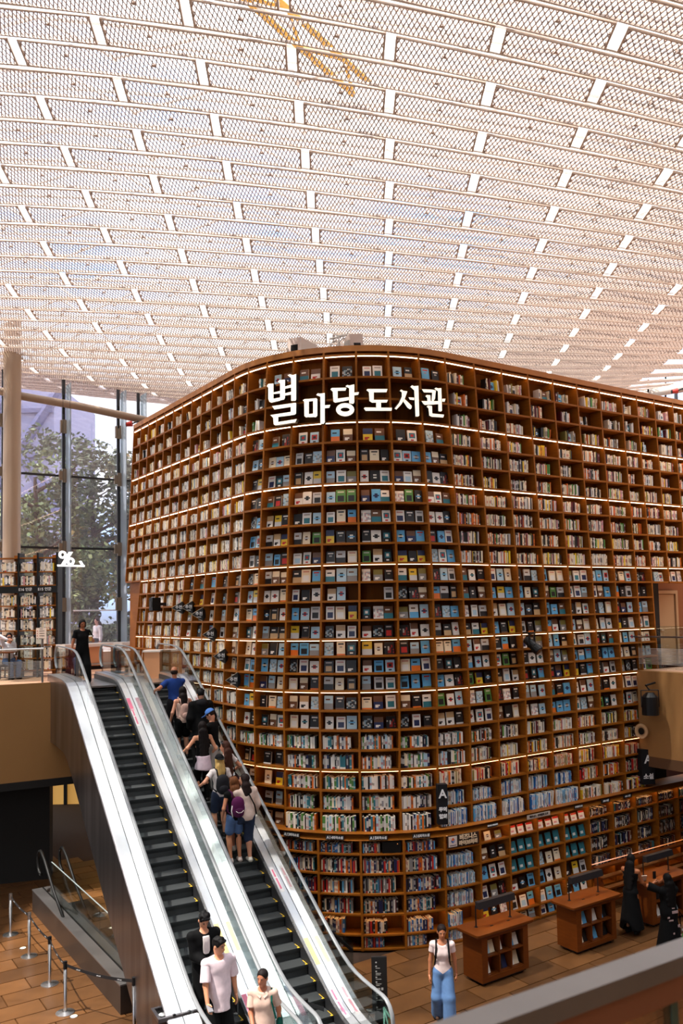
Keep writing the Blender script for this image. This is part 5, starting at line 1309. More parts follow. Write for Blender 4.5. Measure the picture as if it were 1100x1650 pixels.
# ------------------------------------------------------------------ lower left: sunken escalator parapet, stanchions, bin
pa0 = at_z(194, 1588, 0.52); pa1 = at_z(77.6, 1461, 0.52); pd = nrm(pa1 - pa0); pn = np.array([pd[1], -pd[0], 0])   # pn to the right
if pn[0] < 0: pn = -pn
t = thing('sunken_escalator', 'dark parapet with steel deck and glass around a descending escalator', 'escalator', (pa0[0], pa0[1], 0))
wdt = 0.44; LN = np.linalg.norm(pa1 - pa0) + 1.5
f0 = np.array([pa0[0], pa0[1], 0])
b = MB(); b.frame_box(f0, pd * LN, pn * wdt, (0, 0, 0.50)); b.build('parapet', mat('dark parapet', (0.045, 0.032, 0.026), 0.35, metal=0.2), t)
b = MB(); b.frame_box(f0 - pn * 0.01 + np.array([0, 0, 0.50]), pd * LN, pn * (wdt * 0.55), (0, 0, 0.025)); b.build('deck', mat('dull steel deck', (0.40, 0.38, 0.38), 0.35, metal=0.9), t)
b = MB(); b.frame_box(f0 + pn * wdt * 0.6 + np.array([0, 0, 0.50]), pd * LN, pn * (wdt * 0.42), (0, 0, 0.025)); b.build('deck', mat('dull steel deck', (0.40, 0.38, 0.38), 0.35, metal=0.9), t)
b = MB(); b.frame_box(f0 + pn * wdt * 0.54 + np.array([0, 0, 0.50]), pd * LN, pn * 0.03, (0, 0, 0.03)); b.build('glass_channel', BLACK, t)
for k in range(3):
    b = MB(); b.frame_box(f0 + pd * (0.12 + k * 1.9) + pn * (wdt * 0.56) + np.array([0, 0, 0.525]), pd * 1.88, pn * 0.012, (0, 0, 0.80)); b.build('glass_pane', RAIL_GLASS, t)
b = MB(); b.frame_box(f0 + pd * 0.12 + pn * (wdt * 0.56) + np.array([0, 0, 0.525]), pd * 0.012, pn * 0.38, (0, 0, 0.80)); b.build('glass_pane', RAIL_GLASS, t)
b = MB(); b.frame_box(f0 + pd * 0.12 + pn * (wdt * 0.55) + np.array([0, 0, 1.325]), pd * 5.6, pn * 0.02, (0, 0, 0.012)); b.frame_box(f0 + pd * 0.11 + pn * (wdt * 0.55) + np.array([0, 0, 1.325]), pd * 0.02, pn * 0.38, (0, 0, 0.012)); b.build('glass_edge', mat('glass edge', (0.35, 0.42, 0.42), 0.3), t)
for k, off in enumerate((0.1, 0.62)):
    c = f0 + pd * (LN - 0.4) + pn * off + np.array([0, 0, 0.52]); pts = [c - pd * 2.2 + np.array([0, 0, -0.1])] + [c - pd * (1.2 - q * 0.4) + np.array([0, 0, 0.35 + 0.25 * q]) for q in (0, 1, 2)] + [c + pd * (0.28 * math.cos(a)) + np.array([0, 0, 0.72 + 0.28 * math.sin(a)]) for a in np.linspace(math.pi * 0.6, -math.pi / 2, 9)]
    b = MB(); b.tube(pts, 0.035, 8); b.build('handrail', BLACK, t, smooth=True)
b = MB(); b.frame_box(f0 + pd * 1.5 + pn * (wdt + 0.0) + np.array([0, 0, 0.0]), pd * (LN - 1.5), pn * 0.9, (0, 0, 0.02)); b.build('well', BLACK, t)
BELT = mat('black belt', (0.012, 0.012, 0.014), 0.6)
st = [(17, 1506), (47, 1541), (80, 1586), (105, 1632), (216, 1662), (247, 1690)]
spos = [at_z(*q, 0.0) for q in st]
NEAR = ['standing farthest left by the dark wall', 'second from the dark wall', 'third from the dark wall', 'at the corner where the belt turns', 'at the near end of the dark parapet', 'behind the square bin']
for k, p_ in enumerate(spos):
    t = thing('stanchion', 'steel queue post with round base, ' + NEAR[k], 'stanchion', p_)
    b = MB(); b.lathe([(0.0, 0.0), (0.17, 0.0), (0.17, 0.012), (0.05, 0.035), (0, 0.035)], p_, 24); b.build('base', STEEL, t)
    b = MB(); b.lathe([(0.03, 0.03), (0.03, 0.90), (0.0, 0.90)], p_, 14); b.build('pole', STEEL, t, smooth=True)
    b = MB(); b.lathe([(0.036, 0.78), (0.036, 0.915), (0.0, 0.92)], p_, 14); b.build('belt_head', BLACK_METAL if 1 < k < 5 else STEEL, t)
    if k < 5:
        q = spos[k + 1]; d_ = nrm(q - p_); n_ = np.array([-d_[1], d_[0], 0]); LB_ = np.linalg.norm(q - p_)
        b = MB(); nn = 8
        for j in range(nn):
            f0_, f1_ = j / nn, (j + 1) / nn; sag = lambda f: -0.05 * 4 * f * (1 - f)
            A2, B2 = p_ + d_ * (0.035 + (LB_ - 0.07) * f0_), p_ + d_ * (0.035 + (LB_ - 0.07) * f1_)
            lo = lambda P_, f, h: P_ + np.array([0, 0, 0.82 + sag(f) + h])
            b.hexa([lo(A2, f0_, 0) - n_ * 0.002, lo(B2, f1_, 0) - n_ * 0.002, lo(B2, f1_, 0) + n_ * 0.002, lo(A2, f0_, 0) + n_ * 0.002], [lo(A2, f0_, 0.055) - n_ * 0.002, lo(B2, f1_, 0.055) - n_ * 0.002, lo(B2, f1_, 0.055) + n_ * 0.002, lo(A2, f0_, 0.055) + n_ * 0.002])
        bo = b.build('belt', BELT, t)
        b = MB()
        sgn = 1 if (n_ @ (EYE - p_)) > 0 else -1
        for f in (0.2, 0.5, 0.8):
            c = p_ + d_ * LB_ * f + np.array([0, 0, 0.845 - 0.2 * f * (1 - f)]) + n_ * 0.0035 * sgn
            for j in range(4): b.frame_box(c + d_ * (j * 0.025 - 0.05) - np.array([0, 0, 0.008]), d_ * 0.016, n_ * 0.001, (0, 0, 0.012 + 0.006 * (j % 2)))
        b.build('belt_print', WHITE_INK, bo)
for k, (px, lab) in enumerate((((37, 1528), 'small round floor light between the second and third queue posts'), ((119, 1638), 'small round floor light beside the corner queue post'))):
    p_ = at_z(*px, 0.0); t = thing('floor_light', lab, 'light', p_)
    b = MB(); b.lathe([(0.075, 0.001), (0.075, 0.008), (0.06, 0.012)], p_, 20); b.build('ring', STEEL, t)
    b = MB(); b.lathe([(0.06, 0.0095), (0.0, 0.0105)], p_, 20); b.build('lens', mat('floor light lens', (0.9, 0.8, 0.6), 0.4, emit=(1, 0.85, 0.6), estr=0.8), t)
# square bin
bz = 1.0; c = [at_z(x, y, bz) for x, y in ((242, 1618), (282, 1613), (308, 1636), (268, 1643))]
c0 = sum(c) / 4; bx = nrm(esc(0, 1, 0) - esc(0, 0, 0)); by = np.array([-bx[1], bx[0], 0]); t = thing('recycling_bin', 'dark square bin with two openings beside the foot of the escalator', 'bin', (c0[0], c0[1], 0))
W_, D2 = 0.52, 0.44
b = MB(); b.box((c0[0], c0[1], 0.47), (W_ - 0.04, D2 - 0.04, 0.94), ex=bx, ey=by); b.build('body', mat('dark wood laminate', rgb(70, 44, 30), 0.45), t)
for f in (-0.5, 0.0, 0.5):
    b = MB(); b.box(np.array([c0[0], c0[1], 0.97]) + bx * (W_ / 2 - 0.025) * (f * 2), (0.05, D2, 0.06), ex=bx, ey=by); b.build('rim_bar', STEEL_DARK, t)
for f in (-1, 1):
    b = MB(); b.box(np.array([c0[0], c0[1], 0.97]) + by * (D2 / 2 - 0.025) * f, (W_ - 0.1, 0.05, 0.06), ex=bx, ey=by); b.build('rim_bar', STEEL_DARK, t)
for f in (-0.25, 0.25):
    b = MB(); b.box(np.array([c0[0], c0[1], 0.945]) + bx * W_ * f, (W_ / 2 - 0.08, D2 - 0.1, 0.012), ex=bx, ey=by); b.build('opening', BLACK, t)
b = MB(); b.lathe([(0.0, 0.955), (0.055, 0.955), (0.06, 0.965), (0, 0.97)], (c0[0] - bx[0] * W_ * 0.25, c0[1] - bx[1] * W_ * 0.25, 0), 14); b.build('cup_lid', mat('clear lid', (0.7, 0.75, 0.75), 0.2), t)
# standing totem sign beyond the rising escalator's foot, and its small bin
z_ = at_z(613, 1668, 0.0); t = thing('directory_totem', 'tall narrow black directory board beside the foot of the rising escalator', 'sign', z_)
ztop = 7.2 - (1525 - 984) * z_[1] / FOC * 1.0; wx = 24 * z_[1] / FOC
b = MB(); b.box((z_[0], z_[1], ztop / 2), (wx, 0.06, ztop)); b.build('board', mat('totem black', (0.010, 0.009, 0.009), 0.4), t)
rr = random.Random(3); b = MB()
def line(fz, x0, L2, hh): b.frame_box((z_[0] - wx * 0.5 + wx * x0, z_[1] - 0.033, ztop * (1 - fz)), (wx * L2, 0, 0), (0, 0.002, 0), (0, 0, hh))
for fz, n_ in ((0.075, 1), (0.125, 2), (0.19, 3), (0.265, 2), (0.325, 3), (0.47, 2), (0.53, 2), (0.645, 2)):
    for j in range(n_): line(fz + j * 0.019, 0.27 if j else 0.25, 0.10 if j == 0 else rr.uniform(0.22, 0.44), 0.022 if j == 0 else 0.008)
line(0.42, 0.27, 0.26, 0.035); line(0.42, 0.60, 0.14, 0.04)
b.build('printed_lines', mat('totem ink', (0.42, 0.40, 0.38), 0.5), t)
q = at_z(594, 1672, 0.0); t = thing('small_bin', 'small white round-mouthed bin behind the foot of the rising escalator', 'bin', q)
b = MB(); b.lathe([(0.0, 0.0), (0.11, 0.0), (0.115, 0.42), (0.10, 0.42), (0.10, 0.36), (0, 0.36)], q, 18); b.build('body', WHITE_PANEL, t, smooth=False)
b = MB(); b.lathe([(0.118, 0.40), (0.118, 0.43), (0.08, 0.43), (0.08, 0.40)], q, 18); b.build('rim', STEEL, t)
# glass partition behind the rising escalator
for k, (x0, x1) in enumerate(((545, 570),)):
    g0_, g1_ = at_z(547, 1600, 0.0), at_z(571, 1624, 0.0)
    t = thing('glass_partition', 'low glass partition with black band behind the rising escalator', 'partition', g0_)
    e_ = nrm(g1_ - g0_); b = MB(); b.frame_box(g0_ - e_ * 0.5, e_ * (np.linalg.norm(g1_ - g0_) + 0.5), np.cross(e_, (0, 0, 1.0)) * 0.012, (0, 0, 1.15)); b.build('glass_pane', RAIL_GLASS, t)
    b = MB(); b.frame_box(g0_ - e_ * 0.5 + np.array([0, 0, 0.98]), e_ * (np.linalg.norm(g1_ - g0_) + 0.5), np.cross(e_, (0, 0, 1.0)) * 0.02, (0, 0, 0.07)); b.build('band', BLACK, t)
# barrier post and round warning plate at the foot of the escalators
q = at_z(494, 1705, 0.0); t = thing('belt_post', 'short black belt post between the two escalator feet', 'stanchion', q)
b = MB(); b.lathe([(0, 0), (0.13, 0), (0.13, 0.015), (0.035, 0.03), (0.03, 0.78), (0.038, 0.80), (0.038, 0.93), (0, 0.93)], q, 14); b.build('pole', BLACK_METAL, t)
b = MB(); b.frame_box(q + np.array([0.035, -0.02, 0.82]), (0.26, -0.06, -0.06), (0.0, 0.004, 0), (0, 0, 0.07)); b.build('belt', BELT, t)
q = esc(-7.5, 0.33, 1.0); t = thing('warning_plate', 'round red and white pictogram plate on the glass between the escalators', 'sign', q)
nx = -EE
for nm, rr_, mm, oo in (('rim', 0.10, mat('sign red', rgb(200, 60, 56), 0.5), 0), ('field', 0.08, WHITE_INK, 0.004), ('figure', 0.035, LB, 0.008)):
    b = MB(); pts = [(rr_ * math.cos(a), rr_ * (1.5 if nm == 'figure' else 1) * math.sin(a)) for a in np.linspace(0, 2 * math.pi, 18, endpoint=False)]
    b.hexa([q + EC * u_ + np.array([0, 0, v_]) + nx * oo for u_, v_ in pts], [q + EC * u_ + np.array([0, 0, v_]) + nx * (oo + 0.004) for u_, v_ in pts]); b.build(nm, mm, t)
b = MB(); b.tube([q - np.array([0, 0, 0.1]), q - np.array([0, 0, 0.44])], 0.012, 6); b.build('stem', STEEL, t)

# ------------------------------------------------------------------ display desks on the right
KDARK = mat('dark plinth', (0.015, 0.010, 0.008), 0.6)
def kiosk(label, c, place, nbook, seed):
    r = random.Random(seed); t = thing('display_desk', label, 'desk', (c[0], c[1], 0))
    ax, an = AD, AN; c = np.array([c[0], c[1], 0]); up = np.array([0, 0, 1.0]); H_ = 1.0
    hl, hw = 0.62, 0.27                                   # cabinet half length and half width
    # top: rounded rectangle
    def rrect(l, w, rd, z):
        pts = []
        for (sx, sy, a0) in ((1, 1, 0), (-1, 1, 90), (-1, -1, 180), (1, -1, 270)):
            for k in range(5):
                a = math.radians(a0 + k * 22.5); pts.append(c + ax * (sx * (l - rd) + rd * math.cos(a)) + an * (sy * (w - rd) + rd * math.sin(a)) + up * z)
        return pts
    b = MB(); b.hexa(rrect(0.77, 0.33, 0.06, H_ - 0.04)[::-1], rrect(0.77, 0.33, 0.06, H_)[::-1]); b.build('desk_top', KWOOD, t)
    b = MB(); b.hexa(rrect(0.75, 0.31, 0.06, H_ - 0.065)[::-1], rrect(0.75, 0.31, 0.06, H_ - 0.04)[::-1]); b.build('top_edge', mat('desk edge', rgb(84, 44, 20), 0.5), t)
    def bx_(nm, u0, u1, v0, v1, z0, z1, m=KWOOD): 
        b = MB(); b.frame_box(c + ax * u0 + an * v0 + up * z0, ax * (u1 - u0), an * (v1 - v0), up * (z1 - z0)); return b.build(nm, m, t)
    bx_('back_panel', -hl, hl, -hw, -hw + 0.03, 0.07, H_ - 0.065)
    bx_('end_panel', -hl, -hl + 0.03, -hw + 0.03, hw, 0.07, H_ - 0.065); bx_('end_panel', hl - 0.03, hl, -hw + 0.03, hw, 0.07, H_ - 0.065)
    bx_('face_frame', -hl + 0.03, -hl + 0.15, hw - 0.03, hw, 0.07, H_ - 0.065); bx_('face_frame', hl - 0.13, hl - 0.03, hw - 0.03, hw, 0.07, H_ - 0.065)
    bx_('face_frame', -hl + 0.15, hl - 0.13, hw - 0.03, hw, 0.07, 0.16); bx_('face_frame', -hl + 0.15, hl - 0.13, hw - 0.03, hw, H_ - 0.13, H_ - 0.065)
    CUB = mat('red brown cubby', rgb(112, 44, 22), 0.6)
    bx_('cubby_back', -hl + 0.15, hl - 0.13, hw - 0.24, hw - 0.22, 0.16, H_ - 0.13, CUB)
    bx_('cubby_shelf', -hl + 0.15, hl - 0.13, hw - 0.22, hw - 0.005, 0.52, 0.545); bx_('cubby_floor', -hl + 0.15, hl - 0.13, hw - 0.22, hw - 0.03, 0.16, 0.175)
    cw = (2 * hl - 0.28) / 3
    for k in (1, 2): bx_('cubby_divider', -hl + 0.15 + cw * k - 0.012, -hl + 0.15 + cw * k + 0.012, hw - 0.22, hw - 0.005, 0.175, H_ - 0.13)
    bx_('plinth', -hl + 0.04, hl - 0.04, -hw + 0.04, hw - 0.04, 0.03, 0.07, KDARK)
    for su in (-1, 1):
        for sv in (-1, 1):
            p_ = c + ax * (hl - 0.12) * su + an * (hw - 0.09) * sv; b = MB(); b.lathe([(0, 0), (0.03, 0), (0.03, 0.035), (0, 0.035)], p_, 10); b.build('caster', BLACK, t)
    # reading lamp bridge
    for k, u in enumerate((-0.46, 0.46)):
        p_ = c + ax * u - an * 0.05; b = MB(); b.tube([p_ + up * H_, p_ + up * (H_ + 0.40), p_ + up * (H_ + 0.45) + ax * 0.02 + an * 0.01, p_ + up * (H_ + 0.47) + an * 0.06], 0.014, 8); b.lathe([(0, 0), (0.035, 0), (0.03, 0.012), (0, 0.012)], p_ + up * H_, 12); b.build('lamp_post', BLACK_METAL, t)
    q = c - an * 0.05 + up * (H_ + 0.36); dn = nrm(an * 0.8 - up * 0.35); b = MB(); b.frame_box(q - ax * 0.47 + an * 0.02, ax * 0.98, an * 0.10 , nrm(up - an * 0.2) * 0.13); b.build('lamp_shade', mat('lamp shade black', (0.018, 0.016, 0.018), 0.4), t)
    b = MB(); b.frame_box(q - ax * 0.42 + an * 0.05 - up * 0.006, ax * 0.88, an * 0.04, up * 0.005); b.build('lamp_tube', mat('amber lamp tube', (1, 1, 1), 0.5, emit=(1.0, 0.55, 0.2), estr=7.0), t)
    for u in (-0.2, 0.25):
        p_ = c + ax * u + an * 0.06 + up * H_; b = MB(); b.frame_box(p_, ax * 0.07, an * 0.03, up * 0.004); b.build('cable_port', BLACK, t)
    cols = ['cream', 'pale blue', 'purple', 'blue', 'grey', 'teal', 'green', 'pink', 'olive', 'white']
    for row in (0, 1):
        for k in range(3):
            u = -hl + 0.15 + cw * (k + 0.5); z = (0.545 if row == 0 else 0.175) + 0.002
            for j, du in enumerate((-0.07, 0.05)):
                if r.random() < 0.12: continue
                di = r.randrange(48); n = nrm(an - up * 0.0); upv = nrm(up - an * 0.35); nn = np.cross(ax, upv)
                o = link('leaflet', book_mesh('cover', None, di)); w, h = 0.125, r.uniform(0.20, 0.25)
                o.matrix_world = frame_matrix(c + ax * (u + du) + an * (hw - 0.10 + j * 0.0) + up * (z + 0.002), ax * w, nn * 0.012, upv * h)
                tag(o, '%s leaflet, %s in the %s cubby of the %s row, %s' % (COVERS[di][0], ('left', 'right')[j], ('left', 'middle', 'right')[k], ('upper', 'lower')[row], place), 'leaflet', 'leaflets in the display desks')
    return t
kiosk('wooden display desk with cubbies and lamp bar, beside the woman in jeans', (2.89, 16.98), 'desk near jeans woman', 8, 1)
kiosk('wooden display desk with cubbies and lamp bar, left of the woman in black dress', (5.08, 18.36), 'desk by black dress', 8, 2)
kiosk('wooden display desk under the slab that the woman in black dress leans on', (7.15, 19.75), 'desk under slab', 8, 3)
# raked reading bench lit from beneath, behind the desks
BT0, BT1 = 6.7, 10.7
t = thing('reading_bench', 'stepped wooden bench with glowing amber edge along the foot of the tower', 'bench', tp(8.7, 0, 0.4))
for k in range(4):
    b = MB(); z = 0.22 + 0.2 * k; o_ = 0.62 - 0.15 * k
    b.hexa([tp(BT0, z, o_ - 0.12), tp(BT1, z, o_ - 0.12), tp(BT1, z, o_ + 0.04), tp(BT0, z, o_ + 0.04)], [tp(BT0, z + 0.04, o_ - 0.12), tp(BT1, z + 0.04, o_ - 0.12), tp(BT1, z + 0.04, o_ + 0.04), tp(BT0, z + 0.04, o_ + 0.04)]); b.build('slat', KWOOD, t)
for tq in (6.75, 8.0, 9.3, 10.6):
    b = MB(); b.hexa([tp(tq, 0, 0.05), tp(tq + 0.05, 0, 0.05), tp(tq + 0.05, 0, 0.6), tp(tq, 0, 0.6)], [tp(tq, 0.8, 0.05), tp(tq + 0.05, 0.8, 0.05), tp(tq + 0.05, 0.8, 0.12), tp(tq, 0.8, 0.12)]); b.build('support', KWOOD, t)
b = MB(); b.hexa([tp(BT0, 0.90, 0.03), tp(BT1, 0.90, 0.03), tp(BT1, 0.90, 0.05), tp(BT0, 0.90, 0.05)], [tp(BT0, 0.912, 0.03), tp(BT1, 0.912, 0.03), tp(BT1, 0.912, 0.05), tp(BT0, 0.912, 0.05)]); b.build('glow_strip', mat('bench glow', (1, 1, 1), 0.5, emit=(1.0, 0.26, 0.03), estr=0.65), t)

# ------------------------------------------------------------------ people: smooth bodies from blended limbs
class Field:
    def __init__(s, lo, hi, res):
        s.lo = np.asarray(lo, float); s.res = res; s.n = np.ceil((np.asarray(hi) - s.lo) / res).astype(int) + 1
        s.F = np.full(s.n, 0.5, np.float32); s.ax = [s.lo[i] + np.arange(s.n[i]) * res for i in range(3)]
    def sub(s, lo, hi):
        i0 = np.clip(np.floor((np.asarray(lo) - s.lo) / s.res).astype(int), 0, s.n); i1 = np.clip(np.ceil((np.asarray(hi) - s.lo) / s.res).astype(int) + 1, 0, s.n)
        if (i1 <= i0).any(): return None, None
        sl = tuple(slice(a, b) for a, b in zip(i0, i1)); X, Y, Z = np.meshgrid(*[s.ax[i][sl[i]] for i in range(3)], indexing='ij'); return sl, np.stack([X, Y, Z], -1)
    def smin(s, sl, d, k):
        a = s.F[sl]; h = np.clip(0.5 + 0.5 * (a - d) / k, 0, 1); s.F[sl] = a * (1 - h) + d * h - k * h * (1 - h)
    def cone(s, a, b, ra, rb, k=0.02, flat=None):
        a = np.asarray(a, float); b = np.asarray(b, float); m = max(ra, rb) + 0.05
        sl, P_ = s.sub(np.minimum(a, b) - m, np.maximum(a, b) + m)
        if sl is None: return
        ba = b - a; t = np.clip(((P_ - a) @ ba) / max(1e-9, ba @ ba), 0, 1); d = np.linalg.norm(P_ - a - t[..., None] * ba, axis=-1) - (ra + (rb - ra) * t); s.smin(sl, d, k)
    def ell(s, c, r, k=0.02, M=None):
        c = np.asarray(c, float); r = np.asarray(r, float); m = max(r) + 0.05; sl, P_ = s.sub(c - m, c + m)
        if sl is None: return
        q = P_ - c
        if M is not None: q = q @ M
        k0 = np.linalg.norm(q / r, axis=-1); k1 = np.linalg.norm(q / (r * r), axis=-1) + 1e-9; s.smin(sl, k0 * (k0 - 1) / k1, k)
    def cut(s, fn):
        X, Y, Z = np.meshgrid(*s.ax, indexing='ij'); s.F = np.maximum(s.F, fn(np.stack([X, Y, Z], -1)).astype(np.float32))
    def mesh(s):
        F = s.F; S = F < 0; n = S.shape
        c = np.zeros((n[0] - 1, n[1] - 1, n[2] - 1), int)
        for i in (0, 1):
            for j in (0, 1):
                for k in (0, 1): c += S[i:n[0] - 1 + i, j:n[1] - 1 + j, k:n[2] - 1 + k]
        act = (c > 0) & (c < 8); idx = -np.ones(act.shape, int); ids = np.argwhere(act); idx[act] = np.arange(len(ids))
        if len(ids) == 0: return np.zeros((0, 3)), []
        acc = np.zeros((len(ids), 3)); cn = np.zeros(len(ids))
        cor = [(i, j, k) for i in (0, 1) for j in (0, 1) for k in (0, 1)]
        for a in cor:
            for ax in range(3):
                if a[ax]: continue
                b = list(a); b[ax] = 1
                fa = F[ids[:, 0] + a[0], ids[:, 1] + a[1], ids[:, 2] + a[2]]; fb = F[ids[:, 0] + b[0], ids[:, 1] + b[1], ids[:, 2] + b[2]]
                m = (fa < 0) != (fb < 0); t = np.where(m, fa / np.where(m, fa - fb, 1), 0); p = np.array(a, float)[None, :].repeat(len(ids), 0); p[:, ax] += t
                acc[m] += p[m]; cn[m] += 1
        V = s.lo + (ids + acc / cn[:, None]) * s.res; Q = []
        for ax in range(3):
            o1, o2 = [(1, 2), (2, 0), (0, 1)][ax]
            sl0 = [slice(None)] * 3; sl1 = [slice(None)] * 3; sl0[ax] = slice(0, -1); sl1[ax] = slice(1, None)
            d = S[tuple(sl0)] != S[tuple(sl1)]; e = np.argwhere(d); ok = (e[:, o1] > 0) & (e[:, o2] > 0) & (e[:, o1] < n[o1] - 1) & (e[:, o2] < n[o2] - 1); e = e[ok]
            if not len(e): continue
            def cell(da, db):
                q = e.copy(); q[:, o1] += da; q[:, o2] += db; return idx[q[:, 0], q[:, 1], q[:, 2]]
            q = np.stack([cell(-1, -1), cell(0, -1), cell(0, 0), cell(-1, 0)], 1); fl = ~S[e[:, 0], e[:, 1], e[:, 2]]; q[fl] = q[fl][:, ::-1]; Q.append(q)
        return V, np.concatenate(Q) if Q else []
def np_mesh(name, parts, mats, cols=None):
    """parts: list of (V, Q); one mesh, smooth shaded"""
    V = np.concatenate([p[0] for p in parts]); off = np.cumsum([0] + [len(p[0]) for p in parts]); Q = np.concatenate([np.asarray(p[1], int).reshape(-1, 4) + o for p, o in zip(parts, off)])
    me = bpy.data.meshes.new(name); me.vertices.add(len(V)); me.vertices.foreach_set('co', V.astype(np.float32).ravel()); me.loops.add(len(Q) * 4); me.loops.foreach_set('vertex_index', Q.astype(np.int32).ravel())
    me.polygons.add(len(Q)); me.polygons.foreach_set('loop_start', np.arange(len(Q), dtype=np.int32) * 4); me.polygons.foreach_set('loop_total', np.full(len(Q), 4, np.int32)); me.update(calc_edges=True)
    for m in mats: me.materials.append(m)
    me.shade_smooth()
    if cols is not None:
        at = me.color_attributes.new('col', 'FLOAT_COLOR', 'POINT'); c4 = np.ones((len(V), 4), np.float32); c4[:, :3] = cols(V); at.data.foreach_set('color', c4.ravel())
    me.validate(); return me
def ik(S, T, a, b, pole):
    S = np.asarray(S, float); T = np.asarray(T, float); d = T - S; L = np.linalg.norm(d)
    if L > (a + b) * 0.995: T = S + d / L * (a + b) * 0.995; d = T - S; L = np.linalg.norm(d)
    x = (a * a - b * b + L * L) / (2 * L); h = math.sqrt(max(0, a * a - x * x)); u = d / L; p = np.asarray(pole, float); p = p - u * (p @ u); p /= np.linalg.norm(p) + 1e-9
    return S + u * x + p * h, T
def rotz(a): c, s = math.cos(a), math.sin(a); return np.array([[c, -s, 0], [s, c, 0], [0, 0, 1.0]])
def rotx(a): c, s = math.cos(a), math.sin(a); return np.array([[1, 0, 0], [0, c, -s], [0, s, c]])
SKIN = mat('skin', attr=True, rough=0.55)
def cloth(name, c, rough=0.85, bump=0.0): return mat('cloth ' + name, rgb(*c), rough, spec=0.15, noise=0.10, nscale=14)
def hand(side, wrist, dirv, palm_n, k, curl=0.35):
    """five fingers; dirv along the hand, palm_n out of the palm; own fine grid"""
    d = nrm(dirv); pn = np.asarray(palm_n, float); pn = nrm(pn - d * (pn @ d)); sd = np.cross(d, pn) * side
    f = Field(wrist - 0.13 * k - 0.02, wrist + 0.13 * k + 0.10 * np.abs(d) * k + 0.03, 0.0052)
    f = Field(np.minimum(wrist, wrist + d * 0.2 * k) - 0.075 * k, np.maximum(wrist, wrist + d * 0.2 * k) + 0.075 * k, 0.0052)
    f.cone(wrist - d * 0.015 * k, wrist + d * 0.03 * k, 0.024 * k, 0.026 * k, 0.01)
    for q in (-0.026, -0.009, 0.009, 0.025): f.cone(wrist + d * 0.02 * k + sd * q * 0.5 * k, wrist + d * 0.082 * k + sd * q * k, 0.014 * k, 0.0115 * k, 0.012)
    for q, L_ in ((-0.028, 0.055), (-0.010, 0.068), (0.009, 0.074), (0.027, 0.064)):
        p = wrist + d * 0.082 * k + sd * q * k; dd = d.copy()
        for seg in range(3):
            an = curl * (0.5 + 0.5 * seg); dd = nrm(dd * math.cos(an) + pn * math.sin(an)); e = p + dd * L_ * k * (0.45, 0.32, 0.25)[seg]; f.cone(p, e, (0.0092, 0.0086, 0.008)[seg] * k, (0.0086, 0.008, 0.0066)[seg] * k, 0.004); p = e
    p = wrist + d * 0.025 * k + sd * 0.024 * k; dd = nrm(d * 0.6 + sd * 0.75 + pn * 0.25)
    for L_, r0, r1 in ((0.042, 0.014, 0.011), (0.030, 0.0105, 0.0085)):
        e = p + dd * L_ * k; f.cone(p, e, r0 * k, r1 * k, 0.006); p = e; dd = nrm(dd + d * 0.5 + pn * 0.2)
    return f.mesh()

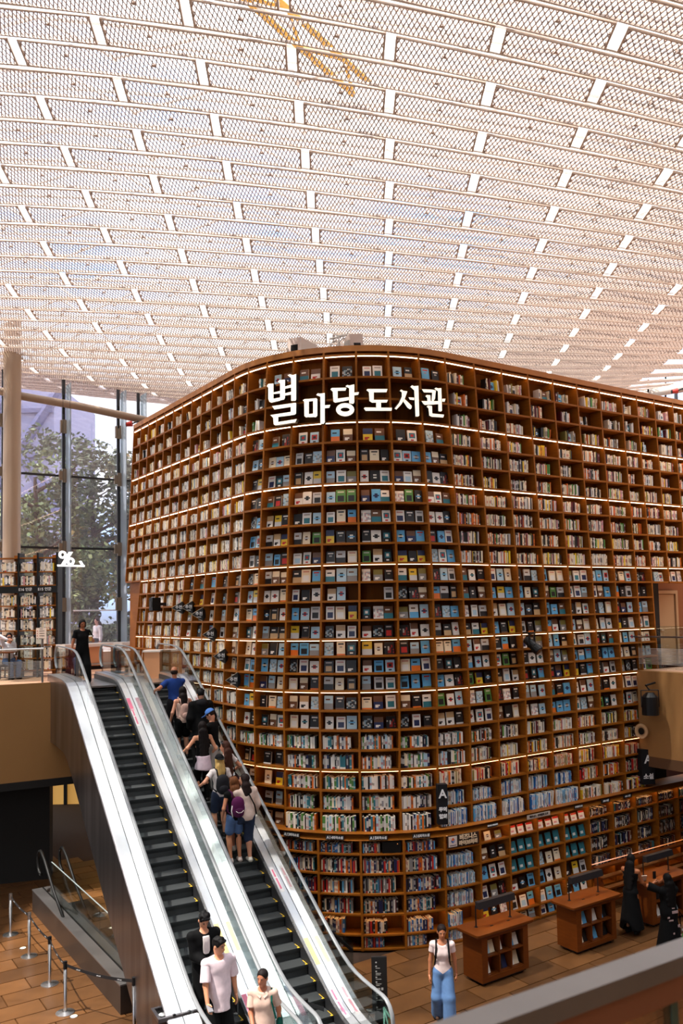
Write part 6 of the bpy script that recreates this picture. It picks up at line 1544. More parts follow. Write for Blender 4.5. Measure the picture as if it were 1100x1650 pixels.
def person(label, base, yaw, h=1.65, sex='f', skin=(196, 138, 104), hair=('short', (22, 18, 17)), top=None, bottom=None, shoes=(30, 28, 28), lh=None, rh=None, lf=None, rf=None, lean=0.0, head=(0, 0), seated=False, detail=True, lhand=(0, 0.3, -1), rhand=(0, 0.3, -1), curl=0.35, side_lean=0.0, group=None):
    """local frame: x to the person's right, y forward, z up; unit k = height / 1.65"""
    k = h / 1.65; base = np.asarray(base, float); t = thing('person', label, 'person', base, group); Rz_ = rotz(yaw)
    W = lambda V: (np.asarray(V) @ Rz_.T) + base
    hipz = 0.86 * k if not seated else 0.50 * k
    sw = (0.165 if sex == 'f' else 0.19) * k; hw = 0.085 * k
    RL = rotx(-lean) if lean else np.eye(3); hip = np.array([0, 0, hipz])
    U = lambda p: hip + RL @ (np.array([p[0] * k + side_lean * max(0, p[2] - 0.0) * k, p[1] * k, p[2] * k]))     # upper-body point, metres above the hip at 1.65 m
    nb = U((0, 0.0, 0.55)); hc = U((0, 0.015, 0.70)); shL, shR = U((-sw / k, 0, 0.485)), U((sw / k, 0, 0.485))
    # arms
    ua, fa = 0.275 * k, 0.235 * k
    def tgt(q, side): return U(q) if q is not None else U((side * (sw / k + 0.055), 0.03, -0.02))
    eL, wL = ik(shL, tgt(lh, -1), ua, fa, RL @ np.array([-0.5, -1, -0.2])); eR, wR = ik(shR, tgt(rh, 1), ua, fa, RL @ np.array([0.5, -1, -0.2]))
    # legs
    hL, hR = np.array([-hw, 0, hipz]), np.array([hw, 0, hipz])
    aL = np.array((-0.095, 0.0, 0.085) if lf is None else lf) * k; aR = np.array((0.095, 0.0, 0.085) if rf is None else rf) * k
    kL, aL = ik(hL, aL, 0.41 * k, 0.385 * k, (-0.12, 1, 0)); kR, aR = ik(hR, aR, 0.41 * k, 0.385 * k, (0.12, 1, 0))
    g = 1.0 if sex == 'f' else 1.12
    def torso(f, e=0.0, low=True, kk=0.05):
        f.ell(U((0, 0.0, 0.39)), np.array([0.145 * g + e, 0.098 + e, 0.17 + e]) * k, kk, RL); f.ell(U((0, 0.008, 0.19)), np.array([0.118 * g + e, 0.088 + e, 0.16 + e]) * k, kk, RL)
        f.cone(shL, shR, (0.048 + e) * k, (0.048 + e) * k, kk)
        if sex == 'f':
            for s_ in (-1, 1): f.ell(U((0.060 * s_, 0.072, 0.345)), np.array([0.052 + e, 0.042 + e, 0.055 + e]) * k, 0.05, RL)
        if low: f.ell(U((0, -0.005, 0.035)), np.array([0.152 + e, 0.108 + e, 0.125 + e]) * k, kk, RL)
    def arm(f, S, E, Wr, e=0.0, frac=1.0, loose=0.0):
        r0, r1, r2 = (0.044 * g + e) * k, (0.036 * g + e + loose) * k, (0.026 * g + e + loose) * k
        if frac <= 0.5: q = S + (E - S) * (frac / 0.5); f.cone(S, q, r0, (0.040 * g + e + loose) * k, 0.03)
        else: f.cone(S, E, r0, r1, 0.03); q = E + (Wr - E) * ((frac - 0.5) / 0.5); f.cone(E, q, r1, r2 if frac > 0.9 else r1 * 0.9, 0.025)
    def leg(f, H_, K_, A_2, e=0.0, frac=1.0, loose=0.0, flare=0.0):
        r0, r1, r2 = (0.082 * g + e) * k, (0.052 * g + e + loose * 0.8) * k, (0.033 * g + e + loose + flare) * k
        if frac <= 0.5: q = H_ + (K_ - H_) * (frac / 0.5); f.cone(H_, q, r0, r0 + (r1 - r0) * (frac / 0.5) + loose * k * 0.5, 0.04)
        else:
            f.cone(H_, K_, r0, r1, 0.04); q = K_ + (A_2 - K_) * ((frac - 0.5) / 0.5); f.cone(K_, q, r1, r1 + (r2 - r1) * ((frac - 0.5) / 0.5), 0.03)
            if not e: c_ = K_ + (A_2 - K_) * 0.25 + (np.array([0, -0.018, 0])) * k; f.ell(c_, np.array([0.046, 0.05, 0.11]) * k * g, 0.04)
    ext = np.stack([wL, wR, eL, eR, kL, kR, aL, aR, hc, hip, shL, shR]); lo = ext.min(0) - 0.24 * k; hi = ext.max(0) + 0.24 * k; lo[2] = min(lo[2], -0.02)
    # body
    f = Field(lo, hi, 0.0125 if detail else 0.018)
    torso(f); f.cone(U((0, -0.01, 0.50)), U((0, 0.01, 0.62)), 0.058 * k, 0.047 * k, 0.03)
    HM = rotz(head[0]) @ rotx(head[1]); HR = RL @ HM if abs(lean) < 0.6 else HM
    hd = lambda p: hc + HR @ (np.array(p) * k)
    arm(f, shL, eL, wL); arm(f, shR, eR, wR); leg(f, hL, kL, aL); leg(f, hR, kR, aR)
    for A_2, sgn in ((aL, -1), (aR, 1)):
        f.cone(A_2 + np.array([0, -0.03, -0.045]) * k, A_2 + np.array([0.012 * sgn, 0.13, -0.055]) * k, 0.034 * k, 0.026 * k, 0.03)
    f.ell(hd((0, 0.0, 0.02)), np.array([0.070, 0.088, 0.095]) * k, 0.03, HR)
    parts = [f.mesh()]
    fh = Field(hc - 0.16 * k, hc + 0.16 * k, 0.0075 if detail else 0.012)
    fh.ell(hd((0, -0.004, 0.03)), np.array([0.074, 0.092, 0.090]) * k, 0.02, HR); fh.ell(hd((0, 0.030, -0.035)), np.array([0.056, 0.062, 0.075]) * k, 0.03, HR)
    fh.cone(hd((0, 0.085, 0.015)), hd((0, 0.102, -0.018)), 0.010 * k, 0.014 * k, 0.012)
    for s_ in (-1, 1): fh.ell(hd((0.076 * s_, -0.005, 0.0)), np.array([0.012, 0.022, 0.032]) * k, 0.008, HR); fh.ell(hd((0.028 * s_, 0.083, 0.028)), np.array([0.018, 0.012, 0.008]) * k, 0.012, HR)
    fh.ell(hd((0, 0.082, -0.052)), np.array([0.024, 0.012, 0.010]) * k, 0.012, HR); fh.cone(hd((0, -0.02, -0.06)), U((0, -0.005, 0.56)), 0.05 * k, 0.05 * k, 0.03)
    parts.append(fh.mesh())
    if detail:
        parts.append(hand(-1, wL, (wL - eL) * 0.8 + RL @ np.array(lhand) * 0.1, RL @ np.array([1.0, 0.1, -0.3]), k, curl)); parts.append(hand(1, wR, (wR - eR) * 0.8 + RL @ np.array(rhand) * 0.1, RL @ np.array([-1.0, 0.1, -0.3]), k, curl))
    skc = np.array(rgb(*skin)); eyes = [hd((0.028 * s_, 0.089, 0.012)) for s_ in (-1, 1)]; lip = hd((0, 0.092, -0.052)); brow = [hd((0.03 * s_, 0.09, 0.034)) for s_ in (-1, 1)]
    def cols(V):
        c = np.tile(skc, (len(V), 1))
        for e_ in eyes: c[np.linalg.norm((V - e_) * np.array([1, 1, 1.5]), axis=1) < 0.0135 * k] = (0.02, 0.015, 0.012)
        for e_ in brow: c[np.linalg.norm((V - e_) * np.array([0.6, 0.6, 2.2]), axis=1) < 0.0125 * k] = np.array(rgb(*hair[1])) * 1.2 + 0.01
        c[np.linalg.norm((V - lip) * np.array([0.7, 0.7, 1.8]), axis=1) < 0.015 * k] = skc * np.array([0.85, 0.5, 0.5]); return c
    cc = np.concatenate([cols(p[0]) for p in parts if len(p[0])]); parts = [p for p in parts if len(p[0])]
    me = np_mesh('body', [(W(p[0]), p[1]) for p in parts], [SKIN], lambda V: cc); link('body', me, t)
    # clothes
    info = dict(k=k, U=U, W=W, shL=shL, shR=shR, hc=hc, hd=hd, HR=HR, wL=wL, wR=wR, eL=eL, eR=eR, RL=RL, t=t, hip=hip, Rz=Rz_, aL=aL, aR=aR, kL=kL, kR=kR)
    res = 0.0135 if detail else 0.02
    def garment(nm, m, fn, cut=None, r=None, extra=()):
        f = Field(lo, hi, r or res); fn(f)
        if cut is not None: f.cut(cut)
        ps = [f.mesh()] + list(extra); ps = [q for q in ps if len(q[0])]
        if ps: link(nm, np_mesh(nm, [(W(q[0]), q[1]) for q in ps], [m]), t)
    def sleeve(S, E, Wr, e, frac, loose):
        if frac > 0.7: return None
        q = S + (E - S) * min(1, frac / 0.5); d = nrm(E - S); ra = (0.046 * g + e) * k; rb = (0.043 * g + e + loose) * k
        f = Field(np.minimum(S, q) - 0.14 * k, np.maximum(S, q) + 0.14 * k, 0.011)
        f.cone(S, q + d * 0.03 * k, ra, rb, 0.02); f.cut(lambda P_: (P_ - q) @ d); return f.mesh()
    iR = np.linalg.inv(RL)
    zl = lambda P_: ((P_ - hip) @ RL)[..., 2] / k              # height above the hip in the leaned frame
    neckc = U((0, 0.035, 0.575))
    if top:
        sl = top.get('sleeve', 0.3); e = top.get('e', 0.016); hem = top.get('hem', -0.06); nr = top.get('neck', 0.075)
        def fn(f):
            torso(f, e, True)
            if hem < -0.1: f.cone(U((0, 0, 0.05)), U((0, 0, hem)), (0.125 + e) * k, (0.13 + e + top.get('flare', 0.0)) * k, 0.06)
            if e > 0.02: f.ell(U((0, 0.004, 0.16)), np.array([0.135 * g + e, 0.092 + e, 0.24]) * k, 0.05, RL)
            if sl > 0.7:
                for S, E, Wr in ((shL, eL, wL), (shR, eR, wR)): arm(f, S, E, Wr, e * 0.65, sl, top.get('loose', 0.006))
        ex_s = [sleeve(S, E, Wr, e * 0.6, sl, top.get('loose', 0.006)) for S, E, Wr in ((shL, eL, wL), (shR, eR, wR))] if 0 < sl <= 0.7 else []
        garment(top.get('name', 'shirt'), top['m'], fn, extra=ex_s, cut=lambda P_: np.maximum((hem - zl(P_)) * k, nr * k - np.linalg.norm(P_ - neckc, axis=-1)) if sl > 0 or top.get('neckcut') else np.maximum(hem - zl(P_), np.maximum(zl(P_) - 0.44, nr - np.linalg.norm(P_ - neckc, axis=-1) / k)) * k)
        if top.get('inner'):
            garment('inner_shirt', top['inner'], lambda f: torso(f, e + 0.010, True), lambda P_: np.maximum(np.maximum(hem * 0.7 - zl(P_), np.abs(((P_ - hip) @ RL)[..., 0] / k) - 0.055), np.maximum(-((P_ - hip) @ RL)[..., 1] / k, zl(P_) - 0.5)) * k)
    if bottom:
        kd = bottom['kind']; e = bottom.get('e', 0.014); fr = bottom.get('frac', 1.0)
        def fb(f):
            f.ell(U((0, -0.005, 0.035)), np.array([0.152 + e, 0.108 + e, 0.125 + e]) * k, 0.05, RL)
            if kd in ('trousers', 'shorts'):
                for H_, K_, A_2 in ((hL, kL, aL), (hR, kR, aR)): leg(f, H_, K_, A_2, e, fr, bottom.get('loose', 0.012), bottom.get('flare', 0.0))
            else:
                dn = np.array([0, 0, -1.0]); L_ = bottom.get('len', 0.45); f.cone(hip, hip + dn * L_ * k, (0.135 + e) * k, (0.15 + e + bottom.get('flare', 0.05)) * k, 0.05)
        zc = bottom.get('waist', 0.13); lowcut = hipz - bottom.get('len', 9) * k
        garment(bottom.get('name', {'trousers': 'trousers', 'shorts': 'shorts', 'skirt': 'skirt', 'dress': 'skirt'}[kd]), bottom['m'], fb, lambda P_: np.maximum((zl(P_) - zc) * k, lowcut - P_[..., 2]))
    if shoes:
        sm = cloth('shoe %d %d %d' % shoes, shoes, 0.6)
        for A_2, sgn in ((aL, -1), (aR, 1)):
            f = Field(A_2 + np.array([-0.09, -0.13, -0.12]) * k, A_2 + np.array([0.09, 0.24, 0.06]) * k, 0.009)
            f.cone(A_2 + np.array([0, -0.035, -0.048]) * k, A_2 + np.array([0.012 * sgn, 0.135, -0.052]) * k, 0.042 * k, 0.034 * k, 0.02); f.cone(A_2 + np.array([0, -0.02, -0.05]) * k, A_2 + np.array([0, -0.005, -0.01]) * k, 0.042 * k, 0.042 * k, 0.02)
            az = A_2[2] - 0.085 * k; f.cut(lambda P_: np.maximum(az - P_[..., 2], P_[..., 2] - (A_2[2] + 0.01)))
            V, Q = f.mesh(); link('shoe', np_mesh('shoe', [(W(V), Q)], [sm]), t)
    # hair
    style, hcnl = hair; hm = mat('hair %d %d %d' % hcnl, rgb(*hcnl), 0.65, spec=0.15, noise=0.3, nscale=40, stretch=(1, 1, 0.2))
    f = Field(np.minimum(hc, U((0, -0.1, 0.1))) - 0.22 * k, np.maximum(hc, U((0, 0, 0.6))) + 0.2 * k, 0.010)
    if style != 'bald': f.ell(hd((0, -0.012, 0.042)), np.array([0.082, 0.100, 0.094]) * k, 0.02, HR)
    else: f.ell(hd((0, -0.02, 0.0)), np.array([0.083, 0.098, 0.07]) * k, 0.02, HR)
    if style == 'short':
        rh_ = random.Random(int(h * 1000) + hcnl[0])
        for j in range(16):
            az_ = rh_.uniform(0, 6.28); el_ = rh_.uniform(0.35, 1.2); dv_ = np.array([math.cos(el_) * math.cos(az_) * 0.074, math.cos(el_) * math.sin(az_) * 0.094 - 0.01, 0.045 + math.sin(el_) * 0.084])
            f.ell(hd(dv_), np.array([0.024, 0.028, 0.020]) * k, 0.012, HR)
        for j in range(5): f.ell(hd((-0.05 + 0.025 * j, 0.078 - 0.006 * abs(j - 2), 0.082 - 0.006 * (j % 2))), np.array([0.018, 0.016, 0.022]) * k, 0.01, HR)
    if style in ('bob',):
        for s_ in (-1, 1): f.cone(hd((0.065 * s_, 0.0, 0.02)), hd((0.068 * s_, -0.005, -0.075)), 0.034 * k, 0.03 * k, 0.03)
        f.ell(hd((0, -0.045, -0.03)), np.array([0.085, 0.06, 0.08]) * k, 0.03, HR)
    if style in ('long', 'longer'):
        L_ = 0.24 if style == 'long' else 0.12; top_ = hd((0, -0.05, 0.0)); zt0 = 0.66
        for j in range(6):
            q = j / 5; z_ = 0.62 - (0.62 - L_) * q; f.ell(U((0.012 * math.sin(5 * q + hcnl[0]), -0.085 - 0.02 * q, z_)), np.array([0.100 + 0.026 * math.sin(q * 3.0) - 0.05 * max(0, q - 0.6), 0.044, 0.075]) * k, 0.04, RL)
        for s_ in (-1, 1): f.cone(hd((0.064 * s_, -0.02, 0.02)), U((0.082 * s_, -0.05, 0.46)), 0.024 * k, 0.028 * k, 0.04)
    if style == 'mid':
        f.ell(U((0, -0.07, 0.60)), np.array([0.085, 0.055, 0.08]) * k, 0.03, RL); f.ell(U((0.01, -0.085, 0.50)), np.array([0.095, 0.045, 0.085]) * k, 0.03, RL); f.ell(U((-0.02, -0.09, 0.42)), np.array([0.07, 0.035, 0.06]) * k, 0.03, RL)
        for s_ in (-1, 1): f.cone(hd((0.06 * s_, -0.02, 0.02)), U((0.08 * s_, -0.05, 0.46)), 0.032 * k, 0.036 * k, 0.04)
    if style == 'tied': f.ell(hd((0, -0.11, -0.01)), np.array([0.035, 0.04, 0.04]) * k, 0.02, HR)
    fc = hd((0, 0.10, -0.020)); fr_ = np.array([0.076, 0.086, 0.100]) * k
    if style == 'bald': f.cut(lambda P_: (((P_ - hd((0, 0, 0.035))) @ HR)[..., 2]))
    f.cut(lambda P_: (1 - np.linalg.norm(((P_ - fc) @ HR) / fr_, axis=-1)) * 0.07)
    if style in ('short', 'tied', 'bald'): f.cut(lambda P_: np.minimum((hd((0, 0, -0.055)) - P_) @ HR[:, 2], 1) if style == 'short' else (hd((0, 0, -0.075)) - P_) @ HR[:, 2])
    V, Q = f.mesh()
    if len(V): link('hair', np_mesh('hair', [(W(V), Q)], [hm]), t)
    return info
def cap_on(I, col, back=False):
    k = I['k']; hd = I['hd']; f = Field(I['hc'] - 0.2 * k, I['hc'] + 0.2 * k, 0.009); f.ell(hd((0, -0.012, 0.055)), np.array([0.096, 0.112, 0.096]) * k, 0.01, I['HR'])
    f.cut(lambda P_: ((hd((0, 0, 0.05)) - P_) @ I['HR'][:, 2])); s_ = -1 if back else 1
    f.ell(hd((0, 0.125 * s_, 0.052)), np.array([0.078, 0.082, 0.012]) * k, 0.008, I['HR']); V, Q = f.mesh(); link('cap', np_mesh('cap', [(I['W'](V), Q)], [cloth('cap %d %d %d' % col, col)]), I['t'])
def backpack(I, label, col, col2=None, low=0.02, size=1.0):
    k = I['k']; U = I['U']; c = U((0, -0.19, low + 0.24)); t = thing('backpack', label, 'backpack', I['W'](c))
    m = cloth('bag %d %d %d' % col, col, 0.7); m2 = cloth('bag %d %d %d' % (col2 or col), col2 or tuple(int(q * 0.7) for q in col), 0.7)
    def part(nm, fn, mm):
        f = Field(c - 0.36 * k, c + 0.40 * k, 0.011); fn(f); V, Q = f.mesh()
        if len(V): link(nm, np_mesh(nm, [(I['W'](V), Q)], [mm]), t)
    def sack(f): f.ell(U((0, -0.175, low + 0.20)), np.array([0.145, 0.08, 0.18]) * k * size, 0.04, I['RL']); f.ell(U((0, -0.17, low + 0.33)), np.array([0.12, 0.07, 0.10]) * k * size, 0.06, I['RL'])
    part('sack', sack, m)
    part('pocket', lambda f: f.ell(U((0, -0.235, low + 0.13)), np.array([0.105, 0.05, 0.10]) * k * size, 0.02, I['RL']), m2)
    for s_ in (-1, 1):
        pts = [U((0.085 * s_, -0.13, low + 0.38)), U((0.095 * s_, -0.09, 0.535)), U((0.105 * s_, 0.03, 0.565)), U((0.11 * s_, 0.115, 0.46)), U((0.12 * s_, 0.11, 0.30)), U((0.135 * s_, 0.02, 0.14)), U((0.11 * s_, -0.11, low + 0.08))]
        b = MB(); pts = I['W'](np.array(pts)); b.tube(list(pts), [0.017 * k] * len(pts), 8); b.build('strap', m2, t, smooth=True)
    return t
def escfoot(s, w):
    i = math.floor(s / 0.3118); return esc(s, w, znose(i * 0.3118) if s < 2.3 else ZUP)
UPY = -ESC_YAW                                             # facing up the run
C_BLACK = cloth('black', (9, 9, 10)); C_WHITE = cloth('white', (222, 212, 208)); C_CREAM = cloth('cream', (214, 190, 176)); C_NAVY = cloth('navy', (44, 52, 72)); C_DENIM = cloth('denim', (92, 124, 168)); C_DENIM2 = cloth('denim shorts', (84, 108, 150))
C_BLUE = cloth('polo blue', (34, 62, 128)); C_BEIGE = cloth('beige', (206, 176, 160)); C_GREY = cloth('pale grey', (186, 182, 176)); C_LILAC = cloth('pale lilac', (206, 184, 194)); C_DKGREY = cloth('dark grey', (30, 29, 32)); C_TAN = cloth('pale trousers', (190, 168, 160))
# --- the rising escalator
I = person('balding man in blue polo shirt holding the left handrail near the top', escfoot(0.36, 0.86), UPY, 1.68, 'm', (176, 112, 78), ('bald', (40, 30, 26)), dict(m=C_BLUE, sleeve=0.34, hem=-0.1), dict(kind='trousers', m=C_DKGREY), lh=(-0.42, 0.12, 0.30), rh=(-0.02, 0.26, 0.06), head=(-0.5, -0.1))
I = person('woman with long dark hair and a small beige backpack below the blue polo man', escfoot(-0.05, 0.92), UPY, 1.60, 'f', (214, 152, 122), ('mid', (26, 20, 18)), dict(m=C_BEIGE, sleeve=0, hem=-0.02, name='top'), dict(kind='shorts', m=C_BLACK, frac=0.36, loose=0.02), lh=(-0.27, 0.10, 0.02), rh=(0.24, 0.02, 0.08), rhand=(-0.6, 0.5, 0.0), head=(0.1, -0.1))
backpack(I, 'small beige backpack worn by the woman below the blue polo man', (196, 158, 144), size=0.8, low=0.03)
I = person('person in a bulky black hooded coat high on the rising escalator', escfoot(-0.38, 1.24), UPY, 1.72, 'm', (170, 120, 92), ('short', (20, 17, 16)), dict(m=C_BLACK, sleeve=1.0, hem=-0.32, e=0.045, loose=0.03, flare=0.05, name='coat', neck=0.05), dict(kind='trousers', m=C_BLACK, loose=0.03), lh=(-0.20, 0.12, 0.02), rh=(0.24, 0.12, 0.02), head=(0.1, -0.25))
f = Field(I['hc'] - 0.25, I['hc'] + 0.2, 0.011); f.ell(I['U']((0, -0.07, 0.53)), np.array([0.13, 0.09, 0.09]) * I['k'], 0.03); V, Q = f.mesh(); link('hood', np_mesh('hood', [(I['W'](V), Q)], [C_DKGREY]), I['t'])
I = person('man in blue cap and black t-shirt looking at a phone', escfoot(-1.2, 1.26), UPY + 0.75, 1.70, 'm', (206, 142, 110), ('short', (40, 28, 22)), dict(m=C_BLACK, sleeve=0.32, hem=-0.08), dict(kind='trousers', m=C_GREY, loose=0.03), lh=(-0.10, 0.40, 0.18), rh=(0.06, 0.36, 0.08), lhand=(0, 0.6, 0.4), rhand=(-0.2, 0.8, 0), head=(0.1, -0.45), lean=0.10)
cap_on(I, (84, 130, 204))
ph = I['W'](I['wL'] + I['RL'] @ np.array([0.0, 0.09, 0.03])); t = thing('phone', 'black phone held by the man in the blue cap', 'phone', ph); b = MB(); b.box(ph, (0.075, 0.012, 0.15), ex=(0.8, 0.6, 0), ey=(-0.5, 0.66, 0.55), ez=(0.33, -0.44, 0.83)); b.build('case', BLACK, t); b = MB(); b.box(ph + np.array([0.004, -0.006, -0.005]), (0.066, 0.004, 0.135), ex=(0.8, 0.6, 0), ey=(-0.5, 0.66, 0.55), ez=(0.33, -0.44, 0.83)); b.build('screen', mat('phone screen', (0.02, 0.02, 0.03), 0.1), t)
I = person('woman with very long dark hair and a white shirt tied round her waist', escfoot(-1.4, 0.92), UPY, 1.66, 'f', (206, 142, 106), ('longer', (24, 18, 17)), dict(m=C_BLACK, sleeve=0, hem=0.08, name='top', neck=0.10), dict(kind='trousers', m=C_BLACK, loose=0.008), lh=(-0.40, 0.14, 0.18), rh=(0.24, 0.12, 0.10), head=(-0.1, 0))
f = Field(I['hip'] - 0.5, I['hip'] + 0.3, 0.012); f.cone(I['U']((0, -0.01, 0.10)), I['U']((0.0, -0.03, -0.16)), 0.155 * I['k'], 0.185 * I['k'], 0.03); hz = I['hip'][2]
f.cut(lambda P_: np.maximum(hz - 0.19 - 0.10 * P_[..., 0] - P_[..., 2], P_[..., 2] - hz - 0.11)); V, Q = f.mesh(); link('tied_shirt', np_mesh('tied_shirt', [(I['W'](V), Q)], [C_LILAC]), I['t'])
I = person('woman in white t-shirt, long brown hair, sunglasses on her head, facing left', escfoot(-2.1, 1.18), UPY + 0.45, 1.66, 'f', (204, 136, 104), ('longer', (66, 38, 28)), dict(m=C_WHITE, sleeve=0.26, hem=-0.05), dict(kind='trousers', m=C_BLACK), lh=(-0.20, 0.08, 0.0), rh=(0.34, 0.10, 0.16), head=(0.55, 0.0))
b = MB(); p_ = I['hd']; pts = [I['W'](np.array(p_(q))) for q in ((-0.085, 0.02, 0.085), (-0.05, 0.075, 0.115), (0, 0.085, 0.12), (0.05, 0.075, 0.115), (0.085, 0.02, 0.085))]; b.tube(pts, [0.008, 0.018, 0.008, 0.018, 0.008], 8); o = b.build('sunglasses', mat('sunglass black', (0.02, 0.02, 0.025), 0.15), I['t'])
c = I['W'](I['U']((0.24, -0.06, -0.06))); t = thing('shoulder_bag', 'dark maroon shoulder bag at the side of the long-haired woman in white', 'bag', c); f = Field(np.array([-0.3] * 3), np.array([0.3] * 3), 0.011); f.ell((0, 0, 0), (0.07, 0.13, 0.16), 0.02); V, Q = f.mesh(); link('pouch', np_mesh('pouch', [((V @ rotz(UPY + 0.4).T) + c, Q)], [cloth('bag maroon', (44, 24, 30))]), t)
b = MB(); b.tube([c + (0, 0, 0.14), I['W'](I['U']((0.17, -0.06, 0.3))), I['W'](I['U']((0.15, 0.0, 0.545))), I['W'](I['U']((0.2, 0.08, 0.3))), c + (0.04, 0.05, 0.12)], 0.012, 6); b.build('strap', C_BLACK, t); b = MB(); b.tube([c + (-0.02, 0, -0.12), c + (-0.05, -0.02, -0.26), c + (0.02, -0.02, -0.3), c + (0.03, 0, -0.14)], 0.008, 6); b.build('cord', C_BLACK, t)
I = person('blonde woman in a black cap and white t-shirt with a black backpack', escfoot(-2.38, 0.94), UPY, 1.62, 'f', (212, 150, 116), ('mid', (196, 160, 96)), dict(m=C_WHITE, sleeve=0.26, hem=-0.02), dict(kind='shorts', m=C_NAVY, frac=0.36, loose=0.015), lh=(-0.40, 0.14, 0.20), rh=(0.2, 0.16, 0.1), head=(-0.05, 0))
cap_on(I, (16, 16, 18), back=True); backpack(I, 'black backpack on the blonde woman in the black cap', (34, 34, 38), low=0.02)
b = MB(); wv = I['W'](I['wL']); b.tube([wv + np.array(q) for q in ((-0.03, 0, -0.01), (0, -0.03, 0), (0.03, 0, 0.01), (0, 0.03, 0), (-0.03, 0, -0.01))], 0.009, 6); b.build('wrist_band', BLACK, I['t'])
I = person('brown-haired woman with purple backpack, denim shorts and a dark knee brace', escfoot(-3.0, 1.02), UPY, 1.63, 'f', (206, 136, 98), ('mid', (104, 62, 34)), dict(m=C_BLACK, sleeve=0.12, hem=-0.02), dict(kind='shorts', m=C_DENIM2, frac=0.30, loose=0.02), shoes=(206, 186, 176), lh=(-0.22, 0.12, 0.04), rh=(0.22, 0.06, 0.02), head=(-0.35, 0.05))
tb = backpack(I, 'purple backpack with white trim on the woman in denim shorts', (88, 28, 74), (72, 22, 60), low=0.03)
for s_ in (-1, 1):
    b = MB(); b.tube([I['W'](I['U'](q)) for q in ((0.13 * s_, -0.20, 0.30), (0.148 * s_, -0.205, 0.2), (0.13 * s_, -0.22, 0.08))], 0.011, 6); b.build('white_trim', C_WHITE, tb, smooth=True)
b = MB(); b.tube([I['W'](I['U'](q)) for q in ((-0.08, -0.275, 0.20), (-0.03, -0.287, 0.165), (0.03, -0.287, 0.165), (0.08, -0.275, 0.20))], 0.006, 6); b.build('white_trim', C_WHITE, tb, smooth=True)
f = Field(I['kR'] - 0.16, I['kR'] + 0.16, 0.010); f.cone(I['kR'] + (0, 0, 0.07), I['kR'] - (0, 0, 0.07), 0.068, 0.058, 0.01); V, Q = f.mesh(); link('knee_brace', np_mesh('knee_brace', [(I['W'](V), Q)], [C_DKGREY]), I['t'])
I = person('long-haired person in cream sweater and dark shorts, one foot a step higher', escfoot(-3.1, 1.22), UPY + 0.1, 1.67, 'm', (204, 142, 112), ('mid', (34, 22, 20)), dict(m=C_CREAM, sleeve=0.92, hem=-0.06, e=0.028, loose=0.014, name='sweater'), dict(kind='shorts', m=C_NAVY, frac=0.56, loose=0.022), shoes=(196, 190, 178), lh=(-0.12, 0.24, 0.02), rh=(0.26, 0.16, 0.04), lf=(-0.15, 0.28, 0.27), rf=(0.06, -0.02, 0.085), head=(0.85, 0.1), lean=0.08)
b = MB(); U_, W_ = I['U'], I['W']; b.tube([W_(U_(q)) for q in ((-0.12, 0.10, 0.44), (-0.08, -0.02, 0.585), (0.02, -0.135, 0.44), (0.12, -0.15, 0.22), (0.19, -0.07, 0.04))], 0.014, 6); b.build('cross_strap', C_BLACK, I['t'])
# --- the descending escalator
DN = UPY + math.pi
def afoot(px, py, h, w):
    best = None
    for s in np.arange(-9, 4, 0.02):
        q = esc(s, w, (znose(s) if s < 2.3 else ZUP) + h); d_ = abs(proj(q)[1] - py)
        if best is None or d_ < best[0]: best = (d_, s)
    return escfoot(best[1], w)
I = person('young man in open black jacket over white shirt, head bowed', afoot(311, 1464, 1.72, -0.60), DN, 1.72, 'm', (206, 146, 112), ('short', (18, 16, 17)), dict(m=C_BLACK, sleeve=1.0, hem=-0.14, e=0.03, loose=0.016, inner=C_WHITE, name='jacket', neck=0.08), dict(kind='trousers', m=C_BLACK, loose=0.02), lh=(-0.07, 0.26, 0.16), rh=(0.06, 0.25, 0.16), lhand=(0.6, 0.6, 0), rhand=(-0.6, 0.6, 0), head=(0.0, -0.55))
I = person('man in oversized white t-shirt looking aside, riding down', afoot(329, 1506, 1.76, -0.56), DN, 1.76, 'm', (206, 142, 106), ('short', (20, 18, 18)), dict(m=cloth('pinkish white', (226, 206, 212)), sleeve=0.44, hem=-0.16, e=0.026, loose=0.018, flare=0.025), dict(kind='trousers', m=C_BLACK, loose=0.03), shoes=(40, 38, 38), rh=(0.24, 0.20, 0.02), lh=(-0.26, 0.0, -0.02), rhand=(0, 0.8, -0.2), head=(0.55, -0.2))
ph = I['W'](I['wR'] + np.array([0.0, 0.10, -0.03])); t = thing('phone', 'grey phone held low by the man in the oversized white t-shirt', 'phone', ph); b = MB(); b.box(ph, (0.075, 0.15, 0.012), ex=(0.9, 0.4, 0), ey=(-0.4, 0.85, 0.3)); b.build('case', mat('phone grey', (0.2, 0.2, 0.22), 0.3), t)
b = MB(); p_ = I['W'](np.array(I['hd']((-0.088, 0.0, -0.004)))); b.lathe([(0, -0.012), (0.009, -0.008), (0.009, 0.008), (0, 0.012)], p_, 8); b.build('earphone', WHITE_INK, I['t'])
I = person('woman in beige collared shirt with green bag strap, stepping off the escalator', afoot(394, 1565, 1.6, -0.22), DN - 0.5, 1.60, 'f', (178, 112, 80), ('tied', (26, 20, 20)), dict(m=C_BEIGE, sleeve=0.36, hem=-0.26, e=0.022, loose=0.012, flare=0.03, neck=0.07), dict(kind='trousers', m=C_TAN), rh=(0.12, 0.26, 0.08), rhand=(-0.4, 0.7, 0.0), curl=0.7, lh=(-0.24, 0.02, 0.0), head=(-0.35, -0.05))
U_, W_ = I['U'], I['W']
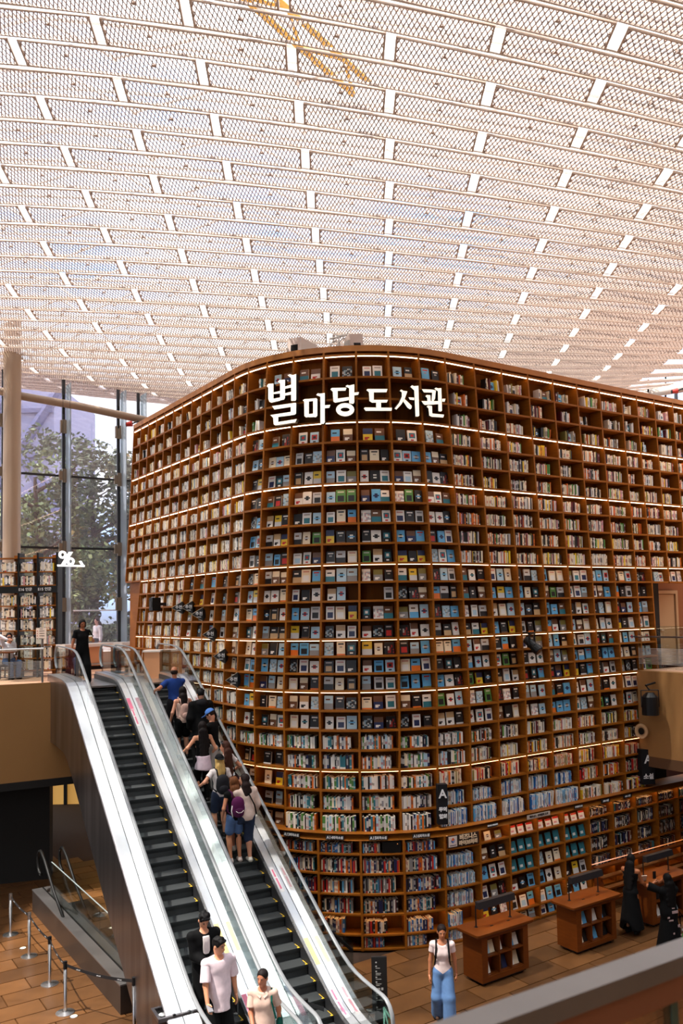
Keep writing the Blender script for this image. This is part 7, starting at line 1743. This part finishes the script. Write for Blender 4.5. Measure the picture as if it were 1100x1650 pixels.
c = W_(U_((-0.24, -0.06, 0.0))); t = thing('tote_bag', 'dark green bag hanging from the shoulder of the woman in beige', 'bag', c); b = MB(); b.tube([W_(U_(q)) for q in ((-0.2, 0.10, 0.15), (-0.14, 0.11, 0.4), (-0.135, 0.03, 0.555), (-0.15, -0.09, 0.4), (-0.22, -0.1, 0.12))], 0.014, 6); GRN = cloth('bottle green', (10, 74, 62)); b.build('strap', GRN, t)
f = Field(np.array([-0.3] * 3), np.array([0.3] * 3), 0.011); f.ell((0, 0, -0.02), (0.05, 0.14, 0.17), 0.02); V, Q = f.mesh(); link('pouch', np_mesh('pouch', [((V @ rotz(DN - 0.5).T) + c, Q)], [GRN]), t)
for s_ in (-1, 1):
    b = MB(); b.poly([W_(U_(q)) for q in ((0.0, 0.092, 0.50), (0.075 * s_, 0.060, 0.555), (0.085 * s_, 0.10, 0.49), (0.03 * s_, 0.128, 0.455))]); b.build('collar', C_BEIGE, I['t'])
# --- upper floor
I = person('woman all in black with bobbed hair carrying a takeaway coffee at the escalator head', esc(3.72, -0.57, ZUP), DN + 0.05, 1.62, 'f', (166, 98, 62), ('bob', (22, 18, 17)), dict(m=C_BLACK, sleeve=0.30, hem=-0.08, e=0.022, loose=0.012), dict(kind='trousers', m=C_BLACK, loose=0.045, flare=0.02), lh=(-0.17, 0.22, 0.30), rh=(0.30, 0.06, -0.02), lhand=(0, 0.8, 0.5), lf=(-0.09, 0.14, 0.085), rf=(0.09, -0.12, 0.10), head=(0.0, -0.28), curl=0.7)
c = I['W'](I['wL'] + np.array([0.03, 0.085, 0.02])); t = thing('paper_cup', 'tan takeaway cup with white lid and straw held by the woman in black', 'cup', c)
b = MB(); b.lathe([(0.0, -0.07), (0.032, -0.07), (0.044, 0.045), (0, 0.045)], c, 16); b.build('cup', mat('tan cup', rgb(206, 156, 84), 0.6), t, smooth=False); b = MB(); b.lathe([(0.047, 0.04), (0.047, 0.06), (0.036, 0.072), (0, 0.072)], c, 16); b.build('lid', WHITE_PANEL, t); b = MB(); b.tube([c + (0, 0, 0.06), c + (-0.03, 0, 0.15)], 0.005, 6); b.build('straw', mat('olive straw', rgb(120, 120, 70), 0.5), t)
q = at_y(157, 1000, 30.0)
I = person('woman in a white blouse and dark skirt outside the window, looking left', (q[0], q[1], ZUP - 0.02), DN - 1.2, 1.66, 'f', (226, 170, 150), ('long', (60, 40, 44)), dict(m=cloth('blouse white', (240, 236, 238)), sleeve=0.95, hem=0.0, loose=0.012), dict(kind='skirt', m=cloth('charcoal skirt', (52, 52, 62)), len=0.30, flare=0.0), detail=False, head=(0.0, -0.1))
q = at_y(14, 1052, 24.1)
I = person('seated person in white shirt and dark vest raising a hand to the face', (q[0], q[1], ZUP), DN + 0.3, 1.62, 'f', (206, 136, 104), ('mid', (26, 20, 20)), dict(m=cloth('pale shirt', (214, 206, 214)), sleeve=0.95, hem=-0.05), dict(kind='trousers', m=C_DENIM), seated=True, lf=(-0.1, 0.42, 0.085), rf=(0.1, 0.42, 0.085), rh=(0.12, 0.20, 0.62), lh=(-0.08, 0.32, 0.14), rhand=(0, 0, 1), head=(-0.3, -0.1))
b = MB(); p_ = I['hd']; b.tube([I['W'](np.array(p_(q_))) for q_ in ((-0.075, 0.03, 0.012), (-0.03, 0.104, 0.012), (0.03, 0.104, 0.012), (0.075, 0.03, 0.012))], [0.006, 0.02, 0.02, 0.006], 8); b.build('sunglasses', mat('sunglass black', (0.02, 0.02, 0.025), 0.15), I['t'])
cq = np.array([q[0], q[1], ZUP]); t = thing('cafe_chair', 'dark chair under the seated person at the left edge', 'chair', cq); b = MB(); b.box(cq + (0, 0, 0.37), (0.42, 0.42, 0.05)); b.build('seat', BLACK, t); b = MB(); b.box(cq + (0.0, 0.22, 0.66), (0.40, 0.035, 0.36)); b.build('backrest', BLACK, t)
for sx in (-0.17, 0.17):
    for sy in (-0.17, 0.17): b = MB(); b.box(cq + (sx, sy, 0.175), (0.035, 0.035, 0.35)); b.build('leg', BLACK, t)
# --- hall floor
I = person('woman in wide blue jeans and white top walking across the hall', (1.63, 15.12, 0), math.pi - 0.08, 1.63, 'f', (178, 112, 76), ('tied', (30, 20, 18)), dict(m=cloth('rose white', (222, 200, 196)), sleeve=0.24, hem=0.0, neck=0.10), dict(kind='trousers', m=C_DENIM, loose=0.05, flare=0.02, e=0.016, waist=0.16), shoes=(70, 48, 36), lf=(-0.10, 0.16, 0.085), rf=(0.10, -0.14, 0.11), lh=(-0.24, -0.02, -0.06), rh=(0.24, 0.05, -0.06), head=(0.12, -0.15))
backpack(I, 'black backpack on the woman in jeans, mostly its shoulder straps showing', (20, 20, 22), low=0.04)
I = person('woman in a long black sleeveless dress leaning on the desk with an open book', (6.24, 18.96, 0), math.radians(-42), 1.65, 'f', (168, 100, 60), ('longer', (14, 12, 12)), dict(m=C_BLACK, sleeve=0, hem=-0.05, name='bodice'), dict(kind='dress', m=C_BLACK, len=0.74, flare=0.10, name='skirt'), lh=(-0.10, 0.34, 0.16), rh=(0.16, 0.34, 0.16), lhand=(0, 1, 0), rhand=(0, 1, 0), lean=0.10, head=(-0.2, -0.35))
bkp = I['W'](I['U']((0.03, 0.46, 0.22))); t = thing('open_book', 'open pale book held by the woman in the long black dress', 'book', bkp)
for s_ in (-1, 1): b = MB(); b.box(bkp + np.array([0.0, 0, 0.02]) + np.array([0.07 * s_, 0, 0.0]), (0.14, 0.012, 0.19), ex=nrm((1, 0.15 * s_, 0)), ey=nrm((0, 0.9, 0.5)), ez=nrm((0, -0.5, 0.9))); b.build('page_block', mat('page white', rgb(226, 214, 196), 0.6), t)
I = person('person in black with long hair photographing the shelves with a phone, arms raised', (6.60, 17.71, 0), math.radians(18), 1.62, 'f', (166, 100, 62), ('longer', (14, 12, 12)), dict(m=C_BLACK, sleeve=0.55, hem=-0.2, e=0.035, loose=0.03), dict(kind='dress', m=C_BLACK, len=0.72, flare=0.12, name='skirt'), lh=(-0.16, 0.26, 0.56), rh=(0.02, 0.28, 0.56), lhand=(0, 0.2, 1), rhand=(0, 0.2, 1), head=(0, 0.1))
b = MB()
for u_, z_, w_, h_ in ((0.02, 0.06, 0.14, 0.05), (-0.02, 0.16, 0.06, 0.012), (0.05, -0.2, 0.05, 0.05), (-0.08, -0.33, 0.03, 0.03), (0.10, -0.38, 0.025, 0.03), (-0.1, -0.08, 0.10, 0.025), (-0.16, -0.02, 0.05, 0.03)):
    b = MB(); p0_ = I['U']((u_ - w_ / 2, -0.165 - 0.02 * (z_ < 0) - (0.05 if z_ < -0.1 else 0), z_)); b.frame_box(I['W'](p0_), I['Rz'] @ np.array([w_, 0, 0]), I['Rz'] @ np.array([0, -0.012, 0]), (0, 0, h_)); b.build('printed_patch', mat('patch print', rgb(176, 150, 148), 0.6), I['t'])
c = I['W'](I['wL'] + np.array([0.06, 0.03, 0.16])); t = thing('phone', 'black phone raised by the person photographing the shelves', 'phone', c); b = MB(); b.box(c, (0.075, 0.012, 0.15), ex=I['Rz'] @ np.array([1.0, 0, 0]), ey=I['Rz'] @ np.array([0, 1.0, 0])); b.build('case', BLACK, t)
c = I['W'](np.array([0.34, -0.05, 0.42])); t = thing('tote_bag', 'green and brown printed bag at the right edge, carried by the person in black', 'bag', c); ex_ = I['Rz'] @ np.array([1.0, 0, 0]); ey_ = I['Rz'] @ np.array([0, 1.0, 0])
b = MB(); b.box(c, (0.30, 0.12, 0.30), ex=ex_, ey=ey_); b.build('sack', mat('bag print base', rgb(120, 84, 60), 0.7), t)
b = MB(); b.box(c - ey_ * 0.063 + np.array([0, 0, -0.01]), (0.26, 0.008, 0.09), 0, ex=ex_, ey=ey_); b.box(c - ey_ * 0.063 + np.array([-0.06 * ex_[0], -0.06 * ex_[1], 0.11]), (0.14, 0.008, 0.05), 1, ex=ex_, ey=ey_); b.build('print', [mat('bag green', rgb(72, 176, 44), 0.6), mat('bag white', rgb(206, 200, 190), 0.6)], t)
b = MB(); b.tube([c + ex_ * -0.1 + np.array([0, 0, 0.14]), c + np.array([0, 0, 0.46]) - ex_ * 0.12, c + ex_ * 0.1 + np.array([0, 0, 0.14])], 0.012, 6); b.build('handle', C_BLACK, t)
bpy.context.view_layer.update()
